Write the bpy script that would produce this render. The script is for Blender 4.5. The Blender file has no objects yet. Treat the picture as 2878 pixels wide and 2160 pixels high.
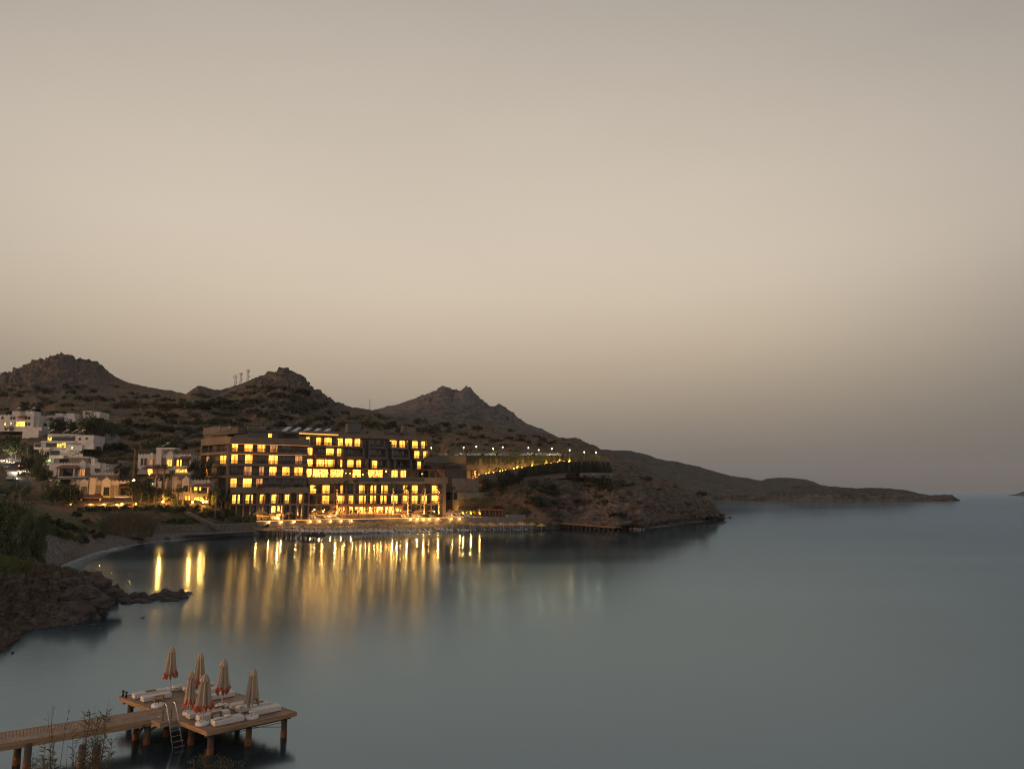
import bpy, bmesh, math, random
import numpy as np
from mathutils import Vector, Matrix
from mathutils.bvhtree import BVHTree

# ------------------------------------------------------------------ camera, world, sun, exposure
F_PX = 2050.0; H = 12.0; TH = math.atan(299 / F_PX)      # photograph: 2878 x 2160, eye 12 m over the water
CT, ST = math.cos(TH), math.sin(TH)
scene = bpy.context.scene
COL = scene.collection
cd = bpy.data.cameras.new('camera'); cam = bpy.data.objects.new('camera', cd); COL.objects.link(cam)
cam.location = (0, 0, H); cam.rotation_euler = (math.pi / 2 + TH, 0, 0)
cd.sensor_width = 36; cd.lens = F_PX / 2878 * 36; cd.clip_start = 0.5; cd.clip_end = 60000
scene.camera = cam
scene.view_settings.view_transform = 'Standard'; scene.view_settings.look = 'None'
scene.view_settings.exposure = 0; scene.view_settings.gamma = 1
cy = scene.cycles
cy.max_bounces = 6; cy.diffuse_bounces = 2; cy.glossy_bounces = 3; cy.transmission_bounces = 3
cy.transparent_max_bounces = 10; cy.volume_bounces = 0; cy.use_denoising = True
cy.sample_clamp_indirect = 12; cy.sample_clamp_direct = 0; cy.use_light_tree = True
cy.caustics_reflective = True; cy.blur_glossy = 0.0; cy.filter_width = 1.15

SUN_EL, SUN_AZ = 4.5, 243.0      # degrees; azimuth clockwise from +Y (the view); the sun stands in for unseen warm street lamps at left
def build_world():
    w = bpy.data.worlds.new('World'); scene.world = w; w.use_nodes = True
    nt = w.node_tree; N = nt.nodes; L = nt.links; N.clear()
    out = N.new('ShaderNodeOutputWorld'); bg = N.new('ShaderNodeBackground'); L.new(bg.outputs[0], out.inputs[0])
    tc = N.new('ShaderNodeTexCoord'); nrm = N.new('ShaderNodeVectorMath'); nrm.operation = 'NORMALIZE'
    L.new(tc.outputs['Generated'], nrm.inputs[0])
    sep = N.new('ShaderNodeSeparateXYZ'); L.new(nrm.outputs[0], sep.inputs[0])
    asn = N.new('ShaderNodeMath'); asn.operation = 'ARCSINE'; L.new(sep.outputs[2], asn.inputs[0])
    # elevation 0..60 degrees -> 0..1
    mr = N.new('ShaderNodeMapRange'); mr.inputs[1].default_value = 0; mr.inputs[2].default_value = math.radians(60)
    L.new(asn.outputs[0], mr.inputs[0])
    def ramp(stops):
        r = N.new('ShaderNodeValToRGB'); r.color_ramp.interpolation = 'B_SPLINE'
        el = r.color_ramp.elements
        while len(el) > 1: el.remove(el[-1])
        for i, (deg, c) in enumerate(stops):
            e = el[0] if i == 0 else el.new(deg / 60)
            e.position = deg / 60; e.color = tuple((k / 255) ** 2.2 for k in c) + (1,)
        L.new(mr.outputs[0], r.inputs[0]); return r
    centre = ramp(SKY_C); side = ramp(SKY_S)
    # warm afterglow centred a little left of the view direction
    dot = N.new('ShaderNodeVectorMath'); dot.operation = 'DOT_PRODUCT'
    L.new(nrm.outputs[0], dot.inputs[0]); a = math.radians(SKY_AZ); e = math.radians(14)
    dot.inputs[1].default_value = (math.sin(a) * math.cos(e), math.cos(a) * math.cos(e), math.sin(e))
    m2 = N.new('ShaderNodeMapRange'); m2.interpolation_type = 'SMOOTHSTEP'
    m2.inputs[1].default_value = math.cos(math.radians(50)); m2.inputs[2].default_value = math.cos(math.radians(7))
    L.new(dot.outputs['Value'], m2.inputs[0])
    mix = N.new('ShaderNodeMixRGB'); L.new(m2.outputs[0], mix.inputs[0]); L.new(side.outputs[0], mix.inputs[1]); L.new(centre.outputs[0], mix.inputs[2])
    # unseen half of the sky behind the viewer, brightened to lift facades and hills
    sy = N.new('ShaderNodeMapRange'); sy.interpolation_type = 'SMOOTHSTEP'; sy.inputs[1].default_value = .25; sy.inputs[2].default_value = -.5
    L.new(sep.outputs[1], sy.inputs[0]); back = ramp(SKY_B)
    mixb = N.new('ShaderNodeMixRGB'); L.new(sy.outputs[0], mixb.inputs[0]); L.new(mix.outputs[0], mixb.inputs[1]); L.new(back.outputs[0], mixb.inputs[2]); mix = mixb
    # faint uneven veil of high cloud
    noi = N.new('ShaderNodeTexNoise'); noi.inputs['Scale'].default_value = 1.6; noi.inputs['Detail'].default_value = 3
    mp = N.new('ShaderNodeMapping'); mp.inputs['Scale'].default_value = (1, 1, 3.5); L.new(nrm.outputs[0], mp.inputs[0]); L.new(mp.outputs[0], noi.inputs['Vector'])
    vr = N.new('ShaderNodeMapRange'); vr.inputs[1].default_value = .3; vr.inputs[2].default_value = .7; vr.inputs[3].default_value = .97; vr.inputs[4].default_value = 1.03
    L.new(noi.outputs['Fac'], vr.inputs[0])
    mul = N.new('ShaderNodeVectorMath'); mul.operation = 'SCALE'; L.new(mix.outputs[0], mul.inputs[0]); L.new(vr.outputs[0], mul.inputs['Scale'])
    sky = N.new('ShaderNodeTexSky'); sky.sky_type = 'NISHITA'; sky.sun_disc = False
    sky.sun_elevation = math.radians(SUN_EL); sky.sun_rotation = math.radians(SUN_AZ)
    sc = N.new('ShaderNodeVectorMath'); sc.operation = 'SCALE'; sc.inputs['Scale'].default_value = 0.004
    L.new(sky.outputs[0], sc.inputs[0])
    add = N.new('ShaderNodeVectorMath'); add.operation = 'ADD'; L.new(mul.outputs[0], add.inputs[0]); L.new(sc.outputs[0], add.inputs[1])
    L.new(add.outputs[0], bg.inputs['Color']); bg.inputs['Strength'].default_value = 1.0
SKY_AZ = -6
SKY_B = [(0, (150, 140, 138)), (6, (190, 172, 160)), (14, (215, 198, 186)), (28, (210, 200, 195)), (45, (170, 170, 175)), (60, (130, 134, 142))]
SKY_C = [(0, (101, 100, 101)), (1.5, (110, 106, 104)), (3.5, (128, 120, 111)), (6, (151, 137, 123)), (9, (178, 161, 139)), (12, (198, 181, 158)), (15.5, (211, 195, 174)), (21, (211, 197, 179)), (30, (196, 184, 169)), (42, (164, 157, 149)), (60, (116, 118, 122))]
SKY_S = [(0, (97, 98, 99)), (1.5, (102, 101, 101)), (4, (111, 107, 103)), (8, (129, 122, 114)), (12, (152, 141, 132)), (16, (171, 160, 149)), (22, (177, 167, 156)), (30, (163, 156, 148)), (42, (122, 120, 120)), (60, (90, 96, 104))]
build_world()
sd = bpy.data.lights.new('lamp_stand_in_sun', 'SUN'); so = bpy.data.objects.new('lamp_stand_in_sun', sd); COL.objects.link(so)  # added warm light in place of street lamps out of view
sd.energy = 1.6; sd.angle = math.radians(9); sd.color = (1.0, 0.50, 0.19)
az, el = math.radians(SUN_AZ), math.radians(SUN_EL)
sv = Vector((math.sin(az) * math.cos(el), math.cos(az) * math.cos(el), math.sin(el)))
so.rotation_euler = sv.to_track_quat('Z', 'Y').to_euler()

# ------------------------------------------------------------------ helpers
R = random.Random(7)
def ray(u, v):
    x = (u - 1439) / F_PX; y = (1080 - v) / F_PX
    return Vector((x, CT - y * ST, ST + y * CT))
def at(u, v, Y):
    d = ray(u, v); return Vector((0, 0, H)) + d * (Y / d.y)
def onz(u, v, z):
    d = ray(u, v); return Vector((0, 0, H)) + d * ((z - H) / d.z)
def vz(z, Y):
    m = (z - H) / Y; return 1080 - F_PX * (m * CT - ST) / (CT + m * ST)
def proj(p):
    d = Vector(p) - Vector((0, 0, H)); a = d.y * CT + d.z * ST; b = -d.y * ST + d.z * CT
    return 1439 + F_PX * d.x / a, 1080 - F_PX * b / a
def tag(o, label=None, cat=None, group=None, kind=None):
    if label: o['label'] = label
    if cat: o['category'] = cat
    if group: o['group'] = group
    if kind: o['kind'] = kind
    return o
def thing(name, label, cat, loc=(0, 0, 0), group=None, rz=0):
    o = bpy.data.objects.new(name, None); COL.objects.link(o); o.location = loc; o.rotation_euler = (0, 0, rz)
    o.empty_display_size = .3
    return tag(o, label, cat, group)
def copy_tree(o, loc=None, rz=None, label=None, scale=None, parent=None):
    c = o.copy(); COL.objects.link(c); c.parent = parent
    if loc is not None: c.location = loc
    if rz is not None: c.rotation_euler = (0, 0, rz)
    if scale is not None: c.scale = (scale,) * 3 if not hasattr(scale, '__len__') else scale
    if label: c['label'] = label
    for ch in KIDS.get(o.name, []): 
        k = copy_tree(ch, parent=c); KIDS.setdefault(c.name, []).append(k)
    return c
KIDS = {}
ONES = ['', 'first', 'second', 'third', 'fourth', 'fifth', 'sixth', 'seventh', 'eighth', 'ninth', 'tenth', 'eleventh', 'twelfth', 'thirteenth', 'fourteenth', 'fifteenth', 'sixteenth', 'seventeenth', 'eighteenth', 'nineteenth']
def nth(n):
    if n >= 100: return 'hundred and ' + nth(n - 100) if n > 100 else 'hundredth'
    if n < 20: return ONES[n]
    t, o = divmod(n, 10); T = ['', '', 'twent', 'thirt', 'fort', 'fift', 'sixt', 'sevent', 'eight', 'ninet'][t]
    return T + 'ieth' if o == 0 else T + 'y-' + ONES[o]

class MB:
    def __init__(s): s.v = []; s.f = []
    def add(s, vs, fs):
        n = len(s.v); s.v += [tuple(p) for p in vs]; s.f += [tuple(n + i for i in f) for f in fs]; return s
    def hexa(s, p):      # 8 points: bottom 4 (ccw), top 4
        return s.add(p, [(3, 2, 1, 0), (4, 5, 6, 7), (0, 1, 5, 4), (1, 2, 6, 5), (2, 3, 7, 6), (3, 0, 4, 7)])
    def box(s, c, d, rz=0, ex=None):
        cx, cyy, cz = c; hx, hy, hz = d[0] / 2, d[1] / 2, d[2] / 2; ca, sa = math.cos(rz), math.sin(rz)
        P = []
        for z in (-hz, hz):
            for x, y in ((-hx, -hy), (hx, -hy), (hx, hy), (-hx, hy)):
                P.append((cx + x * ca - y * sa, cyy + x * sa + y * ca, cz + z))
        return s.hexa(P)
    def prism(s, poly, z0, z1):     # poly ccw (x,y)
        n = len(poly)
        vs = [(x, y, z0) for x, y in poly] + [(x, y, z1) for x, y in poly]
        fs = [tuple(range(n - 1, -1, -1)), tuple(range(n, 2 * n))] + [(i, (i + 1) % n, n + (i + 1) % n, n + i) for i in range(n)]
        return s.add(vs, fs)
    def bar(s, a, b, w, h=None, up=(0, 0, 1)):
        a, b = Vector(a), Vector(b); h = h or w; d = (b - a).normalized(); u = Vector(up)
        if abs(d.dot(u)) > .98: u = Vector((0, 1, 0))
        x = d.cross(u).normalized() * (w / 2); y = x.cross(d).normalized() * (h / 2)
        return s.hexa([a - x - y, a + x - y, b + x - y, b - x - y, a - x + y, a + x + y, b + x + y, b - x + y])
    def tube(s, pts, r, n=8, cap=True):
        pts = [Vector(p) for p in pts]; rs = r if hasattr(r, '__len__') else [r] * len(pts)
        vs = []; prev = None
        for i, p in enumerate(pts):
            d = (pts[min(i + 1, len(pts) - 1)] - pts[max(i - 1, 0)]).normalized()
            a = Vector((0, 0, 1)) if abs(d.z) < .9 else Vector((1, 0, 0))
            if prev is not None: a = prev
            x = (a - d * a.dot(d)).normalized(); y = d.cross(x); prev = x
            vs += [p + (x * math.cos(2 * math.pi * k / n) + y * math.sin(2 * math.pi * k / n)) * rs[i] for k in range(n)]
        fs = [(i * n + k, i * n + (k + 1) % n, (i + 1) * n + (k + 1) % n, (i + 1) * n + k) for i in range(len(pts) - 1) for k in range(n)]
        if cap: fs += [tuple(range(n - 1, -1, -1)), tuple(range((len(pts) - 1) * n, len(pts) * n))]
        return s.add(vs, fs)
    def lathe(s, prof, n=16, c=(0, 0, 0), fn=None):    # prof: (r, z)
        vs = []
        for i, (r, z) in enumerate(prof):
            for k in range(n):
                a = 2 * math.pi * k / n; rr, zz = (r, z) if fn is None else fn(r, z, a, i)
                vs.append((c[0] + rr * math.cos(a), c[1] + rr * math.sin(a), c[2] + zz))
        fs = [(i * n + k, i * n + (k + 1) % n, (i + 1) * n + (k + 1) % n, (i + 1) * n + k) for i in range(len(prof) - 1) for k in range(n)]
        return s.add(vs, fs)
    def ball(s, c, r, n=8):
        return s.lathe([(max(1e-3, r * math.sin(math.pi * i / n)), -r * math.cos(math.pi * i / n)) for i in range(n + 1)], n + 2, c)
    def build(s, name, m, parent=None, world=False, smooth=False, bevel=0):
        me = bpy.data.meshes.new(name)
        vs = s.v
        if world and parent is not None:
            l = parent.location; vs = [(x - l.x, y - l.y, z - l.z) for x, y, z in vs]
        me.from_pydata(vs, [], s.f)
        me.materials.append(m)
        if smooth: me.polygons.foreach_set('use_smooth', [True] * len(me.polygons))
        me.update()
        o = bpy.data.objects.new(name, me); COL.objects.link(o)
        if bevel:
            b = o.modifiers.new('bevel', 'BEVEL'); b.width = bevel; b.segments = 3; b.limit_method = 'ANGLE'
        if parent is not None: o.parent = parent; KIDS.setdefault(parent.name, []).append(o)
        return o

# ------------------------------------------------------------------ materials
def mk(name):
    m = bpy.data.materials.new(name); m.use_nodes = True; nt = m.node_tree
    return m, nt.nodes, nt.links, nt.nodes['Principled BSDF']
def pm(name, c1, c2=None, scale=1.0, rough=.85, bump=0.0, stretch=(1, 1, 1), detail=5, rand=0.0, metal=0, space='Object', spec=.3, bdist=.05):
    m, N, L, b = mk(name)
    b.inputs['Roughness'].default_value = rough; b.inputs['Metallic'].default_value = metal
    b.inputs['Specular IOR Level'].default_value = spec
    c2 = c2 or tuple(k * .72 for k in c1)
    if space == 'World':
        g = N.new('ShaderNodeNewGeometry'); src = g.outputs['Position']
    else:
        g = N.new('ShaderNodeTexCoord'); src = g.outputs['Object']
    mp = N.new('ShaderNodeMapping'); mp.inputs['Scale'].default_value = stretch; L.new(src, mp.inputs[0])
    n = N.new('ShaderNodeTexNoise'); n.inputs['Scale'].default_value = scale; n.inputs['Detail'].default_value = detail; n.inputs['Roughness'].default_value = .62
    L.new(mp.outputs[0], n.inputs['Vector'])
    r = N.new('ShaderNodeValToRGB'); r.color_ramp.elements[0].position = .32; r.color_ramp.elements[1].position = .68
    r.color_ramp.elements[0].color = c2 + (1,); r.color_ramp.elements[1].color = c1 + (1,)
    L.new(n.outputs['Fac'], r.inputs[0]); col = r.outputs[0]
    if rand:
        oi = N.new('ShaderNodeObjectInfo'); mr = N.new('ShaderNodeMapRange'); mr.inputs[3].default_value = 1 - rand; mr.inputs[4].default_value = 1 + rand
        L.new(oi.outputs['Random'], mr.inputs[0]); sc = N.new('ShaderNodeVectorMath'); sc.operation = 'SCALE'
        L.new(col, sc.inputs[0]); L.new(mr.outputs[0], sc.inputs['Scale']); col = sc.outputs[0]
    L.new(col, b.inputs['Base Color'])
    if bump:
        bp = N.new('ShaderNodeBump'); bp.inputs['Strength'].default_value = bump; bp.inputs['Distance'].default_value = bdist
        L.new(n.outputs['Fac'], bp.inputs['Height']); L.new(bp.outputs[0], b.inputs['Normal'])
    return m
def em(name, c, k):
    m, N, L, b = mk(name); b.inputs['Base Color'].default_value = tuple(c) + (1,); b.inputs['Emission Color'].default_value = tuple(c) + (1,)
    b.inputs['Emission Strength'].default_value = k; return m
def window_mat(name, c, k, lo=.55, hi=1.35):
    room = name == 'lit_room'
    m, N, L, b = mk(name); b.inputs['Roughness'].default_value = .3; b.inputs['Base Color'].default_value = (.02, .02, .02, 1)
    g = N.new('ShaderNodeNewGeometry'); mp = N.new('ShaderNodeMapping'); mp.inputs['Scale'].default_value = (2.2, 2.2, 1.6) if room else (3.2, 3.2, .12); L.new(g.outputs['Position'], mp.inputs[0])
    n = N.new('ShaderNodeTexNoise'); n.inputs['Scale'].default_value = 1.3; n.inputs['Detail'].default_value = 3; L.new(mp.outputs[0], n.inputs['Vector'])
    mr = N.new('ShaderNodeMapRange'); mr.inputs[1].default_value = .36; mr.inputs[2].default_value = .64; mr.inputs[3].default_value = lo * k; mr.inputs[4].default_value = hi * k
    L.new(n.outputs['Fac'], mr.inputs[0])
    n2 = N.new('ShaderNodeTexNoise'); n2.inputs['Scale'].default_value = .35; L.new(g.outputs['Position'], n2.inputs['Vector'])
    m2 = N.new('ShaderNodeMapRange'); m2.inputs[1].default_value = .35; m2.inputs[2].default_value = .65; m2.inputs[3].default_value = .7; m2.inputs[4].default_value = 1.3
    L.new(n2.outputs['Fac'], m2.inputs[0]); mu = N.new('ShaderNodeMath'); mu.operation = 'MULTIPLY'; L.new(mr.outputs[0], mu.inputs[0]); L.new(m2.outputs[0], mu.inputs[1])
    b.inputs['Emission Color'].default_value = tuple(c) + (1,); L.new(mu.outputs[0], b.inputs['Emission Strength']); return m

M = {}
M['white'] = pm('white_plaster', (.48, .455, .43), (.38, .355, .335), .6, .9, space='World')
M['cream'] = pm('cream_plaster', (.46, .38, .30), (.36, .30, .24), .6, .9, space='World')
M['tan'] = pm('tan_render', (.165, .125, .09), (.12, .09, .066), .4, .85, space='World')
M['grey_render'] = pm('grey_render', (.115, .102, .09), (.085, .075, .066), .5, .85, space='World')
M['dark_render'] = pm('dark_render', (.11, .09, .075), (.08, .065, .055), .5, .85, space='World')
M['stone'] = pm('stone_cladding', (.22, .175, .13), (.10, .08, .06), 1.8, .9, .4, stretch=(1, 1, 2.4), space='World')
M['rubble'] = pm('rubble_wall', (.17, .145, .125), (.06, .05, .045), 2.6, .95, .8, space='World', bdist=.2)
M['concrete'] = pm('concrete', (.155, .148, .14), (.11, .105, .10), .7, .85, space='World')
M['asphalt'] = pm('asphalt', (.07, .068, .066), (.05, .05, .05), 1.5, .9, space='World')
M['paving'] = pm('paving', (.30, .25, .20), (.22, .18, .14), 1.1, .8, space='World')
M['tile'] = pm('red_roof_tile', (.18, .085, .06), (.11, .05, .04), 2.5, .8, .3, stretch=(1, 1, 3), space='World')
M['frame'] = pm('dark_window_frame', (.03, .026, .022), (.02, .018, .016), 2, .5)
M['metal'] = pm('steel', (.55, .52, .48), (.45, .42, .38), 4, .25, metal=.95)
M['iron'] = pm('black_iron', (.03, .03, .03), (.018, .018, .018), 5, .5)
M['pole'] = pm('galvanised_pole', (.13, .125, .12), (.09, .09, .09), 3, .6)
M['solar'] = pm('solar_collector', (.5, .53, .58), (.38, .4, .45), .5, .15, spec=.8)
M['brownwood'] = pm('weathered_timber', (.17, .11, .075), (.10, .065, .045), 1.4, .75, .2, stretch=(1, 1, 5), space='World')
M['redwood'] = pm('stained_pergola_timber', (.30, .11, .05), (.2, .07, .035), 1.4, .6, space='World')
M['deck'] = pm('deck_plank', (.32, .195, .125), (.17, .105, .07), 2.2, .62, .25, detail=7, space='World', bdist=.01)
M['fascia'] = pm('fascia_board', (.33, .205, .11), (.2, .12, .065), 1.6, .7, .3, stretch=(.6, .6, 6), space='World', bdist=.02)
M['pile'] = pm('pile_timber', (.085, .06, .045), (.04, .03, .024), 3, .8, .4, stretch=(1, 1, .3), space='World')
M['rust'] = pm('rust_band', (.19, .07, .025), (.07, .035, .02), 6, .8, .3)
M['cushion'] = pm('cushion_fabric', (.58, .54, .49), (.49, .455, .41), 5, .95, .15, space='World', bdist=.01)
M['pillow'] = pm('pillow_fabric', (.60, .56, .51), (.5, .47, .43), 5, .95, .15)
M['canvas'] = pm('umbrella_canvas', (.40, .31, .22), (.28, .215, .155), 3, .95, .25, stretch=(1, 1, .4), rand=.08)
M['trim'] = pm('orange_trim', (.46, .10, .045), (.33, .07, .035), 5, .9)
M['basewhite'] = pm('white_plastic', (.62, .6, .57), (.5, .48, .46), 8, .5)
M['polewhite'] = pm('white_pole', (.6, .58, .55), (.52, .5, .47), 5, .4)
M['parasol'] = pm('straw_parasol', (.46, .29, .10), (.33, .2, .07), 4, .9, rand=.12)
M['lounger'] = pm('white_lounger', (.72, .7, .68), (.64, .62, .6), 4, .6)
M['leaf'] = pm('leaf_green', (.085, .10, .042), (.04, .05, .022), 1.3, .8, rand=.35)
M['leaf_dark'] = pm('leaf_dark', (.042, .052, .028), (.018, .023, .013), 1.0, .85, rand=.3)
M['leaf_dry'] = pm('leaf_dry', (.12, .095, .06), (.06, .052, .034), 1.2, .9, rand=.3)
M['leaf_lit'] = pm('leaf_lamplit', (.19, .20, .05), (.09, .10, .03), 1.5, .8, rand=.25)  # lamplight painted into the leaf colour of the lit plants
M['palm'] = pm('palm_frond', (.10, .12, .045), (.05, .06, .025), 1.5, .7, rand=.25)
M['trunk'] = pm('palm_trunk', (.20, .14, .09), (.10, .07, .05), 3, .95, .6, stretch=(1, 1, 3), bdist=.08)
M['bark'] = pm('bark', (.10, .075, .055), (.06, .045, .035), 3, .95)
M['rock'] = pm('dark_rock', (.085, .068, .058), (.035, .029, .026), 1.5, .9, .8, space='World', bdist=.3)
M['rock_pale'] = pm('pale_rock', (.2, .18, .16), (.09, .08, .07), 1.2, .9, .6, space='World', bdist=.3)
M['paint_white'] = pm('car_paint_white', (.6, .6, .6), (.55, .55, .55), 1, .25, spec=.6)
M['paint_dark'] = pm('car_paint_dark', (.04, .045, .05), (.03, .03, .035), 1, .2, spec=.6)
M['paint_silver'] = pm('car_paint_silver', (.32, .33, .34), (.28, .29, .3), 1, .25, spec=.6)
M['paint_red'] = pm('car_paint_red', (.25, .03, .02), (.2, .02, .02), 1, .25, spec=.6)
M['glass'] = pm('dark_glass', (.022, .024, .026), (.012, .013, .015), .5, .08, spec=.9, space='World')
M['rubber'] = pm('rubber', (.02, .02, .02), (.015, .015, .015), 1, .9)
M['rail'] = pm('smoked_glass_rail', (.035, .03, .027), (.022, .02, .018), 1, .3, spec=.5)
def see_through(m, a):
    N, L = m.node_tree.nodes, m.node_tree.links; b = N['Principled BSDF']; t = N.new('ShaderNodeBsdfTransparent'); t.inputs[0].default_value = (.95, .9, .85, 1)
    x = N.new('ShaderNodeMixShader'); x.inputs[0].default_value = a; L.new(t.outputs[0], x.inputs[1]); L.new(b.outputs[0], x.inputs[2]); L.new(x.outputs[0], N['Material Output'].inputs[0])
see_through(M['rail'], .3)
M['blue'] = pm('blue_tank', (.03, .05, .22), (.02, .03, .15), 1, .5)
M['curtain'] = pm('drawn_curtain', (.20, .17, .14), (.07, .06, .05), 2.2, .9, stretch=(3, 3, .15), space='World')
WARM = (1.0, .40, .05)
M['lit'] = window_mat('lit_curtain_window', WARM, 3.3, .36, 1.35)
M['lit_dim'] = window_mat('dim_orange_window', (1.0, .40, .13), .62, .35, 1.6)
M['lit_hot'] = window_mat('lit_room', (1.0, .36, .05), 4.2, .04, 1.9)
M['lit_green'] = window_mat('pale_green_window', (.75, .85, .38), .9)
M['lamp'] = em('lamp_glass', (1.0, .38, .08), 13)
M['lamp_hot'] = em('flood_lamp_glass', (1.0, .38, .05), 36)
M['lamp_white'] = em('white_lamp_glass', (1.0, .92, .55), 6)
M['lamp_red'] = em('tail_lamp', (1.0, .04, .03), 5)
M['head'] = em('headlamp_glass', (1.0, .92, .75), 25)
M['strip'] = em('led_strip', (1.0, .36, .07), .9)
M['strip_hot'] = em('terrace_led_strip', (1.0, .44, .08), 1.6)
def point(parent, off, power, color=(1, .62, .22), r=.15, name='lamp_light'):
    l = bpy.data.lights.new(name, 'POINT'); l.energy = power; l.color = color; l.shadow_soft_size = r
    o = bpy.data.objects.new(name, l); COL.objects.link(o); o.parent = parent; o.location = off; return o

# ------------------------------------------------------------------ noise in numpy
def _h(ix, iy, iz):
    n = (ix * 374761393 + iy * 668265263 + iz * 2147483647 % 1013904223) & 0xffffffff
    n = ((n ^ (n >> 13)) * 1274126177) & 0xffffffff
    n = n ^ (n >> 16)
    n = (n * 2246822519) & 0xffffffff
    return ((n ^ (n >> 15)) & 0xffff) / 65535.0
def vnoise(x, y, z):
    ix, iy, iz = np.floor(x).astype(np.int64), np.floor(y).astype(np.int64), np.floor(z).astype(np.int64)
    fx, fy, fz = x - ix, y - iy, z - iz
    s = lambda t: t * t * t * (t * (t * 6 - 15) + 10)
    fx, fy, fz = s(fx), s(fy), s(fz); r = 0
    for a in (0, 1):
        for b in (0, 1):
            for c in (0, 1):
                r = r + _h(ix + a, iy + b, iz + c) * (fx if a else 1 - fx) * (fy if b else 1 - fy) * (fz if c else 1 - fz)
    return r * 2 - 1
def fbm(P, sc, oct=5, ridged=False, gain=.5):
    x, y, z = P[..., 0] / sc, P[..., 1] / sc, P[..., 2] / sc; t = 0; a = 1; tot = 0
    for i in range(oct):
        n = vnoise(x + i * 17.3, y + i * 5.1, z + i * 9.7)
        if ridged: n = 1 - 2 * np.abs(n)
        t = t + a * n; tot += a; a *= gain; x, y, z = x * 2.03, y * 2.03, z * 2.03
    return t / tot
# ------------------------------------------------------------------ terrain
def ip(tab, u):
    xs = [t[0] for t in tab]; return np.interp(u, xs, [t[1] for t in tab])
def curve(us, vt=None, Yt=None, zt=None):
    """one guide line of the land: for each column its 3-D point"""
    out = []
    for u in us:
        if vt is not None and Yt is not None: p = at(u, float(ip(vt, u)), float(ip(Yt, u)))
        elif vt is not None: p = onz(u, float(ip(vt, u)), float(ip(zt, u)))
        else:
            Y = float(ip(Yt, u)); z = float(ip(zt, u)); p = at(u, vz(z, Y), Y); 
        out.append(p)
    return np.array(out)
def loft(name, curves, rows, amps, rough, zone=None, oct=6, mat=None, scale=14, kind='structure', label=None, smooth_k=2, seed=0):
    """skin the guide lines; rows per gap; amps: (smooth lumps, ridged rock) per guide line, each number or per-column array"""
    C_ = np.array(curves); K, n = C_.shape[0], C_.shape[1]
    full = lambda a: np.array([np.broadcast_to(np.asarray(x, float), (n,)) for x in a])
    A1, A2 = full([a[0] for a in amps]), full([a[1] for a in amps])
    Z = [full([z[k] for z in zone]) for k in range(4)] if zone else None
    P, a1, a2 = [], [], []; zz = [[] for _ in range(4)]
    for k in range(K - 1):
        m = rows[k]
        for j in range(m + (1 if k == K - 2 else 0)):
            t = j / m
            P.append(C_[k] * (1 - t) + C_[k + 1] * t); a1.append(A1[k] * (1 - t) + A1[k + 1] * t); a2.append(A2[k] * (1 - t) + A2[k + 1] * t)
            if Z: 
                for q in range(4): zz[q].append(Z[q][k] * (1 - t) + Z[q][k + 1] * t)
    P, a1, a2 = np.array(P), np.array(a1), np.array(a2)
    for _ in range(smooth_k):
        Q = P.copy(); Q[1:-1] = (P[:-2] + 2 * P[1:-1] + P[2:]) / 4; P = Q
    du = np.gradient(P, axis=1); dv = np.gradient(P, axis=0); nr = np.cross(du, dv); nr /= np.linalg.norm(nr, axis=2, keepdims=True) + 1e-9
    S_ = P + seed
    n1 = fbm(S_, scale, oct); n2 = fbm(S_ + 50, scale * .55, oct, True, .55) - .15
    # stretched strata on rock
    n3 = fbm(S_ * np.array([1, 1, 2.4]) + 90, scale * .22, 3, True)
    P = P + nr * (n1 * a1 + (n2 + .35 * n3) * a2)[..., None]
    nrows = P.shape[0]
    V = P.reshape(-1, 3); idx = np.arange(nrows * n).reshape(nrows, n)
    F = np.stack([idx[:-1, :-1], idx[:-1, 1:], idx[1:, 1:], idx[1:, :-1]], -1).reshape(-1, 4)
    me = bpy.data.meshes.new(name); me.from_pydata(V.tolist(), [], F.tolist()); me.update()
    me.polygons.foreach_set('use_smooth', [True] * len(me.polygons))
    if Z:
        at_ = me.color_attributes.new('zone', 'FLOAT_COLOR', 'POINT')
        col = np.stack([np.array(q).reshape(-1) for q in zz], -1).astype(np.float32); at_.data.foreach_set('color', col.reshape(-1))
    me.materials.append(mat)
    o = bpy.data.objects.new(name, me); COL.objects.link(o); tag(o, label, name.replace('_', ' '), kind=kind)
    BVHS.append(BVHTree.FromPolygons(V.tolist(), F.tolist()))
    return o
BVHS = []
def hit(u, v, k=None):
    d = ray(u, v).normalized(); best = None
    for i, b in enumerate(BVHS):
        if k is not None and i != k: continue
        r = b.ray_cast(Vector((0, 0, H)), d)
        if r[0] is not None and (best is None or r[3] < best[1]): best = (r[0], r[3], i)
    return best
def ground(x, y, lo=-2.0):
    best = lo
    for b in BVHS:
        r = b.ray_cast(Vector((x, y, 900)), Vector((0, 0, -1)))
        if r[0] is not None and r[0].z > best: best = r[0].z
    return best

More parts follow.
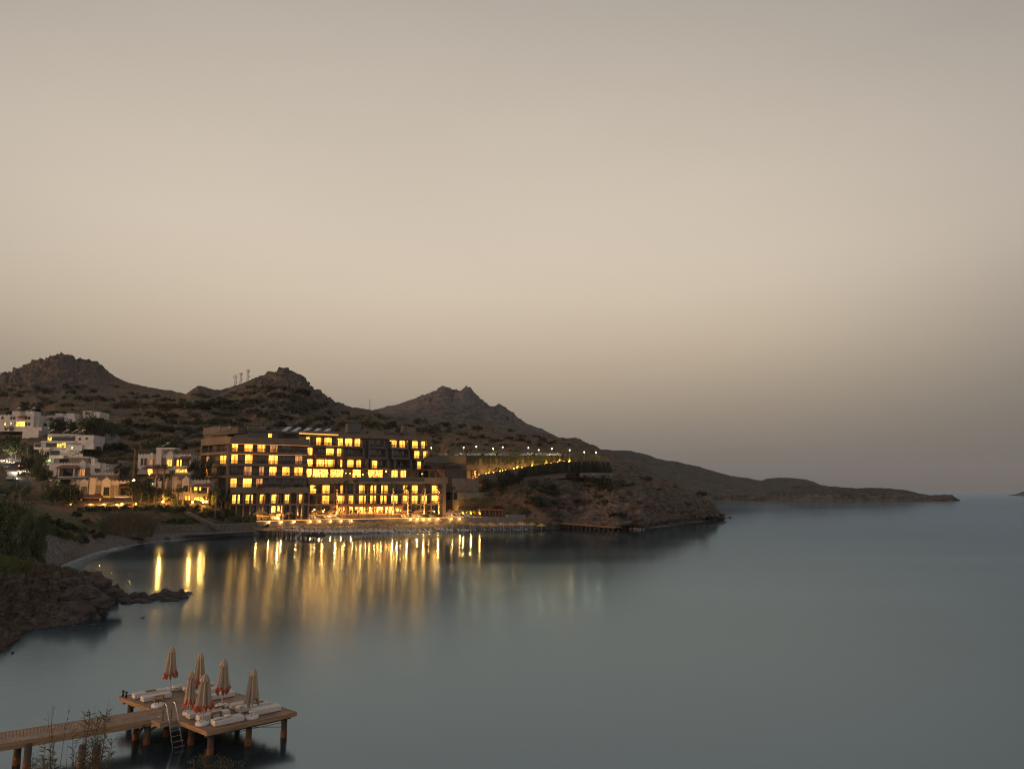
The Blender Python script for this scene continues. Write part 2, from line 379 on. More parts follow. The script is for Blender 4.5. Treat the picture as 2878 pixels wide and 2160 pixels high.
def land_mat(name, grass=(.165, .098, .065), rock=(.096, .077, .064), green=(.066, .076, .038), pebble=(.27, .25, .235), gscale=.35):
    """R rock, G green cover, B pebble or sand, A unused: blended with world-space noise"""
    m, N, L, b = mk(name); b.inputs['Roughness'].default_value = .95; b.inputs['Specular IOR Level'].default_value = .15
    g = N.new('ShaderNodeNewGeometry')
    def noise(s, d=6, ro=.6, st=None, off=0):
        n = N.new('ShaderNodeTexNoise'); n.inputs['Scale'].default_value = s; n.inputs['Detail'].default_value = d; n.inputs['Roughness'].default_value = ro
        if st or off:
            mp = N.new('ShaderNodeMapping'); mp.inputs['Scale'].default_value = st or (1, 1, 1); mp.inputs['Location'].default_value = (off,) * 3; L.new(g.outputs['Position'], mp.inputs[0]); L.new(mp.outputs[0], n.inputs['Vector'])
        else: L.new(g.outputs['Position'], n.inputs['Vector'])
        return n.outputs['Fac']
    def mapr(x, a, b_, c, d):
        r = N.new('ShaderNodeMapRange'); r.inputs[1].default_value = a; r.inputs[2].default_value = b_; r.inputs[3].default_value = c; r.inputs[4].default_value = d; L.new(x, r.inputs[0]); return r.outputs[0]
    def math_(op, a, b_):
        q = N.new('ShaderNodeMath'); q.operation = op; q.use_clamp = True
        for i, x in enumerate((a, b_)):
            if hasattr(x, 'links') or hasattr(x, 'node'): L.new(x, q.inputs[i])
            else: q.inputs[i].default_value = x
        return q.outputs[0]
    def mixc(f, a, b_):
        q = N.new('ShaderNodeMixRGB'); L.new(f, q.inputs[0])
        for i, x in ((1, a), (2, b_)):
            if isinstance(x, tuple): q.inputs[i].default_value = x + (1,)
            else: L.new(x, q.inputs[i])
        return q.outputs[0]
    zc = N.new('ShaderNodeVertexColor'); zc.layer_name = 'zone'; sp = N.new('ShaderNodeSeparateColor'); L.new(zc.outputs[0], sp.inputs[0])
    fine = noise(gscale * 3, 8, .7); mid = noise(gscale * .28, 5, .6, off=31); rk = noise(gscale * 1.1, 8, .75, st=(1, 1, 2.6), off=12)
    cg = mixc(mapr(fine, .3, .7, 0, 1), tuple(k * .3 for k in grass), tuple(k * 1.5 for k in grass))
    dry = mixc(mapr(mid, .4, .6, 0, 1), cg, tuple(k * .8 for k in (grass[0] * .8, grass[1] * .95, grass[2] * .95)))
    # low scrub in patches
    sc = noise(gscale * .55, 4, .55, off=70); base = mixc(mapr(sc, .50, .57, 0, .85), dry, mixc(mapr(fine, .35, .65, 0, 1), tuple(k * .5 for k in green), green))
    cr = mixc(mapr(rk, .33, .66, 0, 1), tuple(k * .2 for k in rock), tuple(k * 1.6 for k in rock))
    wob = mapr(noise(gscale * .8, 5, .6, off=5), .35, .65, -.35, .35)
    fr = mapr(math_('ADD', sp.outputs[0], wob), .35, .6, 0, 1); c1 = mixc(fr, base, cr)
    fg = mapr(math_('ADD', sp.outputs[1], wob), .4, .6, 0, 1); c2 = mixc(fg, c1, mixc(mapr(fine, .3, .7, 0, 1), tuple(k * .45 for k in green), tuple(k * 1.25 for k in green)))
    vo = N.new('ShaderNodeTexVoronoi'); vo.inputs['Scale'].default_value = 2.4; L.new(g.outputs['Position'], vo.inputs['Vector'])
    pb = mixc(mapr(vo.outputs['Distance'], .05, .5, 0, 1), pebble, tuple(k * .35 for k in pebble)); pb2 = mixc(mapr(mid, .4, .6, 0, .5), pb, tuple(k * .6 for k in pebble))
    fb_ = mapr(math_('ADD', sp.outputs[2], mapr(noise(.5, 4), .35, .65, -.15, .15)), .4, .55, 0, 1); c3 = mixc(fb_, c2, pb2)
    L.new(c3, b.inputs['Base Color'])
    bp = N.new('ShaderNodeBump'); bp.inputs['Strength'].default_value = .9; bp.inputs['Distance'].default_value = .5; L.new(rk, bp.inputs['Height'])
    b2 = N.new('ShaderNodeBump'); b2.inputs['Strength'].default_value = .6; b2.inputs['Distance'].default_value = .25; L.new(fine, b2.inputs['Height']); L.new(bp.outputs[0], b2.inputs['Normal']); L.new(b2.outputs[0], b.inputs['Normal'])
    return m
M['land'] = land_mat('hillside_ground')
M['land_far'] = land_mat('far_hill_ground', grass=(.10, .07, .055), rock=(.115, .10, .092), green=(.04, .045, .03), gscale=.12)
M['land_near'] = land_mat('shore_ground', grass=(.13, .08, .05), rock=(.13, .10, .08), green=(.09, .105, .028), gscale=1.3)

# sea: one sheet to the horizon
def build_sea():
    m, N, L, b = mk('sea_water')
    # mirror-like skin over a dark blue-grey body, weighed by the Fresnel term
    N.remove(b); b = N.new('ShaderNodeBsdfGlossy'); b.inputs['Color'].default_value = (.62, .81, .98, 1); df = N.new('ShaderNodeBsdfDiffuse'); df.inputs['Color'].default_value = (.016, .027, .034, 1)
    fn = N.new('ShaderNodeFresnel'); fn.inputs['IOR'].default_value = 2.3; mx = N.new('ShaderNodeMixShader'); L.new(fn.outputs[0], mx.inputs[0]); L.new(df.outputs[0], mx.inputs[1]); L.new(b.outputs[0], mx.inputs[2]); L.new(mx.outputs[0], N['Material Output'].inputs[0])
    g = N.new('ShaderNodeNewGeometry')
    n = N.new('ShaderNodeTexNoise'); n.inputs['Scale'].default_value = .02; n.inputs['Detail'].default_value = 4
    mp = N.new('ShaderNodeMapping'); mp.inputs['Scale'].default_value = (.6, 1.6, 1); L.new(g.outputs['Position'], mp.inputs[0]); L.new(mp.outputs[0], n.inputs['Vector'])
    r = N.new('ShaderNodeMapRange'); r.inputs[1].default_value = .35; r.inputs[2].default_value = .65; r.inputs[3].default_value = .12; r.inputs[4].default_value = .165
    L.new(n.outputs['Fac'], r.inputs[0])
    sy = N.new('ShaderNodeSeparateXYZ'); L.new(g.outputs['Position'], sy.inputs[0])     # calmer water in the lee of the shore
    cm = N.new('ShaderNodeMapRange'); cm.interpolation_type = 'SMOOTHSTEP'; cm.inputs[1].default_value = 80; cm.inputs[2].default_value = 205; cm.inputs[3].default_value = 1.2; cm.inputs[4].default_value = .58
    L.new(sy.outputs[1], cm.inputs[0]); mm = N.new('ShaderNodeMath'); mm.operation = 'MULTIPLY'; L.new(r.outputs[0], mm.inputs[0]); L.new(cm.outputs[0], mm.inputs[1]); 
    fr = N.new('ShaderNodeMapRange'); fr.interpolation_type = 'SMOOTHSTEP'; fr.inputs[1].default_value = 330; fr.inputs[2].default_value = 1500; fr.inputs[3].default_value = 1; fr.inputs[4].default_value = 1.35
    L.new(sy.outputs[1], fr.inputs[0]); m3 = N.new('ShaderNodeMath'); m3.operation = 'MULTIPLY'; L.new(mm.outputs[0], m3.inputs[0]); L.new(fr.outputs[0], m3.inputs[1]); L.new(m3.outputs[0], b.inputs['Roughness'])
    w = N.new('ShaderNodeTexNoise'); w.inputs['Scale'].default_value = 1.1; w.inputs['Detail'].default_value = 5
    mp2 = N.new('ShaderNodeMapping'); mp2.inputs['Scale'].default_value = (.45, 1.5, 1); L.new(g.outputs['Position'], mp2.inputs[0]); L.new(mp2.outputs[0], w.inputs['Vector'])
    bp = N.new('ShaderNodeBump'); bp.inputs['Strength'].default_value = .12; bp.inputs['Distance'].default_value = .035; L.new(w.outputs['Fac'], bp.inputs['Height']); L.new(bp.outputs[0], b.inputs['Normal'])
    B = MB(); s = 9200
    B.add([(-s, -300, 0), (s, -300, 0), (s, s, 0), (-s, s, 0)], [(0, 1, 2, 3)])
    o = B.build('sea', m); tag(o, 'calm silky grey blue bay water reaching the horizon', 'sea', kind='structure')
build_sea()

us = np.arange(-330, 2036, 3.0)
sh_v = [(-330, 1700), (0, 1640), (100, 1612), (155, 1595), (203, 1575), (263, 1553), (348, 1534), (411, 1524), (475, 1518), (522, 1513), (633, 1507), (700, 1503), (869, 1502), (985, 1499), (1145, 1493), (1254, 1490), (1362, 1487), (1481, 1486), (1607, 1482), (1742, 1485), (1802, 1486), (1877, 1472), (2004, 1460), (2036, 1456)]
SHY = [(u, onz(u, v, 0).y) for u, v in sh_v]
k1 = np.array([onz(u, float(ip(sh_v, u)), 0) for u in us])
k0 = k1 + np.array([0, -7, -1.6]) * 1.0
def cv(tab):        # rows of (u, v, Y)
    return curve(us, vt=[(t[0], t[1]) for t in tab], Yt=[(t[0], t[2]) for t in tab])
def cz(tab):        # rows of (u, z, Y)
    return curve(us, zt=[(t[0], t[1]) for t in tab], Yt=[(t[0], t[2]) for t in tab])
k2 = cz([(-330, 2, 82), (95, 1.8, 118), (190, 1.8, 126), (253, 1.6, 150), (297, 1.5, 166), (348, 1.2, 170), (421, 1.1, 182), (640, 1.0, 195), (730, 1.0, 206), (870, 1.0, 216), (1000, 1.1, 224), (1300, 1.3, 235), (1500, 1.2, 238), (1600, 1.4, 244), (1742, 1.6, 233), (1800, 2, 232), (1877, 2, 268), (2004, 2, 306), (2036, .6, 322)])
k3 = cv([(-330, 1420, 110), (0, 1424, 126), (73, 1420, 130), (142, 1458, 134), (190, 1480, 140), (234, 1488, 154), (300, 1494, 176), (421, 1484, 190), (560, 1480, 196), (640, 1470, 202), (700, 1462, 212), (760, 1456, 224), (870, 1454, 230), (1250, 1450, 248), (1300, 1449, 254), (1420, 1449, 252), (1500, 1434, 246), (1620, 1440, 256), (1742, 1430, 244), (1800, 1440, 244), (1877, 1448, 274), (2004, 1449, 309), (2036, 1455, 323)])
k4 = cv([(-330, 1402, 190), (0, 1405, 196), (100, 1412, 198), (200, 1422, 198), (330, 1421, 200), (440, 1422, 200), (560, 1424, 202), (620, 1430, 206), (680, 1442, 226), (760, 1440, 236), (1240, 1438, 250), (1300, 1420, 262), (1400, 1412, 258), (1500, 1375, 256), (1620, 1380, 262), (1742, 1385, 258), (1800, 1390, 262), (1877, 1420, 282), (2004, 1438, 313), (2036, 1454, 324)])
k5 = cv([(-330, 1372, 214), (0, 1372, 216), (140, 1372, 218), (200, 1371, 218), (330, 1370, 219), (440, 1364, 219), (560, 1368, 220), (620, 1400, 224), (760, 1400, 262), (1240, 1420, 268), (1300, 1385, 266), (1400, 1352, 264), (1450, 1347, 264), (1620, 1342, 268), (1720, 1338, 272), (1800, 1368, 276), (1877, 1396, 292), (2004, 1430, 317), (2036, 1454, 325)])
k6 = cv([(-330, 1336, 236), (0, 1336, 237), (330, 1336, 236), (440, 1333, 230), (560, 1336, 232), (620, 1385, 240), (760, 1380, 285), (1240, 1390, 285), (1300, 1346, 276), (1450, 1342, 277), (1620, 1318, 280), (1720, 1316, 282), (1800, 1350, 288), (1877, 1376, 302), (2004, 1423, 321), (2036, 1453, 326)])
k7 = cv([(-330, 1284, 262), (0, 1284, 263), (200, 1284, 262), (330, 1290, 262), (480, 1290, 260), (600, 1262, 268), (760, 1225, 300), (1240, 1255, 312), (1260, 1282, 283), (1450, 1281, 282), (1600, 1280, 288), (1720, 1300, 296), (1800, 1336, 300), (1877, 1360, 312), (2004, 1418, 323), (2036, 1453, 327)])
k8 = cv([(-330, 1205, 298), (0, 1207, 300), (240, 1200, 302), (400, 1200, 312), (600, 1190, 330), (760, 1175, 350), (1000, 1190, 340), (1240, 1225, 330), (1450, 1255, 306), (1600, 1262, 312), (1720, 1293, 318), (1800, 1326, 318), (1877, 1353, 322), (2004, 1416, 325), (2036, 1453, 328)])
crest = [(-330, 1140), (0, 1150), (200, 1160), (316, 1155), (405, 1143), (443, 1131), (495, 1118), (522, 1107), (540, 1093), (560, 1083), (580, 1088), (601, 1096), (617, 1098), (665, 1082), (700, 1071), (739, 1062), (765, 1057), (793, 1051), (818, 1055), (841, 1058), (849, 1072), (858, 1084), (868, 1092), (893, 1109), (913, 1124), (928, 1134), (977, 1144), (1037, 1152), (1087, 1169), (1136, 1186), (1196, 1194), (1246, 1196), (1360, 1201), (1445, 1214), (1544, 1229), (1618, 1238), (1675, 1258), (1721, 1284), (1791, 1314), (1860, 1342), (1923, 1374), (1975, 1400), (2004, 1415), (2016, 1440), (2027, 1452), (2036, 1455)]
crY = [(-330, 345), (200, 350), (450, 400), (560, 420), (800, 430), (977, 430), (1136, 405), (1360, 390), (1544, 378), (1675, 362), (1800, 345), (1923, 334), (2004, 326), (2036, 329)]
k9 = cv([(u, v, float(ip(crY, u))) for u, v in crest])
k8 = np.where((k8[:, 2] > k9[:, 2] - .4)[:, None], k9 * .5 + k7 * .5, k8)
k10 = k9 + np.array([0, 60, -14.0]); k11 = k9 * np.array([1, 1, 0]) + np.array([0, 260, -6])
def step(u0, u1, a=1.0, b=0.0): return np.where((us > u0) & (us < u1), a, b)
def soft(x0, x1, w=40): return np.clip((us - x0) / w + .5, 0, 1) * np.clip((x1 - us) / w + .5, 0, 1)
head = soft(1500, 2100, 120); crag = soft(735, 960, 60); hotelz = soft(600, 1300, 60); left = soft(-400, 600, 40); rampz = soft(1250, 1720, 30)
amps = [(.2, .0), (.05, .12 * head), (.12, .1 + 1.2 * head), (.35 + head, .15 + 3.4 * head), (.4 + head, .1 + 3.6 * head), (.4 + .8 * head, .1 + 2.0 * head * (1 - rampz)), (.2 + .5 * head, .0 + 1.6 * head * (1 - rampz)),
        (.4 + head, .3 + 1.4 * head * (1 - rampz)), (2.6 - 1.6 * left, 1.2 + 1.5 * crag), (1.6, 1.1 + 4.2 * crag + .8 * head), (2, 2), (1, 1)]
zero = us * 0
bay = soft(-400, 420, 30)
zone = [(zero, zero, 1 - head, zero), (.9 * head, zero, 1 - head, zero), (.9 * head, .0 * head, (1 - head) * .9, zero),
        (.75 * head, .85 * soft(-400, 250, 40) + .5 * soft(420, 760, 30), .15 * hotelz + .25 * soft(250, 330, 30), zero), (.72 * head, .30 + .35 * soft(420, 700, 40) - .25 * soft(60, 190, 30), zero, zero), (.62 * head, .35 + zero, zero, zero), (.55 * head, .35 + zero, zero, zero),
        (.42 + .2 * head, .3 + zero, zero, zero), (.32 + .55 * crag, .28 + zero, zero, zero), (.5 + .5 * crag, .12 + zero, zero, zero), (.5 + zero, zero, zero, zero), (.5 + zero, zero, zero, zero)]
loft('hillside', [k0, k1, k2, k3, k4, k5, k6, k7, k8, k9, k10, k11], [6, 16, 22, 16, 14, 14, 16, 26, 46, 8, 6], amps, 0, zone, mat=M['land'], scale=16,
     label='brown scrubby hillside and bay shore behind the hotel')

# rocky hill on the far left
usB = np.arange(-330, 760, 3.0)
def cvB(us_, tab): return curve(us_, vt=[(t[0], t[1]) for t in tab], Yt=[(t[0], t[2]) for t in tab])
cB = [(-330, 1120), (-120, 1092), (0, 1071), (13, 1055), (24, 1060), (35, 1055), (47, 1045), (73, 1034), (85, 1036), (90, 1028), (104, 1022), (127, 1017), (146, 1012), (155, 1006), (177, 1003), (193, 1007), (203, 1014), (222, 1018), (231, 1015), (247, 1022), (263, 1025), (279, 1033), (291, 1045), (316, 1061), (348, 1071), (380, 1082), (411, 1090), (459, 1096), (506, 1105), (525, 1109), (620, 1140), (760, 1190)]
b0 = cvB(usB, [(-330, 1210, 350), (760, 1215, 470)]); b1 = cvB(usB, [(-330, 1150, 470), (300, 1135, 480), (520, 1128, 540), (760, 1200, 560)]); b2 = cvB(usB, [(-330, 1120, 620), (0, 1098, 620), (100, 1085, 620), (250, 1088, 620), (350, 1100, 620), (520, 1116, 620), (760, 1195, 620)])
b3 = cvB(usB, [(u, v, 720) for u, v in cB]); b4 = b3 + np.array([0, 90, -30.0]); b5 = b3 * np.array([1, 1, 0]) + np.array([0, 400, -5])
cr_ = np.clip((usB + 60) / 60, 0, 1) * np.clip((330 - usB) / 60, 0, 1)
zB = usB * 0
loft('rocky_hill', [b0, b1, b2, b3, b4, b5], [14, 22, 44, 6, 4], [(3, 1), (3, 1.5), (3, 2 + 5 * cr_), (1.5, 2 + 6 * cr_), (3, 3), (1, 1)], 0,
     [(.2 + zB, .35 + zB, zB, zB), (.2 + zB, .3 + zB, zB, zB), (.25 + .5 * cr_, .1 + zB, zB, zB), (.35 + .6 * cr_, .05 + zB, zB, zB), (.4 + zB, zB, zB, zB), (.4 + zB, zB, zB, zB)], mat=M['land'], scale=26, seed=300, label='brown hill with a craggy rounded summit on the far left')
# pyramid hill behind the hotel
usC = np.arange(860, 1760, 3.0)
cC = [(860, 1185), (950, 1170), (1037, 1153), (1077, 1144), (1122, 1134), (1166, 1119), (1216, 1104), (1241, 1095), (1248, 1092), (1261, 1097), (1273, 1104), (1291, 1099), (1301, 1093), (1316, 1093), (1328, 1106), (1340, 1119), (1360, 1132), (1375, 1143), (1390, 1147), (1410, 1143), (1430, 1157), (1445, 1172), (1470, 1184), (1495, 1196), (1534, 1211), (1549, 1219), (1569, 1229), (1600, 1237), (1680, 1262), (1760, 1300)]
c0 = cvB(usC, [(860, 1230, 520), (1300, 1225, 560), (1760, 1330, 600)]); c1 = cvB(usC, [(860, 1195, 700), (1100, 1176, 760), (1400, 1190, 760), (1600, 1245, 700), (1760, 1310, 700)])
c2 = cvB(usC, [(u, v + 25, 1020) for u, v in cC]); c3 = cvB(usC, [(u, v, 1250) for u, v in cC]); c4 = c3 + np.array([0, 150, -60.0]); c5 = c3 * np.array([1, 1, 0]) + np.array([0, 700, -5])
zC = usC * 0; crC = np.clip((usC - 1150) / 80, 0, 1) * np.clip((1480 - usC) / 60, 0, 1)
loft('pyramid_hill', [c0, c1, c2, c3, c4, c5], [14, 26, 20, 5, 4], [(4, 2), (5, 3), (5, 4 + 8 * crC), (1.5, 2.5 + 7 * crC), (4, 4), (1, 1)], 0,
     [(.3 + zC, .2 + zC, zC, zC), (.3 + zC, .15 + zC, zC, zC), (.5 + .4 * crC, .1 + zC, zC, zC), (.55 + .4 * crC, zC, zC, zC), (.4 + zC, zC, zC, zC), (.4 + zC, zC, zC, zC)], mat=M['land_far'], scale=48, seed=700, label='grey peaked hill with a double summit behind the hotel hill')
# coast ridge beyond the headland, and the low point running out to sea
usD = np.arange(1560, 2420, 3.0); zD = usD * 0
cD = [(1560, 1262), (1600, 1250), (1635, 1247), (1664, 1247), (1692, 1260), (1756, 1262), (1814, 1271), (1848, 1285), (1906, 1295), (1958, 1307), (2004, 1321), (2062, 1336), (2108, 1343), (2137, 1349), (2178, 1364), (2230, 1376), (2300, 1385), (2420, 1398)]
wl = lambda us_, v: np.array([onz(u, v, 0) for u in us_])
d0 = wl(usD, 1404.5); d0s = d0 + np.array([0, -20, -3.0]); d1 = cvB(usD, [(1560, 1385, 990), (2000, 1387, 990), (2300, 1398, 985), (2420, 1402, 985)]); d2 = cvB(usD, [(u, v + (1398 - v) * .45, 1150) for u, v in cD]); d3 = cvB(usD, [(u, v, 1330) for u, v in cD]); d4 = d3 * np.array([1, 1, 0]) + np.array([0, 500, -5])
loft('coast_ridge', [d0s, d0, d1, d2, d3, d4], [3, 6, 14, 18, 6], [(.5, 0), (.5, .4), (1.5, 1.5), (4, 3), (1.6, 2), (1, 1)], 0, [(.4 + zD, .2 + zD, .2 + zD, zD)] * 2 + [(.35 + zD, .3 + zD, zD, zD)] * 4, mat=M['land_far'], scale=40, seed=1100, label='long dark coastal ridge sloping down to the right beyond the headland')
usE = np.arange(2080, 2340, 3.0); zE = usE * 0
cE = [(2080, 1372), (2137, 1350), (2150, 1345), (2166, 1340), (2195, 1337), (2224, 1340), (2264, 1343), (2288, 1351), (2305, 1360), (2340, 1378)]
e0 = cvB(usE, [(2080, 1385, 1400), (2340, 1385, 1400)]); e1 = cvB(usE, [(u, v, 1600) for u, v in cE]); e2 = e1 * np.array([1, 1, 0]) + np.array([0, 300, -5])
loft('small_far_hill', [e0, e1, e2], [14, 6], [(2, 2), (1.2, 1.5), (1, 1)], 0, [(.35 + zE, .35 + zE, zE, zE)] * 3, mat=M['land_far'], scale=40, seed=1500, label='small rounded hill showing over the far coast ridge')
usG = np.arange(2060, 2700, 2.5); zG = usG * 0
cG = [(2060, 1402), (2108, 1396), (2149, 1380), (2212, 1368), (2253, 1362), (2293, 1359), (2351, 1366), (2409, 1371), (2455, 1369), (2501, 1370), (2553, 1377), (2594, 1387), (2617, 1392), (2632, 1389), (2640, 1391), (2655, 1389), (2668, 1391), (2675, 1390), (2683, 1397), (2689, 1400), (2692, 1404), (2700, 1406.5)]
g0 = wl(usG, 1406); g0s = g0 + np.array([0, -15, -2.5]); g1 = np.array([at(u, float(ip(cG, u)) * .55 + 1406 * .45, 930) for u in usG]); g2 = cvB(usG, [(u, v, 985) for u, v in cG]); g3 = g2 * np.array([1, 1, 0]) + np.array([0, 120, -4])
loft('rocky_point', [g0s, g0, g1, g2, g3], [3, 10, 14, 6], [(.5, 0), (.3, .8), (1, 2.2), (.6, 1.2), (1, 1)], 0, [(.8 + zG, zG, zG, zG), (.95 + zG, zG, zG, zG), (.4 + zG, .35 + zG, zG, zG), (.3 + zG, .45 + zG, zG, zG), (.3 + zG, zG, zG, zG)], mat=M['land_far'], scale=22, seed=1900, label='low dark rocky point reaching far out into the sea')
usI = np.arange(2836, 3010, 2.5); zI = usI * 0
cI = [(2836, 1393), (2848, 1390), (2862, 1388), (2868, 1385), (2878, 1380), (2900, 1376), (2950, 1378), (3010, 1392)]
i0 = wl(usI, 1392.3); i0s = i0 + np.array([0, -20, -2.5]); i1 = cvB(usI, [(u, v, 1910) for u, v in cI]); i2 = i1 * np.array([1, 1, 0]) + np.array([0, 60, -4])
loft('islet', [i0s, i0, i1, i2], [2, 8, 4], [(.3, 0), (.3, .5), (1, 2), (1, 1)], 0, [(.9 + zI, zI, zI, zI)] * 4, mat=M['land_far'], scale=25, seed=2300, label='tiny dark islet at the right edge of the horizon')

# rocky promontory in the left foreground
usF = np.arange(-330, 312, 2.0); zF = usF * 0
wF = [(-330, 1960), (0, 1818), (41, 1793), (63, 1768), (127, 1760), (203, 1750), (263, 1730), (290, 1712), (300, 1690), (304, 1680), (312, 1678)]
cF = [(-330, 1500), (0, 1556), (41, 1565), (79, 1578), (127, 1592), (152, 1599), (177, 1608), (203, 1616), (240, 1624), (263, 1637), (279, 1642), (288, 1656), (297, 1668), (312, 1678)]
f0 = np.array([onz(u, float(ip(wF, u)), 0) for u in usF]); f0s = f0 + np.array([0, -3, -1.3])
yF = [(-330, 86), (0, 92), (150, 88), (240, 85), (290, 84), (312, 83)]
f3 = curve(usF, vt=cF, Yt=yF)
f1 = f0 * .72 + f3 * .28; f1[:, 2] += np.interp(usF, [-330, 200, 290, 312], [.9, .9, .5, 0]); f2 = f0 * .33 + f3 * .67; f2[:, 2] += np.interp(usF, [-330, 200, 290, 312], [.7, .7, .3, 0])
f4 = f3 * np.array([1.08, 1.08, 1]) - np.array([0, 0, 2.6]); f5 = f3 * np.array([1.25, 1.25, 0]) - np.array([0, 0, 2.5])
gF = np.clip((110 - usF) / 60, 0, 1)
loft('promontory', [f0s, f0, f1, f2, f3, f4, f5], [4, 26, 26, 26, 8, 8], [(.1, 0), (.2, .9), (.5, 1.7), (.45, 1.5), (.25, 1.0 * (1 - .6 * gF)), (.2, .4), (.2, .1)], 0,
     [(.9 + zF, zF, zF, zF), (.9 + zF, zF, zF, zF), (.75 + zF, .05 * gF, zF, zF), (.45 - .1 * gF, .25 + .45 * gF, zF, zF), (.55 - .5 * gF, .18 + .35 * gF, .2 * gF, zF), (.4 + zF, zF, zF, zF), (.4 + zF, zF, zF, zF)], mat=M['land_near'], scale=4.2, seed=2700, label='dark jagged rocky promontory with grass in the left foreground')
# the bank below the camera, under the frame
usK = np.arange(-14, 6, .5)
loft('near_bank', [np.array([(x, y, z) for x in usK]) for y, z in ((2, 9.9), (8, 8.2), (13, 6.5), (16, 4.6), (21, 1.6), (27, -1))], [4, 4, 4, 4, 4], [(.12, 0)] * 6, 0, [(.2 + usK * 0, .3 + usK * 0, usK * 0, usK * 0)] * 6, mat=M['land_near'], scale=2, seed=3100, label='dry grassy bank falling to the water below the viewpoint')

# pale surf smoothed by the swell along the shore
def surf(name, P, w0, w1, label):
    me = bpy.data.meshes.new(name); n = len(P); V = []; A = []; rr = random.Random(5)
    ws = np.interp(np.arange(n), np.linspace(0, n - 1, 14), [rr.uniform(w0, w1) for _ in range(14)])
    for k, (off, a) in enumerate(((2.2, .75), (-.1, .75), (-.45, .35), (-1.0, 0))):
        for i, p in enumerate(P):
            t = P[min(i + 3, n - 1)] - P[max(i - 3, 0)]; nn = np.array([t[1], -t[0], 0]); nn /= np.linalg.norm(nn) + 1e-9
            d = -off if off > 0 else -off * ws[i]; V.append(tuple(np.array(p) + nn * d + np.array([0, 0, .012]))); A.append(a)
    F = [(k * n + i, k * n + i + 1, (k + 1) * n + i + 1, (k + 1) * n + i) for k in range(3) for i in range(n - 1)]
    me.from_pydata(V, [], F); c = me.color_attributes.new('zone', 'FLOAT_COLOR', 'POINT'); c.data.foreach_set('color', np.array([(a, a, a, 1) for a in A], dtype=np.float32).reshape(-1)); me.materials.append(M['surf'])
    o = bpy.data.objects.new(name, me); COL.objects.link(o); tag(o, label, 'surf', kind='structure')
m, N, L, b = mk('surf'); b.inputs['Base Color'].default_value = (.42, .44, .45, 1); b.inputs['Roughness'].default_value = .6; t_ = N.new('ShaderNodeBsdfTransparent'); x_ = N.new('ShaderNodeMixShader'); vc = N.new('ShaderNodeVertexColor'); vc.layer_name = 'zone'
nz = N.new('ShaderNodeTexNoise'); nz.inputs['Scale'].default_value = .35; g_ = N.new('ShaderNodeNewGeometry'); L.new(g_.outputs['Position'], nz.inputs['Vector']); mu = N.new('ShaderNodeMath'); mu.operation = 'MULTIPLY'; mr = N.new('ShaderNodeMapRange'); mr.inputs[1].default_value = .3; mr.inputs[2].default_value = .7; mr.inputs[3].default_value = .35; L.new(nz.outputs['Fac'], mr.inputs[0]); L.new(vc.outputs[0], mu.inputs[0]); L.new(mr.outputs[0], mu.inputs[1])
L.new(mu.outputs[0], x_.inputs[0]); L.new(t_.outputs[0], x_.inputs[1]); L.new(b.outputs[0], x_.inputs[2]); L.new(x_.outputs[0], N['Material Output'].inputs[0]); M['surf'] = m
surf('surf', [p for p, u in zip(k1, us) if 60 < u < 700], 2.0, 4.5, 'pale line of surf along the bay beach')
surf('surf', [p for p, u in zip(k1, us) if 885 < u < 1130], 2.0, 3.5, 'pale line of surf in front of the hotel beach')
surf('surf', [p for p, u in zip(k1, us) if 1815 < u < 2010], 2.0, 6, 'pale line of surf at the foot of the headland')
# ------------------------------------------------------------------ facades
class Facade:
    """a vertical plane through two ground points; maps photograph pixels to (s along the wall, z)"""
    def __init__(s, u0, Y0, u1, Y1, v=1379):
        s.a = at(u0, v, Y0); s.b = at(u1, v, Y1); s.a.z = s.b.z = 0
        s.d = (s.b - s.a).normalized(); s.n = Vector((s.d.y, -s.d.x, 0)); s.L = (s.b - s.a).length
        s.rz = math.atan2(s.d.y, s.d.x)
    def sz(s, u, v, o=0):
        r = ray(u, v); p0 = Vector((0, 0, H)); q = s.a + s.n * o
        t = (q - p0).dot(s.n) / r.dot(s.n); p = p0 + r * t
        return (p - q).dot(s.d), p.z
    def p(s, t, z, o=0): 
        q = s.a + s.d * t + s.n * o; return Vector((q.x, q.y, z))
    def bx(s, m, s0, s1, z0, z1, o0, o1):    # o0 < o1, outwards positive
        return m.hexa([s.p(s0, z0, o1), s.p(s1, z0, o1), s.p(s1, z0, o0), s.p(s0, z0, o0), s.p(s0, z1, o1), s.p(s1, z1, o1), s.p(s1, z1, o0), s.p(s0, z1, o0)])
    def px(s, m, u0, v0, u1, v1, o0, o1):    # a box whose front face spans those pixels
        s0, z1 = s.sz(u0, v0, o1); s1, z0 = s.sz(u1, v1, o1)
        return s.bx(m, s0, s1, z0, z1, o0, o1)
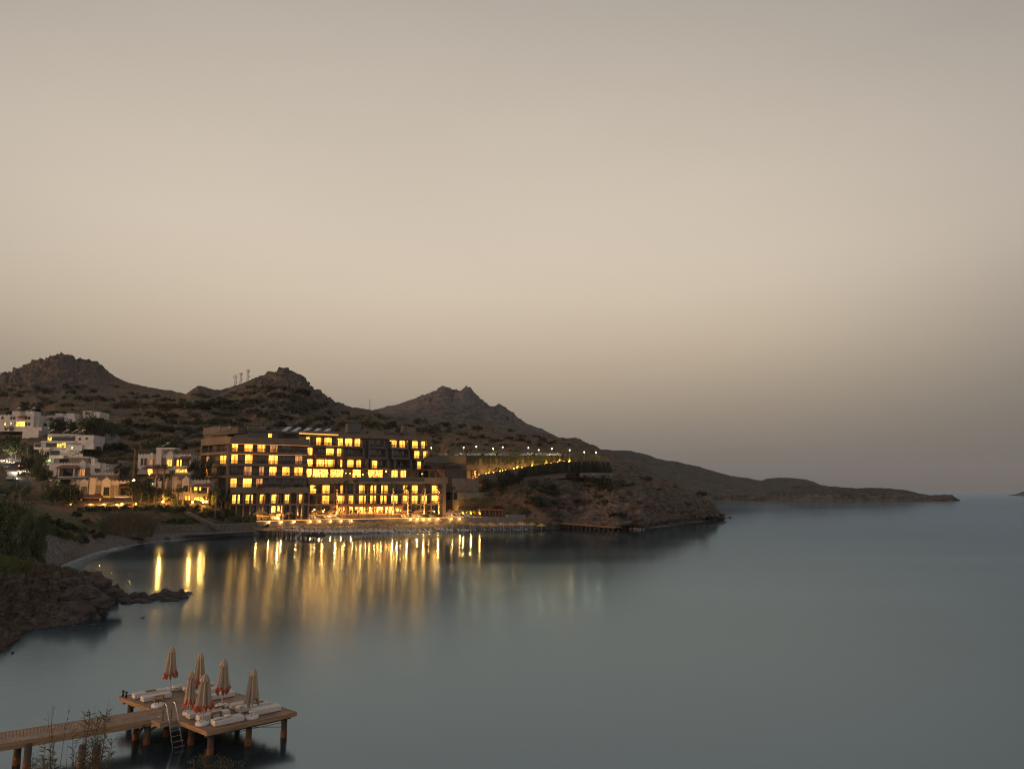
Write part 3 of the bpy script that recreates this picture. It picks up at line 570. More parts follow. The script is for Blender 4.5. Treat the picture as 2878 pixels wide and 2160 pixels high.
def window(parent, F, s0, s1, z0, z1, kind, o=0.0, leaves=2, transom=False):
    """frame with its pane as a sub-part, standing on the wall plane at offset o"""
    fw = .07; f = MB(); w = s1 - s0
    F.bx(f, s0 - fw, s0, z0 - fw, z1 + fw, o + .004, o + .09); F.bx(f, s1, s1 + fw, z0 - fw, z1 + fw, o + .004, o + .09)
    F.bx(f, s0, s1, z1, z1 + fw, o + .004, o + .088); F.bx(f, s0, s1, z0 - fw, z0, o + .004, o + .088)
    for k in range(1, leaves): F.bx(f, s0 + w * k / leaves - .05, s0 + w * k / leaves + .05, z0, z1, o + .004, o + .085)
    if transom: F.bx(f, s0, s1, (z0 + z1) / 2 - .05, (z0 + z1) / 2 + .05, o + .004, o + .083)
    fo = f.build('window', M['frame'], parent, world=True)
    g = MB(); F.bx(g, s0, s1, z0, z1, o + .002, o + .035)
    mat = {'L': 'lit', 'W': 'lit_dim', 'D': 'glass', 'H': 'lit_hot', 'G': 'lit_green', 'C': 'curtain'}[kind]
    me = g.build('pane', M[mat], None); me.parent = fo; l = parent.location
    me.location = -l; KIDS.setdefault(fo.name, []).append(me)
    return fo
def building(name, label, cat, F, group=None):
    return thing(name, label, cat, (F.a.x, F.a.y, 0), group)

# ------------------------------------------------------------------ the hotel
FL = Facade(640, 212, 863, 222)           # left wing, front
FS = Facade(557, 223, 640, 212)           # left wing, side
FLL = Facade(648, 211, 869, 221)          # the storey under the left wing
FR = Facade(868, 231, 1245, 240)          # lower block on the right
FU = Facade(862, 236, 1206, 258)          # upper block on the right
hotel = building('hotel', 'large tan terraced hotel with rows of golden lit windows above the beach', 'hotel', FL)
def zat(F, u, v, o=0): return F.sz(u, v, o)[1]
zL = [zat(FL, 650, v) for v in (1368.5, 1334.5, 1301, 1267)]; zLtop = zat(FL, 650, 1226.5)
zR = [zat(FU, 900, v) for v in (1341, 1312, 1280, 1250)]; zRtop = zat(FU, 900, 1213)
zB = [zat(FR, 900, v) for v in (1415.5, 1386.5)]; zBp0 = zat(FR, 900, 1358.5); zBtop = zat(FR, 900, 1340)
zG = zB[0] - 3.2; zLL = zat(FLL, 700, 1415); zLL1 = zat(FLL, 700, 1385)
W_ = MB()
FL.bx(W_, 0, FL.L, zLL1, zLtop - .25, -9, -1.6)
FS.bx(W_, 0, FS.L - 1.7, zLL, zLtop - .25, -9, -1.7)
FLL.bx(W_, 0, FLL.L + .2, 3.5, zLL1 - .02, -9, -1.5)
FR.bx(W_, 0, FR.L, 3.5, zBp0, -9, -1.5)
FU.bx(W_, 0, FU.L, zBp0 - 2, zRtop - .3, -11, -1.7)
W_.build('wall', M['tan'], hotel, world=True)
P_ = MB()      # roof parapets and slab edges
FL.bx(P_, -.02, FL.L + .1, zLtop - 2.0, zLtop, -9.3, .02); FS.bx(P_, -.1, FS.L - .04, zLtop - 2.03, zLtop + .03, -9, .0)
P_.build('roof_parapet', M['tan'], hotel, world=True)
for k, z in enumerate(zL[1:]):
    m = MB(); FL.bx(m, 0, FL.L, z - .75, z, -1.58, 0); m.build('balcony_slab', M['tan'], hotel, world=True)
    m = MB(); FS.bx(m, 0, FS.L - .03, z - .77, z - .02, -1.68, .01); m.build('balcony_slab', M['tan'], hotel, world=True)
m = MB(); FS.bx(m, 3.5, FS.L - .03, zL[0] - .8, zL[0], -1.66, .01); m.build('balcony_slab', M['tan'], hotel, world=True)
m = MB(); FL.bx(m, -.55, .1, zLL - 3, zLtop - 2.04, -1.6, .03); m.build('corner_pier', M['tan'], hotel, world=True)
m = MB(); FS.bx(m, 0, .5, zL[1] - 2, zLtop - 2.04, -1.5, .03); m.build('corner_pier', M['tan'], hotel, world=True)
for k, z in enumerate(zL):
    m = MB(); FL.bx(m, .1, FL.L, z + .02, z + 1.0, -.12, -.08); m.build('balcony_rail', M['rail'], hotel, world=True)
    if k: m = MB(); FS.bx(m, 0.5, FS.L - .6, z + .02, z + 1.0, -.12, -.08); m.build('balcony_rail', M['rail'], hotel, world=True)
# led lines under the upper slabs
m = MB(); FL.bx(m, .1, FL.L - .1, zLtop - 2.09, zLtop - 2.01, -.3, -.06); FL.bx(m, .1, FL.L - .3, zL[3] - .83, zL[3] - .76, -.3, -.06); m.build('led_strip', M['strip'], hotel, world=True)
# lower stone band and storey under the left wing
m = MB(); FLL.bx(m, 0, FLL.L + .3, zLL1, zL[0] + .05, -1.2, .25); m.build('stone_band', M['stone'], hotel, world=True)
m = MB(); FLL.bx(m, 0, FLL.L, zLL - .55, zLL, -1.45, .2); m.build('balcony_slab', M['tan'], hotel, world=True)
for x in (0, 17.2, 34.5, 52, 69.5, 87, 104, 122, 140, 157, 175, 192, 208): 
    m = MB(); s_ = x / 208 * FLL.L; FLL.bx(m, s_ - .2, s_ + .2, 3.8, zLL1, -1.47, .18); m.build('pier', M['tan'], hotel, world=True)
m = MB(); FLL.bx(m, .3, FLL.L, zLL + .02, zLL + .95, -.1, -.06); m.build('balcony_rail', M['rail'], hotel, world=True)
# lower block
m = MB(); FR.bx(m, -.4, FR.L + 1.6, zBp0, zBtop, -9, .35); m.build('stone_band', M['stone'], hotel, world=True)
m = MB(); FR.px(m, 1002, 1342.5, 1192, 1352, .37, .5); m.build('infinity_pool_edge', M['glass'], hotel, world=True)
for z in zB: m = MB(); FR.bx(m, 0, FR.L, z - .5, z, -1.48, .2); m.build('balcony_slab', M['tan'], hotel, world=True)
for x in (835, 868, 903.5, 940, 964, 994, 1022, 1049, 1078, 1106, 1130, 1156, 1183, 1212, 1240):
    if x < 860: continue
    s_ = FR.sz(x, 1400)[0]; m = MB()
    if x in (1130, 1183):       # slanted fins
        FR.bx(m, s_ - .2, s_ + .25, 3.8, zB[1], -1.47, .19); a, b = FR.p(s_ + .2, zB[1], .3), FR.p(s_ + 1.3, zBp0, .3); m.bar(a, b, .35, .35)
    else: FR.bx(m, s_ - .17, s_ + .17, 3.8, zBp0, -1.47, .19)
    m.build('pier', M['tan'], hotel, world=True)
for z in zB: m = MB(); FR.bx(m, .2, FR.L - .3, z + .02, z + .95, -.1, -.06); m.build('balcony_rail', M['rail'], hotel, world=True)
m = MB(); s_ = FR.sz(1240, 1400)[0]; FR.bx(m, s_ + .3, s_ + 1.5, 3.5, zBtop + .3, -9.2, .6); a = FR.p(s_ + .9, zBtop + .3, .2); m.bar(a, FR.p(s_ - 1.5, zBtop + 2.6, .2), .6, .5); m.build('end_fin_wall', M['tan'], hotel, world=True)
# upper block: stepped bays
zz4 = zR + [zRtop - 1.35]
m = MB(); FU.bx(m, 0, FU.L, zRtop - 1.5, zRtop, -11, -.3); FU.px(m, 857, 1209, 952, 1221, -11, .1); m.build('roof_parapet', M['tan'], hotel, world=True)
bays = [[(860, 948), (952, 1018), (1034, 1080), (1096, 1147), (1154, 1204)], [(886, 966), (970, 1022), (1034, 1086), (1100, 1150), (1160, 1206)], [(862, 955), (968, 1034), (1040, 1092), (1106, 1155), (1168, 1214)]]
for k, row in enumerate(bays):
    z = zR[3 - k]; zt = (zR + [zRtop - 1.5])[4 - k] - .7
    for u0, u1 in row:
        m = MB(); s0, s1 = FU.sz(u0, 1300)[0], FU.sz(u1, 1300)[0]; FU.bx(m, s0, s1, z - .65, z, -1.68, .15 + .25 * k); m.build('balcony_slab', M['tan'] if u0 < 1030 else M['grey_render'], hotel, world=True)
        m = MB(); FU.bx(m, s0 + .05, s1 - .05, z + .02, z + .95, -.02 + .25 * k, .02 + .25 * k); m.build('balcony_rail', M['rail'], hotel, world=True)
        for q in ([s1 - .45] if u0 <= 1000 else [s1 - .45, s0]):
            m = MB(); FU.bx(m, q, q + .45, z + .01, zt - .02, -1.66, .13 + .25 * k); m.build('fin_wall', M['tan'] if u0 < 1030 else M['grey_render'], hotel, world=True)
for u0, u1 in ((1019, 1033), (1088, 1097), (1149, 1155)):
    m = MB(); s0, s1 = FU.sz(u0, 1300)[0], FU.sz(u1, 1300)[0]; FU.bx(m, s0, s1, zR[0], zRtop - 1.52, -1.68, -1.5); m.build('recess_shade_panel', M['dark_render'], hotel, world=True)  # dark panels paint the shade of the recesses between bays
m = MB(); FU.px(m, 841, 1218.5, 951, 1220.5, -.2, .16); FU.px(m, 918, 1252.2, 967, 1253.6, -.2, .18); m.build('led_strip', M['strip_hot'], hotel, world=True)
# rooftop boxes
def roof_box(F, u0, v0, u1, v1, o0, o1, mat='grey_render', name='rooftop_box'):
    m = MB(); F.px(m, u0, v0, u1, v1, o0, o1); return m.build(name, M[mat], hotel, world=True)
roof_box(FL, 696, 1213, 781, 1231, -7, -3, 'grey_render'); roof_box(FL, 695, 1206, 781, 1214, -7.4, -2.8, 'grey_render'); roof_box(FL, 698, 1196.5, 748, 1206.5, -7, -3.2, 'tan')
roof_box(FL, 781, 1213, 840, 1231, -8, -6, 'dark_render'); roof_box(FL, 800, 1211, 838, 1219, -8, -4, 'grey_render')
roof_box(FS, 571, 1202, 619, 1216, -5, -3, 'grey_render'); roof_box(FS, 621, 1200, 650, 1208, -5.5, -3, 'grey_render'); roof_box(FS, 588, 1208, 668, 1217, -6, -3.2, 'dark_render'); roof_box(FS, 574, 1216, 640, 1229, -6, -4, 'dark_render')
roof_box(FU, 978, 1190, 1014, 1216, -6, -3, 'grey_render'); roof_box(FU, 1134, 1195, 1146, 1222, -6, -3.4, 'grey_render'); roof_box(FU, 1146, 1199, 1168, 1224, -6, -3, 'tan'); roof_box(FU, 1036, 1211, 1075, 1219, -6, -4, 'glass', 'rooftop_pool_glass'); roof_box(FU, 1084, 1213, 1134, 1220, -6, -4, 'dark_render')
roof_box(FU, 1200, 1225, 1212, 1256, -4, -.5, 'tan', 'end_fin_wall')
for i in range(5):          # white tilted collectors: things carried by the roof
    u = 808 + i * 28.5; m = MB(); a, b = FU.p(FU.sz(u, 1207)[0], 0, -4), None
    t = FU.sz(u, 1207)[0]; z0 = zRtop + .05
    p0, p1 = FU.p(t - 1.2, z0, -3), FU.p(t + .9, z0 + 1.45, -3.8); q0, q1 = FU.p(t + .2, z0, -3), FU.p(t + 2.3, z0 + 1.45, -3.8); dn = Vector((0, 0, -.08))
    m.hexa([p0 + dn, q0 + dn, q1 + dn, p1 + dn, p0, q0, q1, p1]); m.bar(FU.p(t + 2.0, z0 - .3, -3.8), FU.p(t + 2.0, z0 + 1.3, -3.8), .07); m.bar(FU.p(t + .9, z0 - .3, -3.8), FU.p(t + .9, z0 + 1.3, -3.8), .07)
    tag(m.build('solar_collector', M['solar']), nth(i + 1) + ' tilted white solar collector from the left on the hotel roof', 'solar panel', 'solar collectors on the hotel roof')

LAMPS = []
def row(F, o, z0, h, items, tr=False, S=(0, 1)):
    for x0, x1, k in items:
        u0, u1 = S[0] + x0 * S[1], S[0] + x1 * S[1]
        # shift for depth of recess is already in the ray
        s0, s1 = F.sz(u0, vz(z0 + 1, F.a.y), o)[0], F.sz(u1, vz(z0 + 1, F.a.y), o)[0]
        if s1 - s0 < .25: s1 = s0 + .25
        window(hotel, F, s0 - .02, s1 + .02, z0 + .05, z0 + h + .13, k, o, 2 if s1 - s0 > 1.1 else 1)
        if k in 'LH' and s1 - s0 > .8:      # ceiling light of a lit balcony
            c = F.p((s0 + s1) / 2, z0 + h + .02, o + .8) - hotel.location; m = MB(); m.box(tuple(c), (.22, .22, .06)); m.build('ceiling_lamp', M['lamp'], hotel); LAMPS.append(c - Vector((0, 0, .12)))
A = (550, .1582); B_ = (500, .226); C_2 = (830, .19)
row(FL, -1.6, zL[3], 2.45, [(645, 748, 'L'), (868, 1010, 'L'), (1098, 1232, 'L'), (1325, 1450, 'W'), (1530, 1690, 'D'), (1785, 1920, 'C')], S=A)
row(FL, -1.6, zL[2], 2.4, [(635, 742, 'L'), (880, 1005, 'L'), (1110, 1225, 'D'), (1300, 1452, 'L'), (1535, 1680, 'D'), (1768, 1890, 'W')], S=A)
row(FL, -1.6, zL[1], 2.4, [(620, 740, 'D'), (855, 990, 'W'), (1130, 1210, 'W'), (1308, 1430, 'L'), (1540, 1668, 'L'), (1748, 1895, 'L')], S=A)
row(FL, -1.6, zL[0], 2.4, [(615, 722, 'L'), (840, 988, 'L'), (1078, 1185, 'W'), (1290, 1440, 'D'), (1530, 1670, 'D'), (1750, 1890, 'D')], S=A)
row(FS, -1.7, zL[3], 2.3, [(240, 300, 'D'), (380, 440, 'D'), (480, 505, 'D')], S=A)
row(FS, -1.7, zL[2], 2.3, [(195, 235, 'W'), (260, 340, 'D'), (440, 545, 'L')], S=A)
row(FS, -1.7, zL[1], 2.3, [(128, 160, 'L'), (175, 222, 'L'), (380, 500, 'D')], S=A)
row(FLL, -1.5, zLL, 2.45, [(675, 765, 'L'), (842, 930, 'L'), (1010, 1080, 'L'), (1165, 1245, 'L'), (1325, 1397, 'L'), (1480, 1565, 'L')], S=B_)
row(FLL, -1.5, zLL - 3.3, 2.4, [(905, 990, 'D'), (1020, 1110, 'D'), (1160, 1305, 'H'), (1330, 1420, 'D'), (1510, 1580, 'D')], S=B_)
row(FR, -1.5, zB[1], 2.45, [(220, 305, 'L'), (390, 505, 'L'), (668, 705, 'L'), (795, 870, 'D'), (945, 1025, 'L'), (1112, 1192, 'L'), (1272, 1362, 'L'), (1500, 1560, 'D'), (1600, 1655, 'L'), (1722, 1805, 'L'), (1890, 1960, 'D'), (2022, 2105, 'L')], S=C_2)
row(FR, -1.5, zB[0], 2.45, [(205, 320, 'D'), (380, 500, 'L'), (625, 720, 'L'), (792, 857, 'L'), (943, 1038, 'L'), (1107, 1192, 'L'), (1262, 1347, 'L'), (1420, 1507, 'L'), (1568, 1650, 'L'), (1720, 1805, 'L'), (1865, 1942, 'L'), (2018, 2105, 'L')], S=C_2)
row(FR, -1.5, zG, 2.4, [(205, 300, 'D'), (400, 500, 'D'), (622, 722, 'H'), (800, 1030, 'H'), (1090, 1290, 'H'), (1330, 1430, 'H'), (1650, 1740, 'D'), (1800, 1890, 'D'), (2020, 2100, 'D')], S=C_2)
row(FU, -1.7, zR[3], 2.35, [(158, 208, 'L'), (310, 378, 'L'), (432, 535, 'L'), (622, 700, 'L'), (735, 840, 'L'), (877, 955, 'L'), (983, 1008, 'L'), (1100, 1165, 'D'), (1200, 1250, 'D'), (1398, 1495, 'L'), (1543, 1620, 'L'), (1650, 1672, 'L'), (1730, 1810, 'L'), (1865, 1915, 'L')], S=C_2)
row(FU, -1.7, zR[2], 2.35, [(163, 250, 'L'), (330, 410, 'D'), (455, 567, 'L'), (617, 683, 'L'), (780, 850, 'D'), (1100, 1190, 'D'), (1240, 1290, 'D'), (1435, 1520, 'D'), (1580, 1620, 'D'), (1755, 1832, 'L'), (1895, 1940, 'L')], S=C_2)
row(FU, -1.7, zR[1], 2.4, [(163, 250, 'H'), (300, 385, 'H'), (395, 470, 'H'), (480, 580, 'L'), (620, 690, 'L'), (768, 857, 'L'), (905, 975, 'L'), (1000, 1032, 'L'), (1108, 1207, 'L'), (1255, 1320, 'D'), (1450, 1545, 'D'), (1590, 1650, 'D'), (1780, 1855, 'L'), (1905, 1960, 'D')], S=C_2)
row(FU, -1.7, zR[0], 2.6, [(150, 235, 'H'), (260, 475, 'H'), (520, 705, 'H'), (850, 970, 'H'), (1000, 1032, 'L'), (1075, 1290, 'H'), (1425, 1510, 'L'), (1560, 1635, 'L'), (1795, 1860, 'D'), (1905, 1960, 'D')], S=C_2)
s0, z1 = FL.sz(754, 1218, -2.98); s1, z0 = FL.sz(764, 1229, -2.98); window(hotel, FL, s0, s1, z0, z1, 'L', -2.98, 2)
for k_, c in enumerate(LAMPS): point(hotel, c, 26 if c.z > 13 else 60, (1, .5, .14), .1)
# restaurant terrace: awning, pergola, lamps, tables
m = MB(); FU.px(m, 862, 1310.5, 1022, 1312.5, .1, 4.2); FU.px(m, 930, 1312, 1028, 1317.5, -.5, 3.2); aw = m.build('awning', M['dark_render'], hotel, world=True)
pr = thing('roof_pergola', 'orange lit timber pergola under the second floor of the hotel', 'pergola', FU.p(1, zR[1], 1)); m = MB()
for i in range(9): FU.px(m, 860 + i * 9.5, 1277, 861.5 + i * 9.5, 1278.6, .5, 3.4)
FU.px(m, 858, 1278.7, 940, 1280, .6, .8); FU.px(m, 858, 1278.7, 940, 1280, 3.0, 3.2)
m.build('beam', M['redwood'], pr, world=True)
for u in (861, 888, 912, 938): m = MB(); FU.px(m, u, 1280.1, u + 1.4, 1311, 2.95, 3.1); m.build('post', M['redwood'], pr, world=True)
def globe(name, label, cat, p, r, mat, group, h=0.0, power=0, color=(1, .48, .13), postm='iron'):
    """a lamp: glowing glass on a short post"""
    t = thing(name, label, cat, (p[0], p[1], p[2]), group)
    if h: m = MB(); m.tube([(0, 0, 0), (0, 0, h - r * .8)], .035 if h < 2 else .06, 6); m.build('post', M[postm], t)
    m = MB(); m.ball((0, 0, h), r, 7); m.build('glass', M[mat], t, smooth=True)
    if power: point(t, (0, 0, h + r + .12) if h < 1.5 else (0, 0, h - r - .15), power, color)
    return t
i = 0
for u, v in ((870, 1326), (885, 1332), (902, 1328), (921, 1329), (942, 1330), (958, 1328), (972, 1329), (984, 1330), (1004, 1331), (1020, 1333), (1049, 1329), (1085, 1324), (1112, 1333), (1186, 1331), (1130, 1335), (1243, 1334)):
    i += 1; s_, z_ = FU.sz(u, v, 1.2); globe('terrace_lamp', nth(i) + ' small warm lamp from the left on the hotel restaurant terrace', 'lamp', FU.p(s_, zR[0] - .2, 1.2), .16 if u != 1085 else .26, 'lamp', 'lamps on the restaurant terrace', max(1.2, z_ - zR[0] + .2), 55, (1, .5, .14))
# tables with chairs along the terrace
def table_proto():
    t = thing('terrace_table', 'x', 'table', group='tables on the restaurant terrace'); m = MB(); m.lathe([(.01, .74), (.45, .74), (.45, .78), (.01, .78)], 10); m.build('tabletop', M['brownwood'], t)
    m = MB(); m.tube([(0, 0, 0), (0, 0, .74)], .05, 6); m.lathe([(.3, 0), (.3, .04), (.02, .05)], 8); m.build('leg', M['iron'], t); return t
def chair_proto(nm='terrace_chair', grp='chairs on the restaurant terrace'):
    t = thing(nm, 'x', 'chair', group=grp); m = MB(); m.box((0, 0, .44), (.48, .48, .06)); m.build('seat', M['brownwood'], t)
    m = MB(); m.box((0, .22, .7), (.46, .05, .5)); m.build('backrest', M['brownwood'], t)
    for x in (-.2, .2):
        for y in (-.2, .2): m = MB(); m.box((x, y, .2), (.05, .05, .41)); m.build('leg', M['iron'], t)
    return t
tp, cp = table_proto(), chair_proto()
tp.location = FU.p(1.5, zR[0] - .2, 2.2); tp['label'] = 'first round table from the left on the hotel restaurant terrace'; cp.location = FU.p(.7, zR[0] - .2, 2.2); cp['label'] = 'first dark chair from the left on the hotel restaurant terrace'
n = 1
for i in range(1, 13):
    s_ = 1.5 + i * 2.9; q = FU.p(s_, zR[0] - .2, 2.0 + .5 * (i % 2)); copy_tree(tp, q, 0, nth(i + 1) + ' round table from the left on the hotel restaurant terrace')
    for dx in (-.75, .75):
        n += 1; copy_tree(cp, q + FU.d * dx, FU.rz + (math.pi / 2 if dx < 0 else -math.pi / 2), nth(n) + ' dark chair from the left on the hotel restaurant terrace')
# balcony chairs in front of lit windows
bc = chair_proto('balcony_chair', 'chairs on the hotel balconies'); first = [True]
names = {0: 'first', 1: 'second', 2: 'third', 3: 'fourth'}
def bchairs(F, z, us_, floor, o=-.8):
    for i, u in enumerate(us_):
        s_ = F.sz(u, vz(z, F.a.y), o)[0]; q = F.p(s_, z, o); lab = '%s dark chair from the left on the %s' % (nth(i + 1), floor)
        if first[0]: bc.location = q; bc['label'] = lab; first[0] = False
        else: copy_tree(bc, q, F.rz + R.uniform(-.6, .6) + math.pi / 2 * R.choice((-1, 1)), lab)
bchairs(FL, zL[3], [654, 664, 728, 741, 771], 'top balcony of the hotel left wing'); bchairs(FL, zL[2], [757, 769, 834], 'third balcony up of the hotel left wing'); bchairs(FL, zL[1], [761, 773, 806, 829, 841], 'second balcony up of the hotel left wing')
bchairs(FLL, zLL, [691, 704, 729, 764, 802, 820], 'stone balconies under the hotel left wing')
bchairs(FR, zB[1], [919, 1013, 1020, 1045, 1052, 1077, 1085, 1137, 1160, 1220], 'upper row of lower block balconies'); bchairs(FR, zB[0], [914, 951, 984, 1014, 1024, 1044, 1053, 1073, 1081, 1110, 1132, 1141, 1163, 1217], 'bottom row of lower block balconies')
bchairs(FU, zR[3], [925, 970, 979, 1101, 1110, 1165], 'top balconies of the hotel right block')

# ------------------------------------------------------------------ beach terrace
Tw = [(722, 208.5), (870, 221), (1000, 227), (1300, 241), (1420, 243)]
tz = 3.45
def strip(pts, z0, z1, w, m=None, back=True):
    """a wall or slab following ground points (u,Y), front edge on them, w metres deep"""
    m = m or MB(); P = []
    for u, Y in pts: q = at(u, 1450, Y); P.append(Vector((q.x, q.y, 0)))
    for a, b in zip(P, P[1:]):
        d = (b - a).normalized(); nn = Vector((-d.y, d.x, 0)) * w
        za = (lambda q: q) 
        A0, B0 = a, b
        m.hexa([(A0.x, A0.y, z0), (B0.x, B0.y, z0), (B0.x + nn.x, B0.y + nn.y, z0), (A0.x + nn.x, A0.y + nn.y, z0), (A0.x, A0.y, z1), (B0.x, B0.y, z1), (B0.x + nn.x, B0.y + nn.y, z1), (A0.x + nn.x, A0.y + nn.y, z1)])
    return m
terr = thing('pool_terrace', 'long grey walled sun terrace between the hotel and the beach', 'terrace', at(870, 1450, 221) * 1); terr.location.z = 0
strip(Tw, -.5, tz, .5).build('retaining_wall', M['concrete'], terr, world=True)
strip([(u, Y + .4) for u, Y in Tw], tz - .35, tz - .01, 4.3).build('floor', M['paving'], terr, world=True)
strip([(u, Y + 4.5) for u, Y in Tw[:4]], tz - .5, 5.0, 9).build('upper_floor', M['paving'], terr, world=True)
strip([(u, Y + .1) for u, Y in Tw[:4]], tz + .02, tz + .12, .1).build('led_strip', M['strip_hot'], terr, world=True)
strip([(u, Y + 4.3) for u, Y in Tw[:4]], 4.7, 4.8, .12).build('led_strip', M['strip'], terr, world=True)
def leafcloud(c, rad, n, s, seed=0, dens=None, flat=1.0, clumps=0):
    rr = random.Random(seed); m = MB(); cl = [(rr.gauss(0, .5), rr.gauss(0, .5), rr.gauss(0, .5)) for _ in range(max(1, clumps))]
    for i in range(n):
        if clumps:
            q = cl[i % len(cl)]; p = [q[k] + rr.gauss(0, .19) for k in range(3)]
        else: p = [rr.gauss(0, .42) for _ in range(3)]
        L_ = math.sqrt(sum(k * k for k in p)); 
        if L_ > 1: p = [k / L_ * rr.uniform(.85, 1.04) for k in p]
        p = Vector((c[0] + p[0] * rad[0], c[1] + p[1] * rad[1], c[2] + p[2] * rad[2]))
        a = Vector((rr.gauss(0, 1), rr.gauss(0, 1), rr.gauss(0, .7))).normalized(); b = a.orthogonal().normalized(); k = s * rr.uniform(.6, 1.4)
        m.add([p - a * k, p - b * k * .5, p + a * k, p + b * k * .5], [(0, 1, 2, 3)])
    return m
# lit hedge along the terrace
hp = []
for i in range(26):
    u = 742 + i * 19.5
    if 955 < u < 1125: continue
    Y = float(np.interp(u, [t[0] for t in Tw], [t[1] for t in Tw])) + 4.9; q = at(u, 1447, Y)
    hp.append((q.x, q.y))
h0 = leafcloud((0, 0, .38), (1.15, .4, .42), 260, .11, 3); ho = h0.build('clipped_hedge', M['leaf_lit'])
for i, (x, y) in enumerate(hp):
    o = ho if i == 0 else ho.copy(); 
    if i: COL.objects.link(o)
    o.location = (x, y, 4.95); o.rotation_euler = (0, 0, .12); tag(o, nth(i + 1) + ' low bright green clipped hedge from the left along the pool terrace', 'hedge', 'hedges along the pool terrace')
# terrace lamps
tl = [(711 + 18, 1446), (766, 1445), (804, 1444), (820, 1441), (848, 1444), (857, 1441), (878, 1444), (908, 1444), (937, 1444), (965, 1444), (1117, 1439), (1127, 1442), (1152, 1441), (1178, 1440), (1203, 1441), (1240, 1439)]
for i, (u, v) in enumerate(tl):
    Y = float(np.interp(u, [t[0] for t in Tw], [t[1] for t in Tw])) + 5.6; q = at(u, v, Y); globe('path_lamp', nth(i + 1) + ' low glowing bollard lamp from the left along the terrace hedge', 'lamp', (q.x, q.y, 5.0), .2, 'lamp', 'bollard lamps along the terrace hedge', max(.7, q.z - 5.0), 300, (1, .46, .11))
wl_ = [(757, 1466), (792, 1465.5), (828, 1465), (873, 1464), (899, 1464), (930, 1463.5), (960, 1463), (988, 1463), (1155, 1458), (1173, 1458), (1191, 1458), (1207, 1457), (1232, 1457), (1269, 1456.5), (1293, 1456.5)]
for i, (u, v) in enumerate(wl_):
    Y = float(np.interp(u, [t[0] for t in Tw], [t[1] for t in Tw])) - .3; q = at(u, v, Y); t = thing('wall_lamp', nth(i + 1) + ' round warm wall lamp from the left on the beach terrace wall', 'lamp', q, 'wall lamps over the beach')
    m = MB(); m.ball((0, 0, 0), .21, 7); m.build('glass', M['lamp'], t, smooth=True); m = MB(); m.bar((0, .12, 0), (0, .42, .05), .08); m.build('bracket', M['iron'], t); point(t, (0, -.3, -.1), 220, (1, .48, .13))
# beach bar pergola
bar = thing('beach_bar', 'red timber pergola bar glowing orange in the middle of the terrace', 'bar', at(1050, 1450, 233)); bar.location.z = 5
Fb = Facade(965, 229, 1133, 236)
m = MB()
for i in range(24): Fb.px(m, 936 + i * 8.4, 1419.5, 938.4 + i * 8.4, 1421, -5, .3)
Fb.px(m, 934, 1421.1, 1136, 1423, -.2, .1); Fb.px(m, 934, 1421.1, 1136, 1423, -4.6, -4.3); m.build('roof_beams', M['redwood'], bar, world=True)
for u in (976, 1009, 1051, 1091, 1131): m = MB(); Fb.px(m, u - 1.2, 1423.1, u + 1.2, 1455, -.2, .08); m.build('post', M['redwood'], bar, world=True)
m = MB(); Fb.px(m, 1008, 1439, 1062, 1442, -3.2, -1.6); m.build('counter_top', M['strip_hot'], bar, world=True)  # counter top glows by itself, bar light put into its material
m = MB(); Fb.px(m, 1009, 1442.1, 1061, 1453, -3, -1.8); m.build('counter', M['brownwood'], bar, world=True)
for i, (u, v) in enumerate(((1016, 1428), (1032, 1428), (1064, 1427), (1073, 1428), (1090, 1428), (1040, 1427))):
    s_, z_ = Fb.sz(u, v, -2); t = thing('hanging_lamp', nth(i + 1) + ' hanging orange lamp shade from the left under the beach bar pergola', 'lamp', Fb.p(s_, z_, -2), 'hanging lamps in the beach bar')
    m = MB(); m.lathe([(.06, .3), (.3, -.15)], 9); m.build('lamp_shade', M['lamp'], t); m = MB(); m.tube([(0, 0, .3), (0, 0, 1.2)], .02, 5); m.build('cord', M['iron'], t)
    point(t, (0, 0, -.4), 130, (1, .48, .12))
bs = chair_proto('bar_chair', 'chairs in the beach bar'); bs.location = Fb.p(.5, 5.02, -.9); bs['label'] = 'first dark wooden chair from the left under the beach bar pergola'
for i in range(1, 14): copy_tree(bs, Fb.p(.5 + i * 1.25, 5.02, -.9 - .7 * (i % 2)), Fb.rz + R.uniform(0, 6), nth(i + 1) + ' dark wooden chair from the left under the beach bar pergola')
# parasols
def parasol_proto():
    t = thing('beach_parasol', 'x', 'parasol'); m = MB(); m.tube([(0, 0, 0), (0, 0, 2.0)], .035, 6); m.build('pole', M['polewhite'], t)
    m = MB(); m.lathe([(.02, 2.08), (.35, 1.93), (1.06, 1.56), (1.07, 1.47), (1.0, 1.52), (.3, 1.86)], 12, fn=lambda r, z, a, i: (r * (1 - .03 * math.cos(a * 6)), z + (.03 * math.cos(a * 12) if i in (3,) else 0))); m.build('canopy', M['parasol'], t); return t
pp = parasol_proto(); usedp = [False]
def put_parasol(p, lab, grp, s=1.0):
    if not usedp[0]: pp.location = p; pp['label'] = lab; pp['group'] = grp; pp.scale = (s,) * 3; usedp[0] = True; return pp
    c = copy_tree(pp, p, R.uniform(0, 3), lab, s); c['group'] = grp; return c
sp = [(680 + x * .2034, 1380 + y * .2034) for x, y in ((720, 458), (860, 455), (935, 465), (985, 470), (1060, 460), (1105, 465), (1190, 452), (1260, 462), (1275, 436), (1325, 450), (1385, 460), (1430, 430), (1470, 450), (1530, 452), (1610, 435), (1660, 448), (1750, 432), (1800, 440), (1890, 428), (1940, 438), (2015, 422), (2080, 433), (2165, 415))]
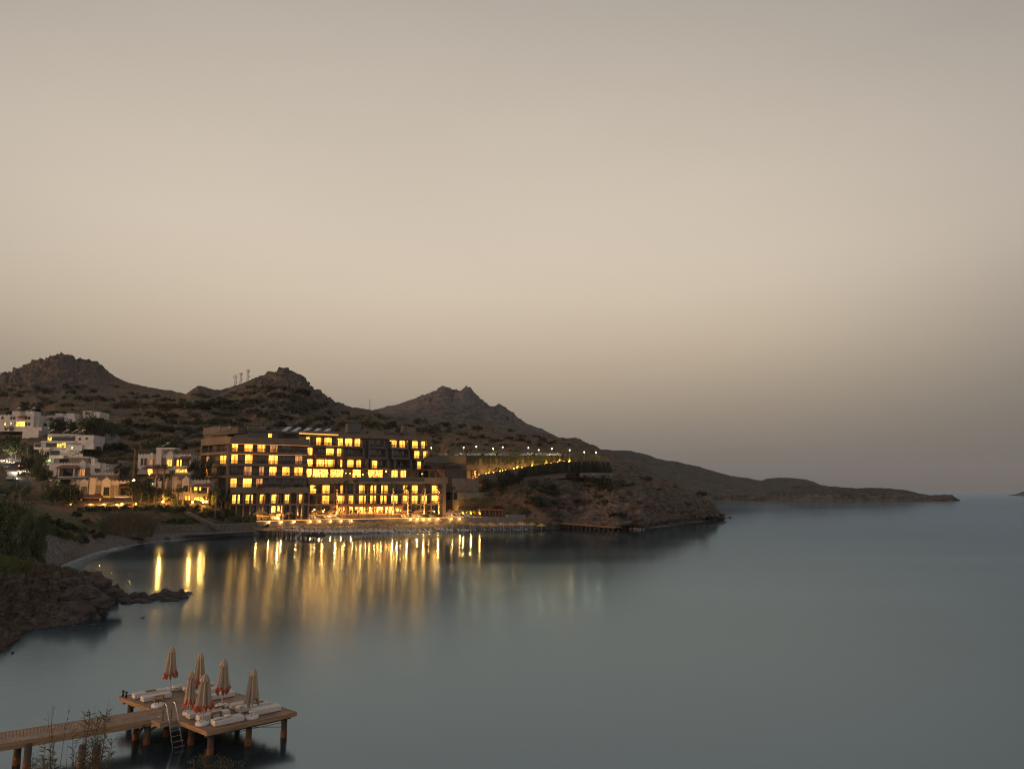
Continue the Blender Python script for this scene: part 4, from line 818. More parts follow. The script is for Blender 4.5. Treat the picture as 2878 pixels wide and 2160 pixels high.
sp += [(1080 + x * .217, 1380 + y * .217) for x, y in ((105, 407), (180, 390), (240, 402), (330, 395), (365, 400), (475, 393), (610, 393), (745, 380), (885, 387), (1028, 388), (1120, 387), (1155, 390), (1258, 383), (1290, 388), (1380, 378), (1412, 388), (1510, 380), (1543, 386), (1635, 380), (1668, 385), (1762, 378), (1792, 382), (1910, 378), (2032, 378))]
sp.sort(); spots = []
for u, v in sp:
    Y = float(np.interp(u, [700, 870, 1000, 1100, 1300, 1500, 1560], [205.5, 211, 217, 221.5, 230, 234, 235])) + (v - float(np.interp(u, [800, 1100, 1300, 1560], [1473, 1463.5, 1463, 1462]))) * -.55
    q = at(u, v - 4, Y); z = ground(q.x, q.y); s = max(.85, min(1.45, (q.z - z) / 2.08)); spots.append((q.x, q.y, z, s))
for i, (x, y, z, s) in enumerate(spots): put_parasol((x, y, z), nth(i + 1) + ' straw beach parasol counting from the left along the shore', 'parasols on the beach', s)
tsp = [(724, 1441), (738, 1438), (769, 1442), (781, 1439), (812, 1440), (876, 1441), (888, 1436), (920, 1440), (931, 1435), (963, 1439), (1135, 1436), (1146, 1433), (1170, 1436), (1182, 1433), (1210, 1434), (1264, 1434), (1292, 1434)]
for i, (u, v) in enumerate(tsp):
    Y = float(np.interp(u, [t[0] for t in Tw], [t[1] for t in Tw])) + 3; q = at(u, v - 4, Y); put_parasol((q.x, q.y, tz), nth(i + 1) + ' lamp lit orange parasol from the left on the pool terrace', 'parasols on the pool terrace', (q.z - tz) / 2.08)
# loungers
def lounger_proto():
    t = thing('sun_lounger', 'x', 'sun lounger'); m = MB(); m.box((0, -.25, .3), (.58, 1.25, .06)); m.build('seat', M['lounger'], t)
    m = MB(); m.hexa([(-.29, .38, .27), (.29, .38, .27), (.29, .95, .72), (-.29, .95, .72), (-.29, .38, .33), (.29, .38, .33), (.29, .92, .78), (-.29, .92, .78)]); m.build('backrest', M['lounger'], t)
    for x in (-.25, .25):
        for y in (-.75, .3): m = MB(); m.box((x, y, .13), (.05, .05, .28)); m.build('leg', M['lounger'], t)
    return t
lp = lounger_proto(); ul = [False]; ln = 0
def put_lounger(p, rz, lab, grp):
    if not ul[0]: lp.location = p; lp.scale = (1.4,) * 3; lp.rotation_euler = (0, 0, rz); lp['label'] = lab; lp['group'] = grp; ul[0] = True; return
    c = copy_tree(lp, p, rz, lab, 1.4); c['group'] = grp
for i, (x, y, z, s) in enumerate(spots):
    for dx in ((-.75, .55) if i % 3 else (-.9, .3, 1.2)):
        ln += 1; yy = y - 1.3 + R.uniform(-.25, .2); put_lounger((x + dx, yy, ground(x + dx, yy) + .04), 1.0 + R.uniform(-.2, .2), nth(ln) + ' white beach lounger counting from the left under the straw parasols', 'loungers on the beach')
for i, (u, v) in enumerate([(771, 0), (778, 0), (786, 0), (874, 0), (883, 0), (890, 0), (920, 0), (928, 0), (934, 0), (951, 0), (1136, 0), (1144, 0), (1153, 0), (1166, 0), (1173, 0), (1181, 0), (1188, 0), (1214, 0), (1253, 0), (1262, 0), (1268, 0), (1276, 0), (1290, 0), (1298, 0), (1313, 0), (1321, 0)]):
    Y = float(np.interp(u, [t[0] for t in Tw], [t[1] for t in Tw])) + 1.9; q = at(u, 1455, Y); put_lounger((q.x, q.y, tz), 1.0, nth(i + 1) + ' white lounger from the left on the lamp lit pool terrace', 'loungers on the pool terrace')
# two timber jetties
def jetty(name, label, p0, p1, w, z, n, rails=True, extra=None):
    a, b = Vector((p0[0], p0[1], z)), Vector((p1[0], p1[1], z)); t = thing(name, label, 'jetty', (a.x, a.y, 0)); d = (b - a).normalized(); sd_ = Vector((-d.y, d.x, 0)) * (w / 2)
    m = MB(); m.bar(a, b, w, .12); m.bar(a - sd_ - Vector((0, 0, .16)), b - sd_ - Vector((0, 0, .16)), .12, .2); m.bar(a + sd_ - Vector((0, 0, .16)), b + sd_ - Vector((0, 0, .16)), .12, .2); m.build('deck', M['brownwood'], t, world=True)
    for i in range(n):
        q = a.lerp(b, (i + .3) / n)
        for sgn in (-1, 1): m = MB(); m.tube([q + sd_ * sgn * .85 - Vector((0, 0, .27)), Vector((q.x, q.y, -1.2)) + sd_ * sgn * .85], .14, 7); m.build('pile', M['pile'], t, world=True)
        if rails: m = MB(); m.tube([q + sd_ * .95 + Vector((0, 0, .06)), q + sd_ * .95 + Vector((0, 0, 1.15))], .05, 6); m.build('rail_post', M['brownwood'], t, world=True)
    if rails: m = MB(); m.bar(a + sd_ * .95 + Vector((0, 0, .9)), b + sd_ * .95 + Vector((0, 0, .9)), .03); m.build('rope_rail', M['iron'], t, world=True)
    return t
q0, q1 = onz(712, 1487.5, 1.3), onz(884, 1496, 1.3)
j = jetty('timber_jetty', 'dark timber jetty on many piles at the left end of the hotel beach', (q0.x, q0.y), (q1.x, q1.y), 2.4, 1.3, 13)
m = MB()
for dx in (0, .45): m.tube([q1 + Vector((-3.2 + dx, -1.3, .5)), q1 + Vector((-4.4 + dx, -3, -1.5))], .05, 6)
m.build('ladder', M['polewhite'], j, world=True)
q0, q1 = onz(1560, 1467.5, 1.6), onz(1739, 1481, 1.6)
jetty('timber_jetty', 'red brown timber jetty on piles under the headland cliff right of the beach', (q0.x, q0.y), (q1.x, q1.y), 2.2, 1.6, 15)
# ------------------------------------------------------------------ retaining walls, ramp and car park on the headland
zcp = at(1450, 1280.5, 271).z
cpw = [(1212, 262), (1255, 264), (1311, 271), (1420, 272), (1520, 273), (1612, 276)]
cp = thing('car_park_terrace', 'raised car park terrace with a tall planted wall right of the hotel', 'car park', (at(1450, 1280, 272).x, 272, 0))
strip(cpw[2:], 13, zcp, .6).build('retaining_wall', M['tan'], cp, world=True)
strip(cpw[:3], 15, zcp - .02, .6).build('retaining_wall', M['dark_render'], cp, world=True)
strip([(u, Y + .55) for u, Y in cpw], zcp - .4, zcp - .03, 15).build('deck', M['asphalt'], cp, world=True)
def fence(name, label, pts, h, gap, z=None, mat='redwood', postw=.07):
    t = thing(name, label, 'fence', pts[0]); m = MB(); p = MB()
    for a, b in zip(pts, pts[1:]):
        a, b = Vector(a), Vector(b); n = max(1, int((b - a).length / gap))
        for k in range(n): q = a.lerp(b, k / n); p.bar(q, q + Vector((0, 0, h)), postw)
        m.bar(a + Vector((0, 0, h)), b + Vector((0, 0, h)), .06, .08)
    m.build('top_rail', M[mat], t, world=True); p.build('balusters', M[mat], t, world=True); return t
fence('car_park_fence', 'long slim post fence along the car park edge', [tuple(at(u, 1280, Y + .3).xy) + (zcp,) for u, Y in cpw], 1.0, .9, mat='pole')
# hanging vines on the wall
def vines(label, pts, ztop, drop, n, seed, m='leaf', zf=None):
    rr = random.Random(seed); b = MB(); P = [at(u, 1300, Y - .05) for u, Y in pts]
    for i in range(n):
        k = rr.random() * (len(P) - 1); j = int(k); q = P[j].lerp(P[min(j + 1, len(P) - 1)], k - j); L_ = drop * rr.random() ** (1.6 if zf is None else .7) + .3; u_ = pts[0][0] + (pts[-1][0] - pts[0][0]) * k / (len(P) - 1); u_ = float(np.interp(k, range(len(pts)), [t[0] for t in pts])); zt_ = ztop if zf is None else zf(u_)
        for e in range(int(L_ * 16)):
            z = zt_ - L_ * rr.random(); s = .12 * rr.uniform(.6, 1.3); x = q.x + rr.gauss(0, .13); y = q.y - .05 - rr.random() * .15
            b.add([(x - s, y, z - s), (x + s, y - .05, z - s * .3), (x + s, y, z + s), (x - s * .4, y - .06, z + s)], [(0, 1, 2, 3)])
    o = b.build('hanging_vines', M[m]); return tag(o, label, 'climbing plant')
vines('green vines hanging from the top of the tall car park wall', cpw[2:], zcp + .1, 3.4, 330, 5)
# ramp road: rising slab with an outer wall planted with a hedge
rp = [(1344, 1337, 263), (1400, 1329, 263.5), (1471, 1316, 263.5), (1530, 1307, 264), (1580, 1300, 265), (1640, 1299, 268), (1715, 1301, 271)]
RP = [at(*t) for t in rp]
def ribbon(P, w, t, m=None, dz=0):
    m = m or MB()
    for a, b in zip(P, P[1:]):
        A, B2 = Vector(a), Vector(b); W = Vector((0, w, 0)); D = Vector((0, 0, dz)); T = Vector((0, 0, t))
        m.hexa([A + D - T, B2 + D - T, B2 + W + D - T, A + W + D - T, A + D, B2 + D, B2 + W + D, A + W + D])
    return m
ro = ribbon(RP, 7.6, .5).build('ramp_road', M['asphalt']); tag(ro, 'narrow ramp road climbing the headland', 'road', kind='structure')
rw = thing('ramp_wall', 'long sloping outer wall of the ramp on the headland', 'wall', RP[0])
ribbon([p - Vector((0, .45, 0)) for p in RP[2:]], .4, 6.0, dz=.5).build('wall', M['grey_render'], rw, world=True)
ribbon([p - Vector((0, .47, 0)) for p in RP[:3]], .4, 3.4, dz=.4).build('low_wall', M['dark_render'], rw, world=True)
pts = [p + Vector((0, -.3, .5)) for p in RP[4:]]; fence('ramp_fence', 'wooden post fence at the far end of the ramp wall', pts, 1.1, .55, mat='brownwood', postw=.1)
vines('dark hedge of climbers covering the outer wall of the ramp', [(1470, 263.0), (1530, 263.4), (1580, 264.4), (1640, 267.4), (1712, 270.4)], RP[4].z + .3, 3.2, 110, 9, 'leaf_dark', lambda u: float(np.interp(u, [t[0] for t in rp], [p.z for p in RP])) + .3)
# ledge under it
lw = [(1632, 1330, 262), (1680, 1328, 263), (1724, 1326, 266)]
strip([(u, Y) for u, v, Y in lw], at(*lw[1]).z - 1.6, at(*lw[1]).z, .5).build('lower_ledge_wall', M['concrete'], None); tag(bpy.data.objects['lower_ledge_wall'], 'low pale ledge wall at the foot of the ramp hedge', 'wall')
# lamps of the car park
lamps = [(1212, 1258), (1303, 1257), (1339, 1254), (1386, 1260), (1413, 1256), (1485, 1258), (1514, 1264), (1551, 1260), (1601, 1266), (1642, 1270), (1675, 1271)]
for i, (u, v) in enumerate(lamps):
    Y = 276 if v > 1259 else 283; q = at(u, v, Y); zb = max(ground(q.x, q.y), zcp - .1 if u < 1610 else -9)
    globe('street_lamp', nth(i + 1) + ' white glowing street lamp from the left above the car park', 'street lamp', (q.x, q.y, zb), .24, 'lamp_white', 'street lamps in the car park', max(2.5, q.z - zb), 240, (1, .80, .40), 'pole')
# cars
def car_proto(paint, nm='parked_car'):
    t = thing(nm, 'x', 'car'); m = MB()
    prof = [(-2.05, .35), (-2.1, .75), (-1.75, .95), (-.95, 1.02), (-.45, 1.42), (.95, 1.44), (1.65, 1.02), (2.05, .95), (2.12, .4)]
    for lo, hi, ya in ((0, 1, .86),):
        vs = [(x, -ya if z < 1.1 else -ya * .8, z) for x, z in prof] + [(x, ya if z < 1.1 else ya * .8, z) for x, z in prof]; n = len(prof)
        m.add(vs, [tuple(range(n - 1, -1, -1)), tuple(range(n, 2 * n))] + [(i, (i + 1) % n, n + (i + 1) % n, n + i) for i in range(n)])
    m.build('body', M[paint], t, bevel=.06)
    m = MB()
    for s in (-1, 1): m.add([(-.85, s * .87, 1.0), (-.42, s * .74, 1.37), (.9, s * .74, 1.39), (1.45, s * .87, 1.0)], [(0, 1, 2, 3)])
    m.add([(-1.0, -.7, 1.04), (-1.0, .7, 1.04), (-.5, .6, 1.42), (-.5, -.6, 1.42)], [(0, 1, 2, 3)]); m.build('window', M['glass'], t)
    for x in (-1.3, 1.3):
        for s in (-1, 1):
            w = MB(); w.lathe([(.02, -.1), (.32, -.1), (.33, .1), (.02, .1)], 12); w.v = [(a + x, c * s + s * .8, b + .33) for a, b, c in w.v]; w.build('wheel', M['rubber'], t)
    return t
def cars(protos, spots_, lab, grp):
    for i, (p, rz, k) in enumerate(spots_):
        words = {'paint_white': 'white', 'paint_dark': 'dark', 'paint_silver': 'silver', 'paint_red': 'red'}
        L_ = lab(i, words[k])
        if k not in protos: c = car_proto(k); protos[k] = c; c.location = p; c.rotation_euler = (0, 0, rz); c['label'] = L_
        else: c = copy_tree(protos[k], p, rz, L_)
        c['group'] = grp
PR = {}
ks = ['paint_silver', 'paint_white', 'paint_white', 'paint_dark', 'paint_white', 'paint_silver', 'paint_white', 'paint_dark', 'paint_silver', 'paint_white', 'paint_white']
cl = [((lambda q: (q.x, q.y, zcp - .02))(at(u, 1280, 277 + 2 * (i % 2))), R.choice((0, .5, -.4, 1.2)), ks[i]) for i, u in enumerate((1289, 1322, 1341, 1352, 1378, 1414, 1477, 1499, 1520, 1541, 1560))]
cars(PR, cl, lambda i, w: '%s car, %s from the left in the headland car park' % (w, nth(i + 1)), 'cars in the headland car park')
q = at(1247, 1277, 279); t = thing('tail_light_car', 'dark car with one red tail light at the left end of the car park', 'car', (q.x, q.y, zcp)); bpy.data.objects.remove(t)
c = copy_tree(PR['paint_dark'], (q.x, q.y, zcp - .02), 2.6, 'dark car with a glowing red tail light at the left end of the car park'); m = MB(); m.box((2.1, -.6, .8), (.06, .3, .18)); m.build('tail_light', M['lamp_red'], c)
# ramp bollard lamps and up-lit cypresses
rl = [(1346, 1334), (1366, 1332), (1387, 1327), (1405, 1323), (1422, 1321), (1444, 1317), (1467, 1314), (1488, 1311), (1509, 1308), (1530, 1306.5), (1549, 1304), (1567, 1302), (1585, 1299), (1599, 1296.5)]
for i, (u, v) in enumerate(rl):
    q = at(u, v, 265.5); zr = float(np.interp(u, [t[0] for t in rp], [p.z for p in RP])); globe('ramp_lamp', nth(i + 1) + ' low warm lamp from the bottom up the headland ramp', 'lamp', (q.x, 265.5, zr), .2, 'lamp', 'lamps along the headland ramp', max(.4, min(1.2, q.z - zr)), 90, (1, .5, .14))
def cypress(h, r, seed):
    t = thing('cypress', 'x', 'tree'); rr = random.Random(seed); m = MB()
    for i in range(520):
        z = rr.random() ** .9; a = rr.random() * 6.283; w = r * (math.sin(min(1, z * 1.15 + .1) * math.pi) ** .6 + .12) * rr.uniform(.5, 1.05); p = Vector((w * math.cos(a), w * math.sin(a), h * (.06 + .94 * z)))
        s = .16 * rr.uniform(.6, 1.3); b = Vector((rr.gauss(0, .4), rr.gauss(0, .4), 1)).normalized() * s; c = Vector((math.cos(a + 1.57), math.sin(a + 1.57), 0)) * s * .5
        m.add([p - b, p + c, p + b, p - c], [(0, 1, 2, 3)])
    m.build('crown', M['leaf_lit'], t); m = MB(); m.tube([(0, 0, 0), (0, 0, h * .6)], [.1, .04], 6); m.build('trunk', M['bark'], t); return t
cyp = cypress(4.0, .62, 4)
for i, (u, vb, vt) in enumerate([(1338, 1343, 1326), (1374, 1328, 1303), (1411, 1319, 1305), (1454, 1314, 1283), (1497, 1308, 1286), (1535, 1305, 1286), (1573, 1300, 1286), (1601, 1295, 1280)]):
    Y = 269.4; q = at(u, vb, Y); zr = float(np.interp(u, [t[0] for t in rp], [p.z for p in RP])); zr = zr if u > 1344 else q.z; hh = (at(u, vt, Y).z - zr) / 4.0
    lab = nth(i + 1) + ' slender yellow lit cypress from the bottom beside the ramp'
    if i == 0: c = cyp; c.location = (q.x, Y, zr); c.scale = (1, 1, hh); c['label'] = lab
    else: c = copy_tree(cyp, (q.x, Y, zr), i, lab, (1, 1, hh))
    c['group'] = 'cypresses lit from below along the ramp'
    up = globe('flood_lamp', nth(i + 1) + ' ground flood lamp from the bottom at the foot of a ramp cypress', 'lamp', (q.x, Y - .9, zr + .1), .2, 'lamp_hot', 'flood lamps under the ramp cypresses', 0, 0); point(up, (0, 0, .35), 900, (1, .55, .1), .1)
cd_ = cypress(3.0, .6, 8)
for c in KIDS[cd_.name]:
    if c.name.startswith('crown'): c.data.materials[0] = M['leaf_dark']
n = 0
for i in range(40):
    u = 1462 + i * 6.55
    if 1596 < u < 1606: continue
    zr = float(np.interp(u, [t[0] for t in rp], [p.z for p in RP])); Y = float(np.interp(u, [t[0] for t in rp], [t[2] for t in rp])) - 1.0; q = at(u, 1320, Y); n += 1; h_ = R.uniform(.85, 1.25) * float(np.interp(u, [1460, 1560, 1720], [1.0, 1.25, 1.35])); lab = nth(n) + ' dark columnar shrub from the left against the outer ramp wall'
    c = cd_ if n == 1 else copy_tree(cd_, None, i * 1.1, lab); c.location = (q.x, Y, zr - 4.3 * min(1, .72 + (u - 1462) / 900)); c['label'] = lab; c.scale = (1, 1, h_); c['group'] = 'columnar shrubs along the outer ramp wall'
# buildings and stairs between hotel and ramp
Fm = Facade(1246, 246, 1312, 254); mb = building('annex', 'dark stepped annex building between the hotel and the planted ramp wall', 'building', Fm)
m = MB(); Fm.px(m, 1271, 1343, 1345, 1382, -6, 0); m.build('stone_wall', M['concrete'], mb, world=True)
m = MB(); Fm.px(m, 1252, 1300, 1311, 1343, -8, -3); m.build('wall', M['dark_render'], mb, world=True)
m = MB(); Fm.px(m, 1211, 1283, 1262, 1302, -5, -1.5); m.build('upper_wall', M['grey_render'], mb, world=True)
m = MB(); Fm.px(m, 1210, 1303, 1312, 1309, -5, -.5); m.build('planter', M['dark_render'], mb, world=True)
m = MB(); Fm.px(m, 1285, 1383, 1400, 1401, -6, .5); m.build('roof_slab', M['concrete'], mb, world=True)
m = MB(); Fm.px(m, 1284, 1402, 1385, 1421, -5, 0); m.build('lower_wall', M['dark_render'], mb, world=True)
m = MB(); Fm.px(m, 1271, 1404, 1289, 1447, -4, .4); m.build('stone_pier', M['stone'], mb, world=True)
m = MB(); Fm.px(m, 1289, 1422, 1350, 1447, -4.5, -1.5); m.build('back_wall', M['stone'], mb, world=True)
m = MB(); Fm.px(m, 1346, 1423, 1450, 1456, -4, -.8); m.build('side_wall', M['dark_render'], mb, world=True)
m = MB(); Fm.px(m, 1252, 1344, 1271, 1447, -7, -3); m.build('glass_tower', M['glass'], mb, world=True)
window(mb, Fm, *Fm.sz(1256, 1438, -2.9)[:1], Fm.sz(1265, 1438, -2.9)[0], Fm.sz(1260, 1434, -2.9)[1], Fm.sz(1260, 1423, -2.9)[1], 'G', -2.95, 1)
for u in (1311, 1325, 1340): m = MB(); Fm.px(m, u, 1322, u + 1.3, 1342, -2, -1.7); m.build('timber_post', M['redwood'], mb, world=True)
m = MB(); Fm.px(m, 1309, 1319, 1344, 1322, -2.2, -1.5); m.build('timber_lintel', M['redwood'], mb, world=True)
m = MB(); Fm.px(m, 1210, 1319, 1250, 1322, -1, .3); m.build('timber_lintel', M['redwood'], mb, world=True)
for u in (1223, 1236, 1244): m = MB(); Fm.px(m, u, 1322, u + 5, 1342, -1.4, -1.0); m.build('timber_screen', M['redwood'], mb, world=True)
st = thing('garden_stair', 'long straight stair climbing beside the annex to the ramp', 'staircase', at(1286, 1383, 248)); a, b = at(1287, 1381, 246), at(1345, 1343, 252); m = MB()
for i in range(22): q = a.lerp(b, i / 22); m.box((q.x, q.y + .8, q.z), (.55, 1.8, .14))
m.build('steps', M['concrete'], st, world=True); m = MB(); m.bar(a + Vector((0, -.1, .35)), b + Vector((0, -.1, .35)), .16, .5); m.build('stringer', M['redwood'], st, world=True)
o = leafcloud((0, 0, 0), (3.4, .8, .55), 500, .16, 31).build('planter_shrub', M['leaf_lit']); q = at(1256, 1300, 251); o.location = q; tag(o, 'bright green planter hedge on the roof left of the planted wall', 'shrub')
o = leafcloud((0, 0, 0), (5.2, 1.0, 1.2), 900, .16, 32).build('planter_shrub', M['leaf']); q = at(1340, 1404, 251.5); o.location = q; tag(o, 'dark green plants spilling over the annex lower wall', 'shrub')
for i, u in enumerate((1300, 1312, 1322, 1333, 1346)):
    q = at(u, 1443, 249.6); o = leafcloud((0, 0, .55), (.55, .4, .6), 140, .13, 40 + i).build('agave', M['leaf_lit']); o.location = q; tag(o, nth(i + 1) + ' yellow lit spiky plant from the left by the stone back wall', 'plant', 'lit plants by the stone wall')
    if i % 2 == 0: t = globe('garden_spot', nth(i // 2 + 1) + ' garden spotlight from the left among the plants at the stone wall', 'lamp', q + Vector((.3, -.9, .05)), .12, 'lamp_hot', 'garden spotlights at the stone wall', 0, 0); point(t, (0, 0, .3), 600, (1, .5, .1), .1)
pgl = thing('beach_cabana', 'orange timber framed cabana at the right end of the terrace', 'cabana', at(1382, 1445, 246)); Fc = Facade(1350, 244.5, 1414, 246.5)
for u in (1352, 1364, 1376, 1386, 1393, 1402, 1412.5): m = MB(); Fc.px(m, u - .5, 1433, u + .7, 1451.5, -.1, .05); m.build('post', M['redwood'], pgl, world=True)
m = MB(); Fc.px(m, 1350, 1430.8, 1414, 1433, -3, .1); m.build('roof_frame', M['redwood'], pgl, world=True)
m = MB(); Fc.px(m, 1351, 1433, 1413, 1451, -3, -2.8); m.build('back_panel', M['dark_render'], pgl, world=True)
bl = thing('beach_end_wall', 'low grey block wall at the right end of the beach terrace', 'wall', at(1455, 1460, 243)); Fd = Facade(1415, 241, 1480, 243); m = MB(); Fd.px(m, 1429, 1446, 1478, 1468, -5, 0); m.build('block', M['concrete'], bl, world=True); m = MB(); Fd.px(m, 1400, 1455, 1429, 1470, -5, .1); m.build('low_block', M['concrete'], bl, world=True)

# ------------------------------------------------------------------ villas
def merlons(F, m, u0, u1, v, o, step=.85):
    s0, z = F.sz(u0, v, o); s1 = F.sz(u1, v, o)[0]; n = max(1, int((s1 - s0) / step))
    for i in range(n + 1):
        c = s0 + (s1 - s0) * i / n; F.bx(m, c - .16, c + .16, z - .01, z + .3, o - .3, o + .005)
def gable(F, parent, u0, u1, vpk, vsh, vbot, o, mat):
    s0, z1 = F.sz(u0, vsh, o); s1 = F.sz(u1, vsh, o)[0]; zp = F.sz(u0, vpk, o)[1]; z0 = F.sz(u0, vbot, o)[1]; sc = (s0 + s1) / 2; m = MB()
    fr = [F.p(s0, z0, o), F.p(s1, z0, o), F.p(s1, z1, o), F.p(sc, zp, o), F.p(s0, z1, o)]; bk = [F.p(s0, z0, o - 1), F.p(s1, z0, o - 1), F.p(s1, z1, o - 1), F.p(sc, zp, o - 1), F.p(s0, z1, o - 1)]
    m.add(fr + bk, [(0, 1, 2, 3, 4), (9, 8, 7, 6, 5)] + [(i, i + 5, (i + 1) % 5 + 5, (i + 1) % 5) for i in range(5)]); m.build('gabled_bay', mat, parent, world=True)
def wpx(par, F, u0, v0, u1, v1, k, o=.03, leaves=2):
    s0, z1 = F.sz(u0, v0, o); s1, z0 = F.sz(u1, v1, o); window(par, F, s0, s1, z0, z1, k, o, leaves)
def bpx(par, F, name, mat, *a):
    m = MB(); F.px(m, *a); return m.build(name, M[mat] if isinstance(mat, str) else mat, par, world=True)
def tile_roof(par, F, u0, v0, u1, v1, o0, o1):
    """lean-to tiled roof: low front edge at v1, high back edge at v0"""
    s0, zf = F.sz(u0, v1, o1); s1 = F.sz(u1, v1, o1)[0]; zb = F.sz(u0, v0, o0)[1]; i = min(.8, (s1 - s0) * .12); m = MB()
    m.add([F.p(s0, zf, o1), F.p(s1, zf, o1), F.p(s1 - i, zb, o0), F.p(s0 + i, zb, o0), F.p(s0, zf - .15, o1), F.p(s1, zf - .15, o1), F.p(s1, zf - .15, o0), F.p(s0, zf - .15, o0)], [(0, 1, 2, 3), (7, 6, 5, 4), (4, 5, 1, 0), (5, 6, 2, 1), (7, 4, 0, 3), (6, 7, 3, 2)]); m.build('tiled_roof', M['tile'], par, world=True)
def solar(u, v, Y, lab, s=1.0, flip=1):
    q = at(u, v, Y); t = thing('solar_heater', lab, 'solar heater', q, 'solar heaters on the villa roofs'); m = MB(); m.add([(-1.1 * s, -.4, 0), (-1.1 * s, .5, 0), (.7 * s, .5, .9 * s), (.7 * s, -.4, .9 * s), (-1.1 * s, -.4, -.06), (-1.1 * s, .5, -.06), (.7 * s, .5, .84 * s), (.7 * s, -.4, .84 * s)], [(0, 3, 2, 1), (4, 5, 6, 7), (0, 4, 7, 3), (1, 2, 6, 5), (0, 1, 5, 4), (3, 7, 6, 2)]); m.build('collector', M['solar'], t)
    m = MB(); m.tube([(.9 * s, -.6, 1.0 * s), (.9 * s, .7, 1.0 * s)], .28 * s, 9); m.build('tank', M['metal'], t, smooth=True); m = MB(); m.bar((.9 * s, 0, -1.2), (.9 * s, 0, .8 * s), .07); m.bar((-.9 * s, 0, -1), (-.9 * s, 0, 0), .07); m.build('stand', M['pole'], t)
def villa(name, label, Y0, Y1, u0, u1, v_top, v_bot, mat, D=9):
    F = Facade(u0, Y0, u1, Y1); t = building(name, label, 'villa', F, None); bpx(t, F, 'wall', mat, u0, v_top, u1, v_bot, -D, 0); m = MB(); merlons(F, m, u0 + 1, u1 - 1, v_top, 0); m.build('crenellated_parapet', M[mat], t, world=True); return t, F
# C: front left villa
t, F = villa('villa', 'cream villa with stone infill and red tiled porch, nearest the bay on the left', 206, 208, 217, 329, 1351, 1421, 'cream')
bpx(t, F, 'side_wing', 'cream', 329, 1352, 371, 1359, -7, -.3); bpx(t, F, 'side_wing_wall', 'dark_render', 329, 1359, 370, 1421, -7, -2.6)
m = MB(); merlons(F, m, 330, 370, 1352, -.3); m.build('crenellated_parapet', M['cream'], t, world=True)
gable(F, t, 225, 248, 1345, 1352, 1390, .5, M['cream']); gable(F, t, 287, 311, 1340, 1350, 1393, .5, M['cream'])
bpx(t, F, 'chimney', 'cream', 253, 1342, 266, 1390, -1, .6); bpx(t, F, 'chimney_cap', 'dark_render', 254.5, 1339, 264.5, 1341.5, -.8, .4); bpx(t, F, 'chimney_collar', 'cream', 251, 1341.6, 268, 1343.5, -1.2, .8)
bpx(t, F, 'stone_infill', 'stone', 267, 1363, 286, 1391, -1, .1); bpx(t, F, 'stone_infill', 'stone', 217, 1363, 224, 1391, -1, .1); bpx(t, F, 'stone_infill', 'stone', 312, 1363, 328, 1420, -1, .1)
wpx(t, F, 230, 1368, 243, 1387, 'C', .53); wpx(t, F, 293, 1369, 306, 1391, 'D', .53, 3); wpx(t, F, 289, 1401, 305, 1416, 'C', .08); wpx(t, F, 240, 1401, 262, 1412, 'G', .08, 3)
bpx(t, F, 'stair_box', 'stone', 257, 1334, 317, 1352, -7, -3); bpx(t, F, 'stair_box_band', 'cream', 256, 1329, 318, 1334.5, -7.2, -2.8); m = MB(); merlons(F, m, 257, 317, 1329, -2.8); m.build('crenellated_parapet', M['cream'], t, world=True)
tile_roof(t, F, 222, 1386, 282, 1399, 0, 3); tile_roof(t, F, 322, 1359, 373, 1368, -2.5, 0); bpx(t, F, 'balcony_slab', 'cream', 321, 1391, 370, 1394, -2.5, .2); bpx(t, F, 'awning', 'white', 322, 1394.5, 370, 1398, -.2, 1.2)
for u in (322, 368): bpx(t, F, 'column', 'white', u, 1368, u + 2.2, 1391, -.1, .1); bpx(t, F, 'column', 'white', u, 1398, u + 2.2, 1420, -.1, .1)
wpx(t, F, 342, 1372, 350, 1384, 'D', -2.55); wpx(t, F, 332, 1402, 340, 1416, 'L', -2.55); wpx(t, F, 346, 1402, 358, 1416, 'W', -2.55)
for u in (226, 280): bpx(t, F, 'column', 'cream', u, 1399.5, u + 2, 1420, 2.5, 2.8)
solar(296, 1327, 213, 'solar heater on the roof of the cream villa nearest the bay')
# A: left villa
t, F = villa('villa', 'pale grey villa with red tiled balcony roof, above and left of the cream villa', 222, 224, 139, 293, 1302, 1372, 'white')
gable(F, t, 221, 241, 1292, 1302, 1347, .5, M['white']); gable(F, t, 265, 282, 1298, 1304, 1316, .5, M['white']); bpx(t, F, 'chimney', 'white', 256, 1290, 265, 1330, -1, .5); bpx(t, F, 'chimney_cap', 'white', 254.5, 1287, 266.5, 1290, -1.2, .7)
bpx(t, F, 'stair_box', 'stone', 194, 1286, 248, 1303, -7, -3); bpx(t, F, 'stair_box_band', 'white', 193, 1282, 249, 1286.5, -7.2, -2.8)
bpx(t, F, 'balcony_shade_panel', 'dark_render', 160, 1315, 212, 1338, -1, .05); tile_roof(t, F, 155, 1306, 219, 1314, 0, 2.4); bpx(t, F, 'balcony_slab', 'white', 158, 1338, 243, 1342, -1, 2.2)  # dark sheet on the wall paints the shade of the balcony recess
for u in (163, 206): bpx(t, F, 'column', 'white', u, 1315.5, u + 2.4, 1338, 1.8, 2.1)
bpx(t, F, 'stone_infill', 'stone', 212, 1313, 220, 1338, -.5, .1); bpx(t, F, 'stone_infill', 'stone', 242, 1313, 256, 1338, -.5, .1)
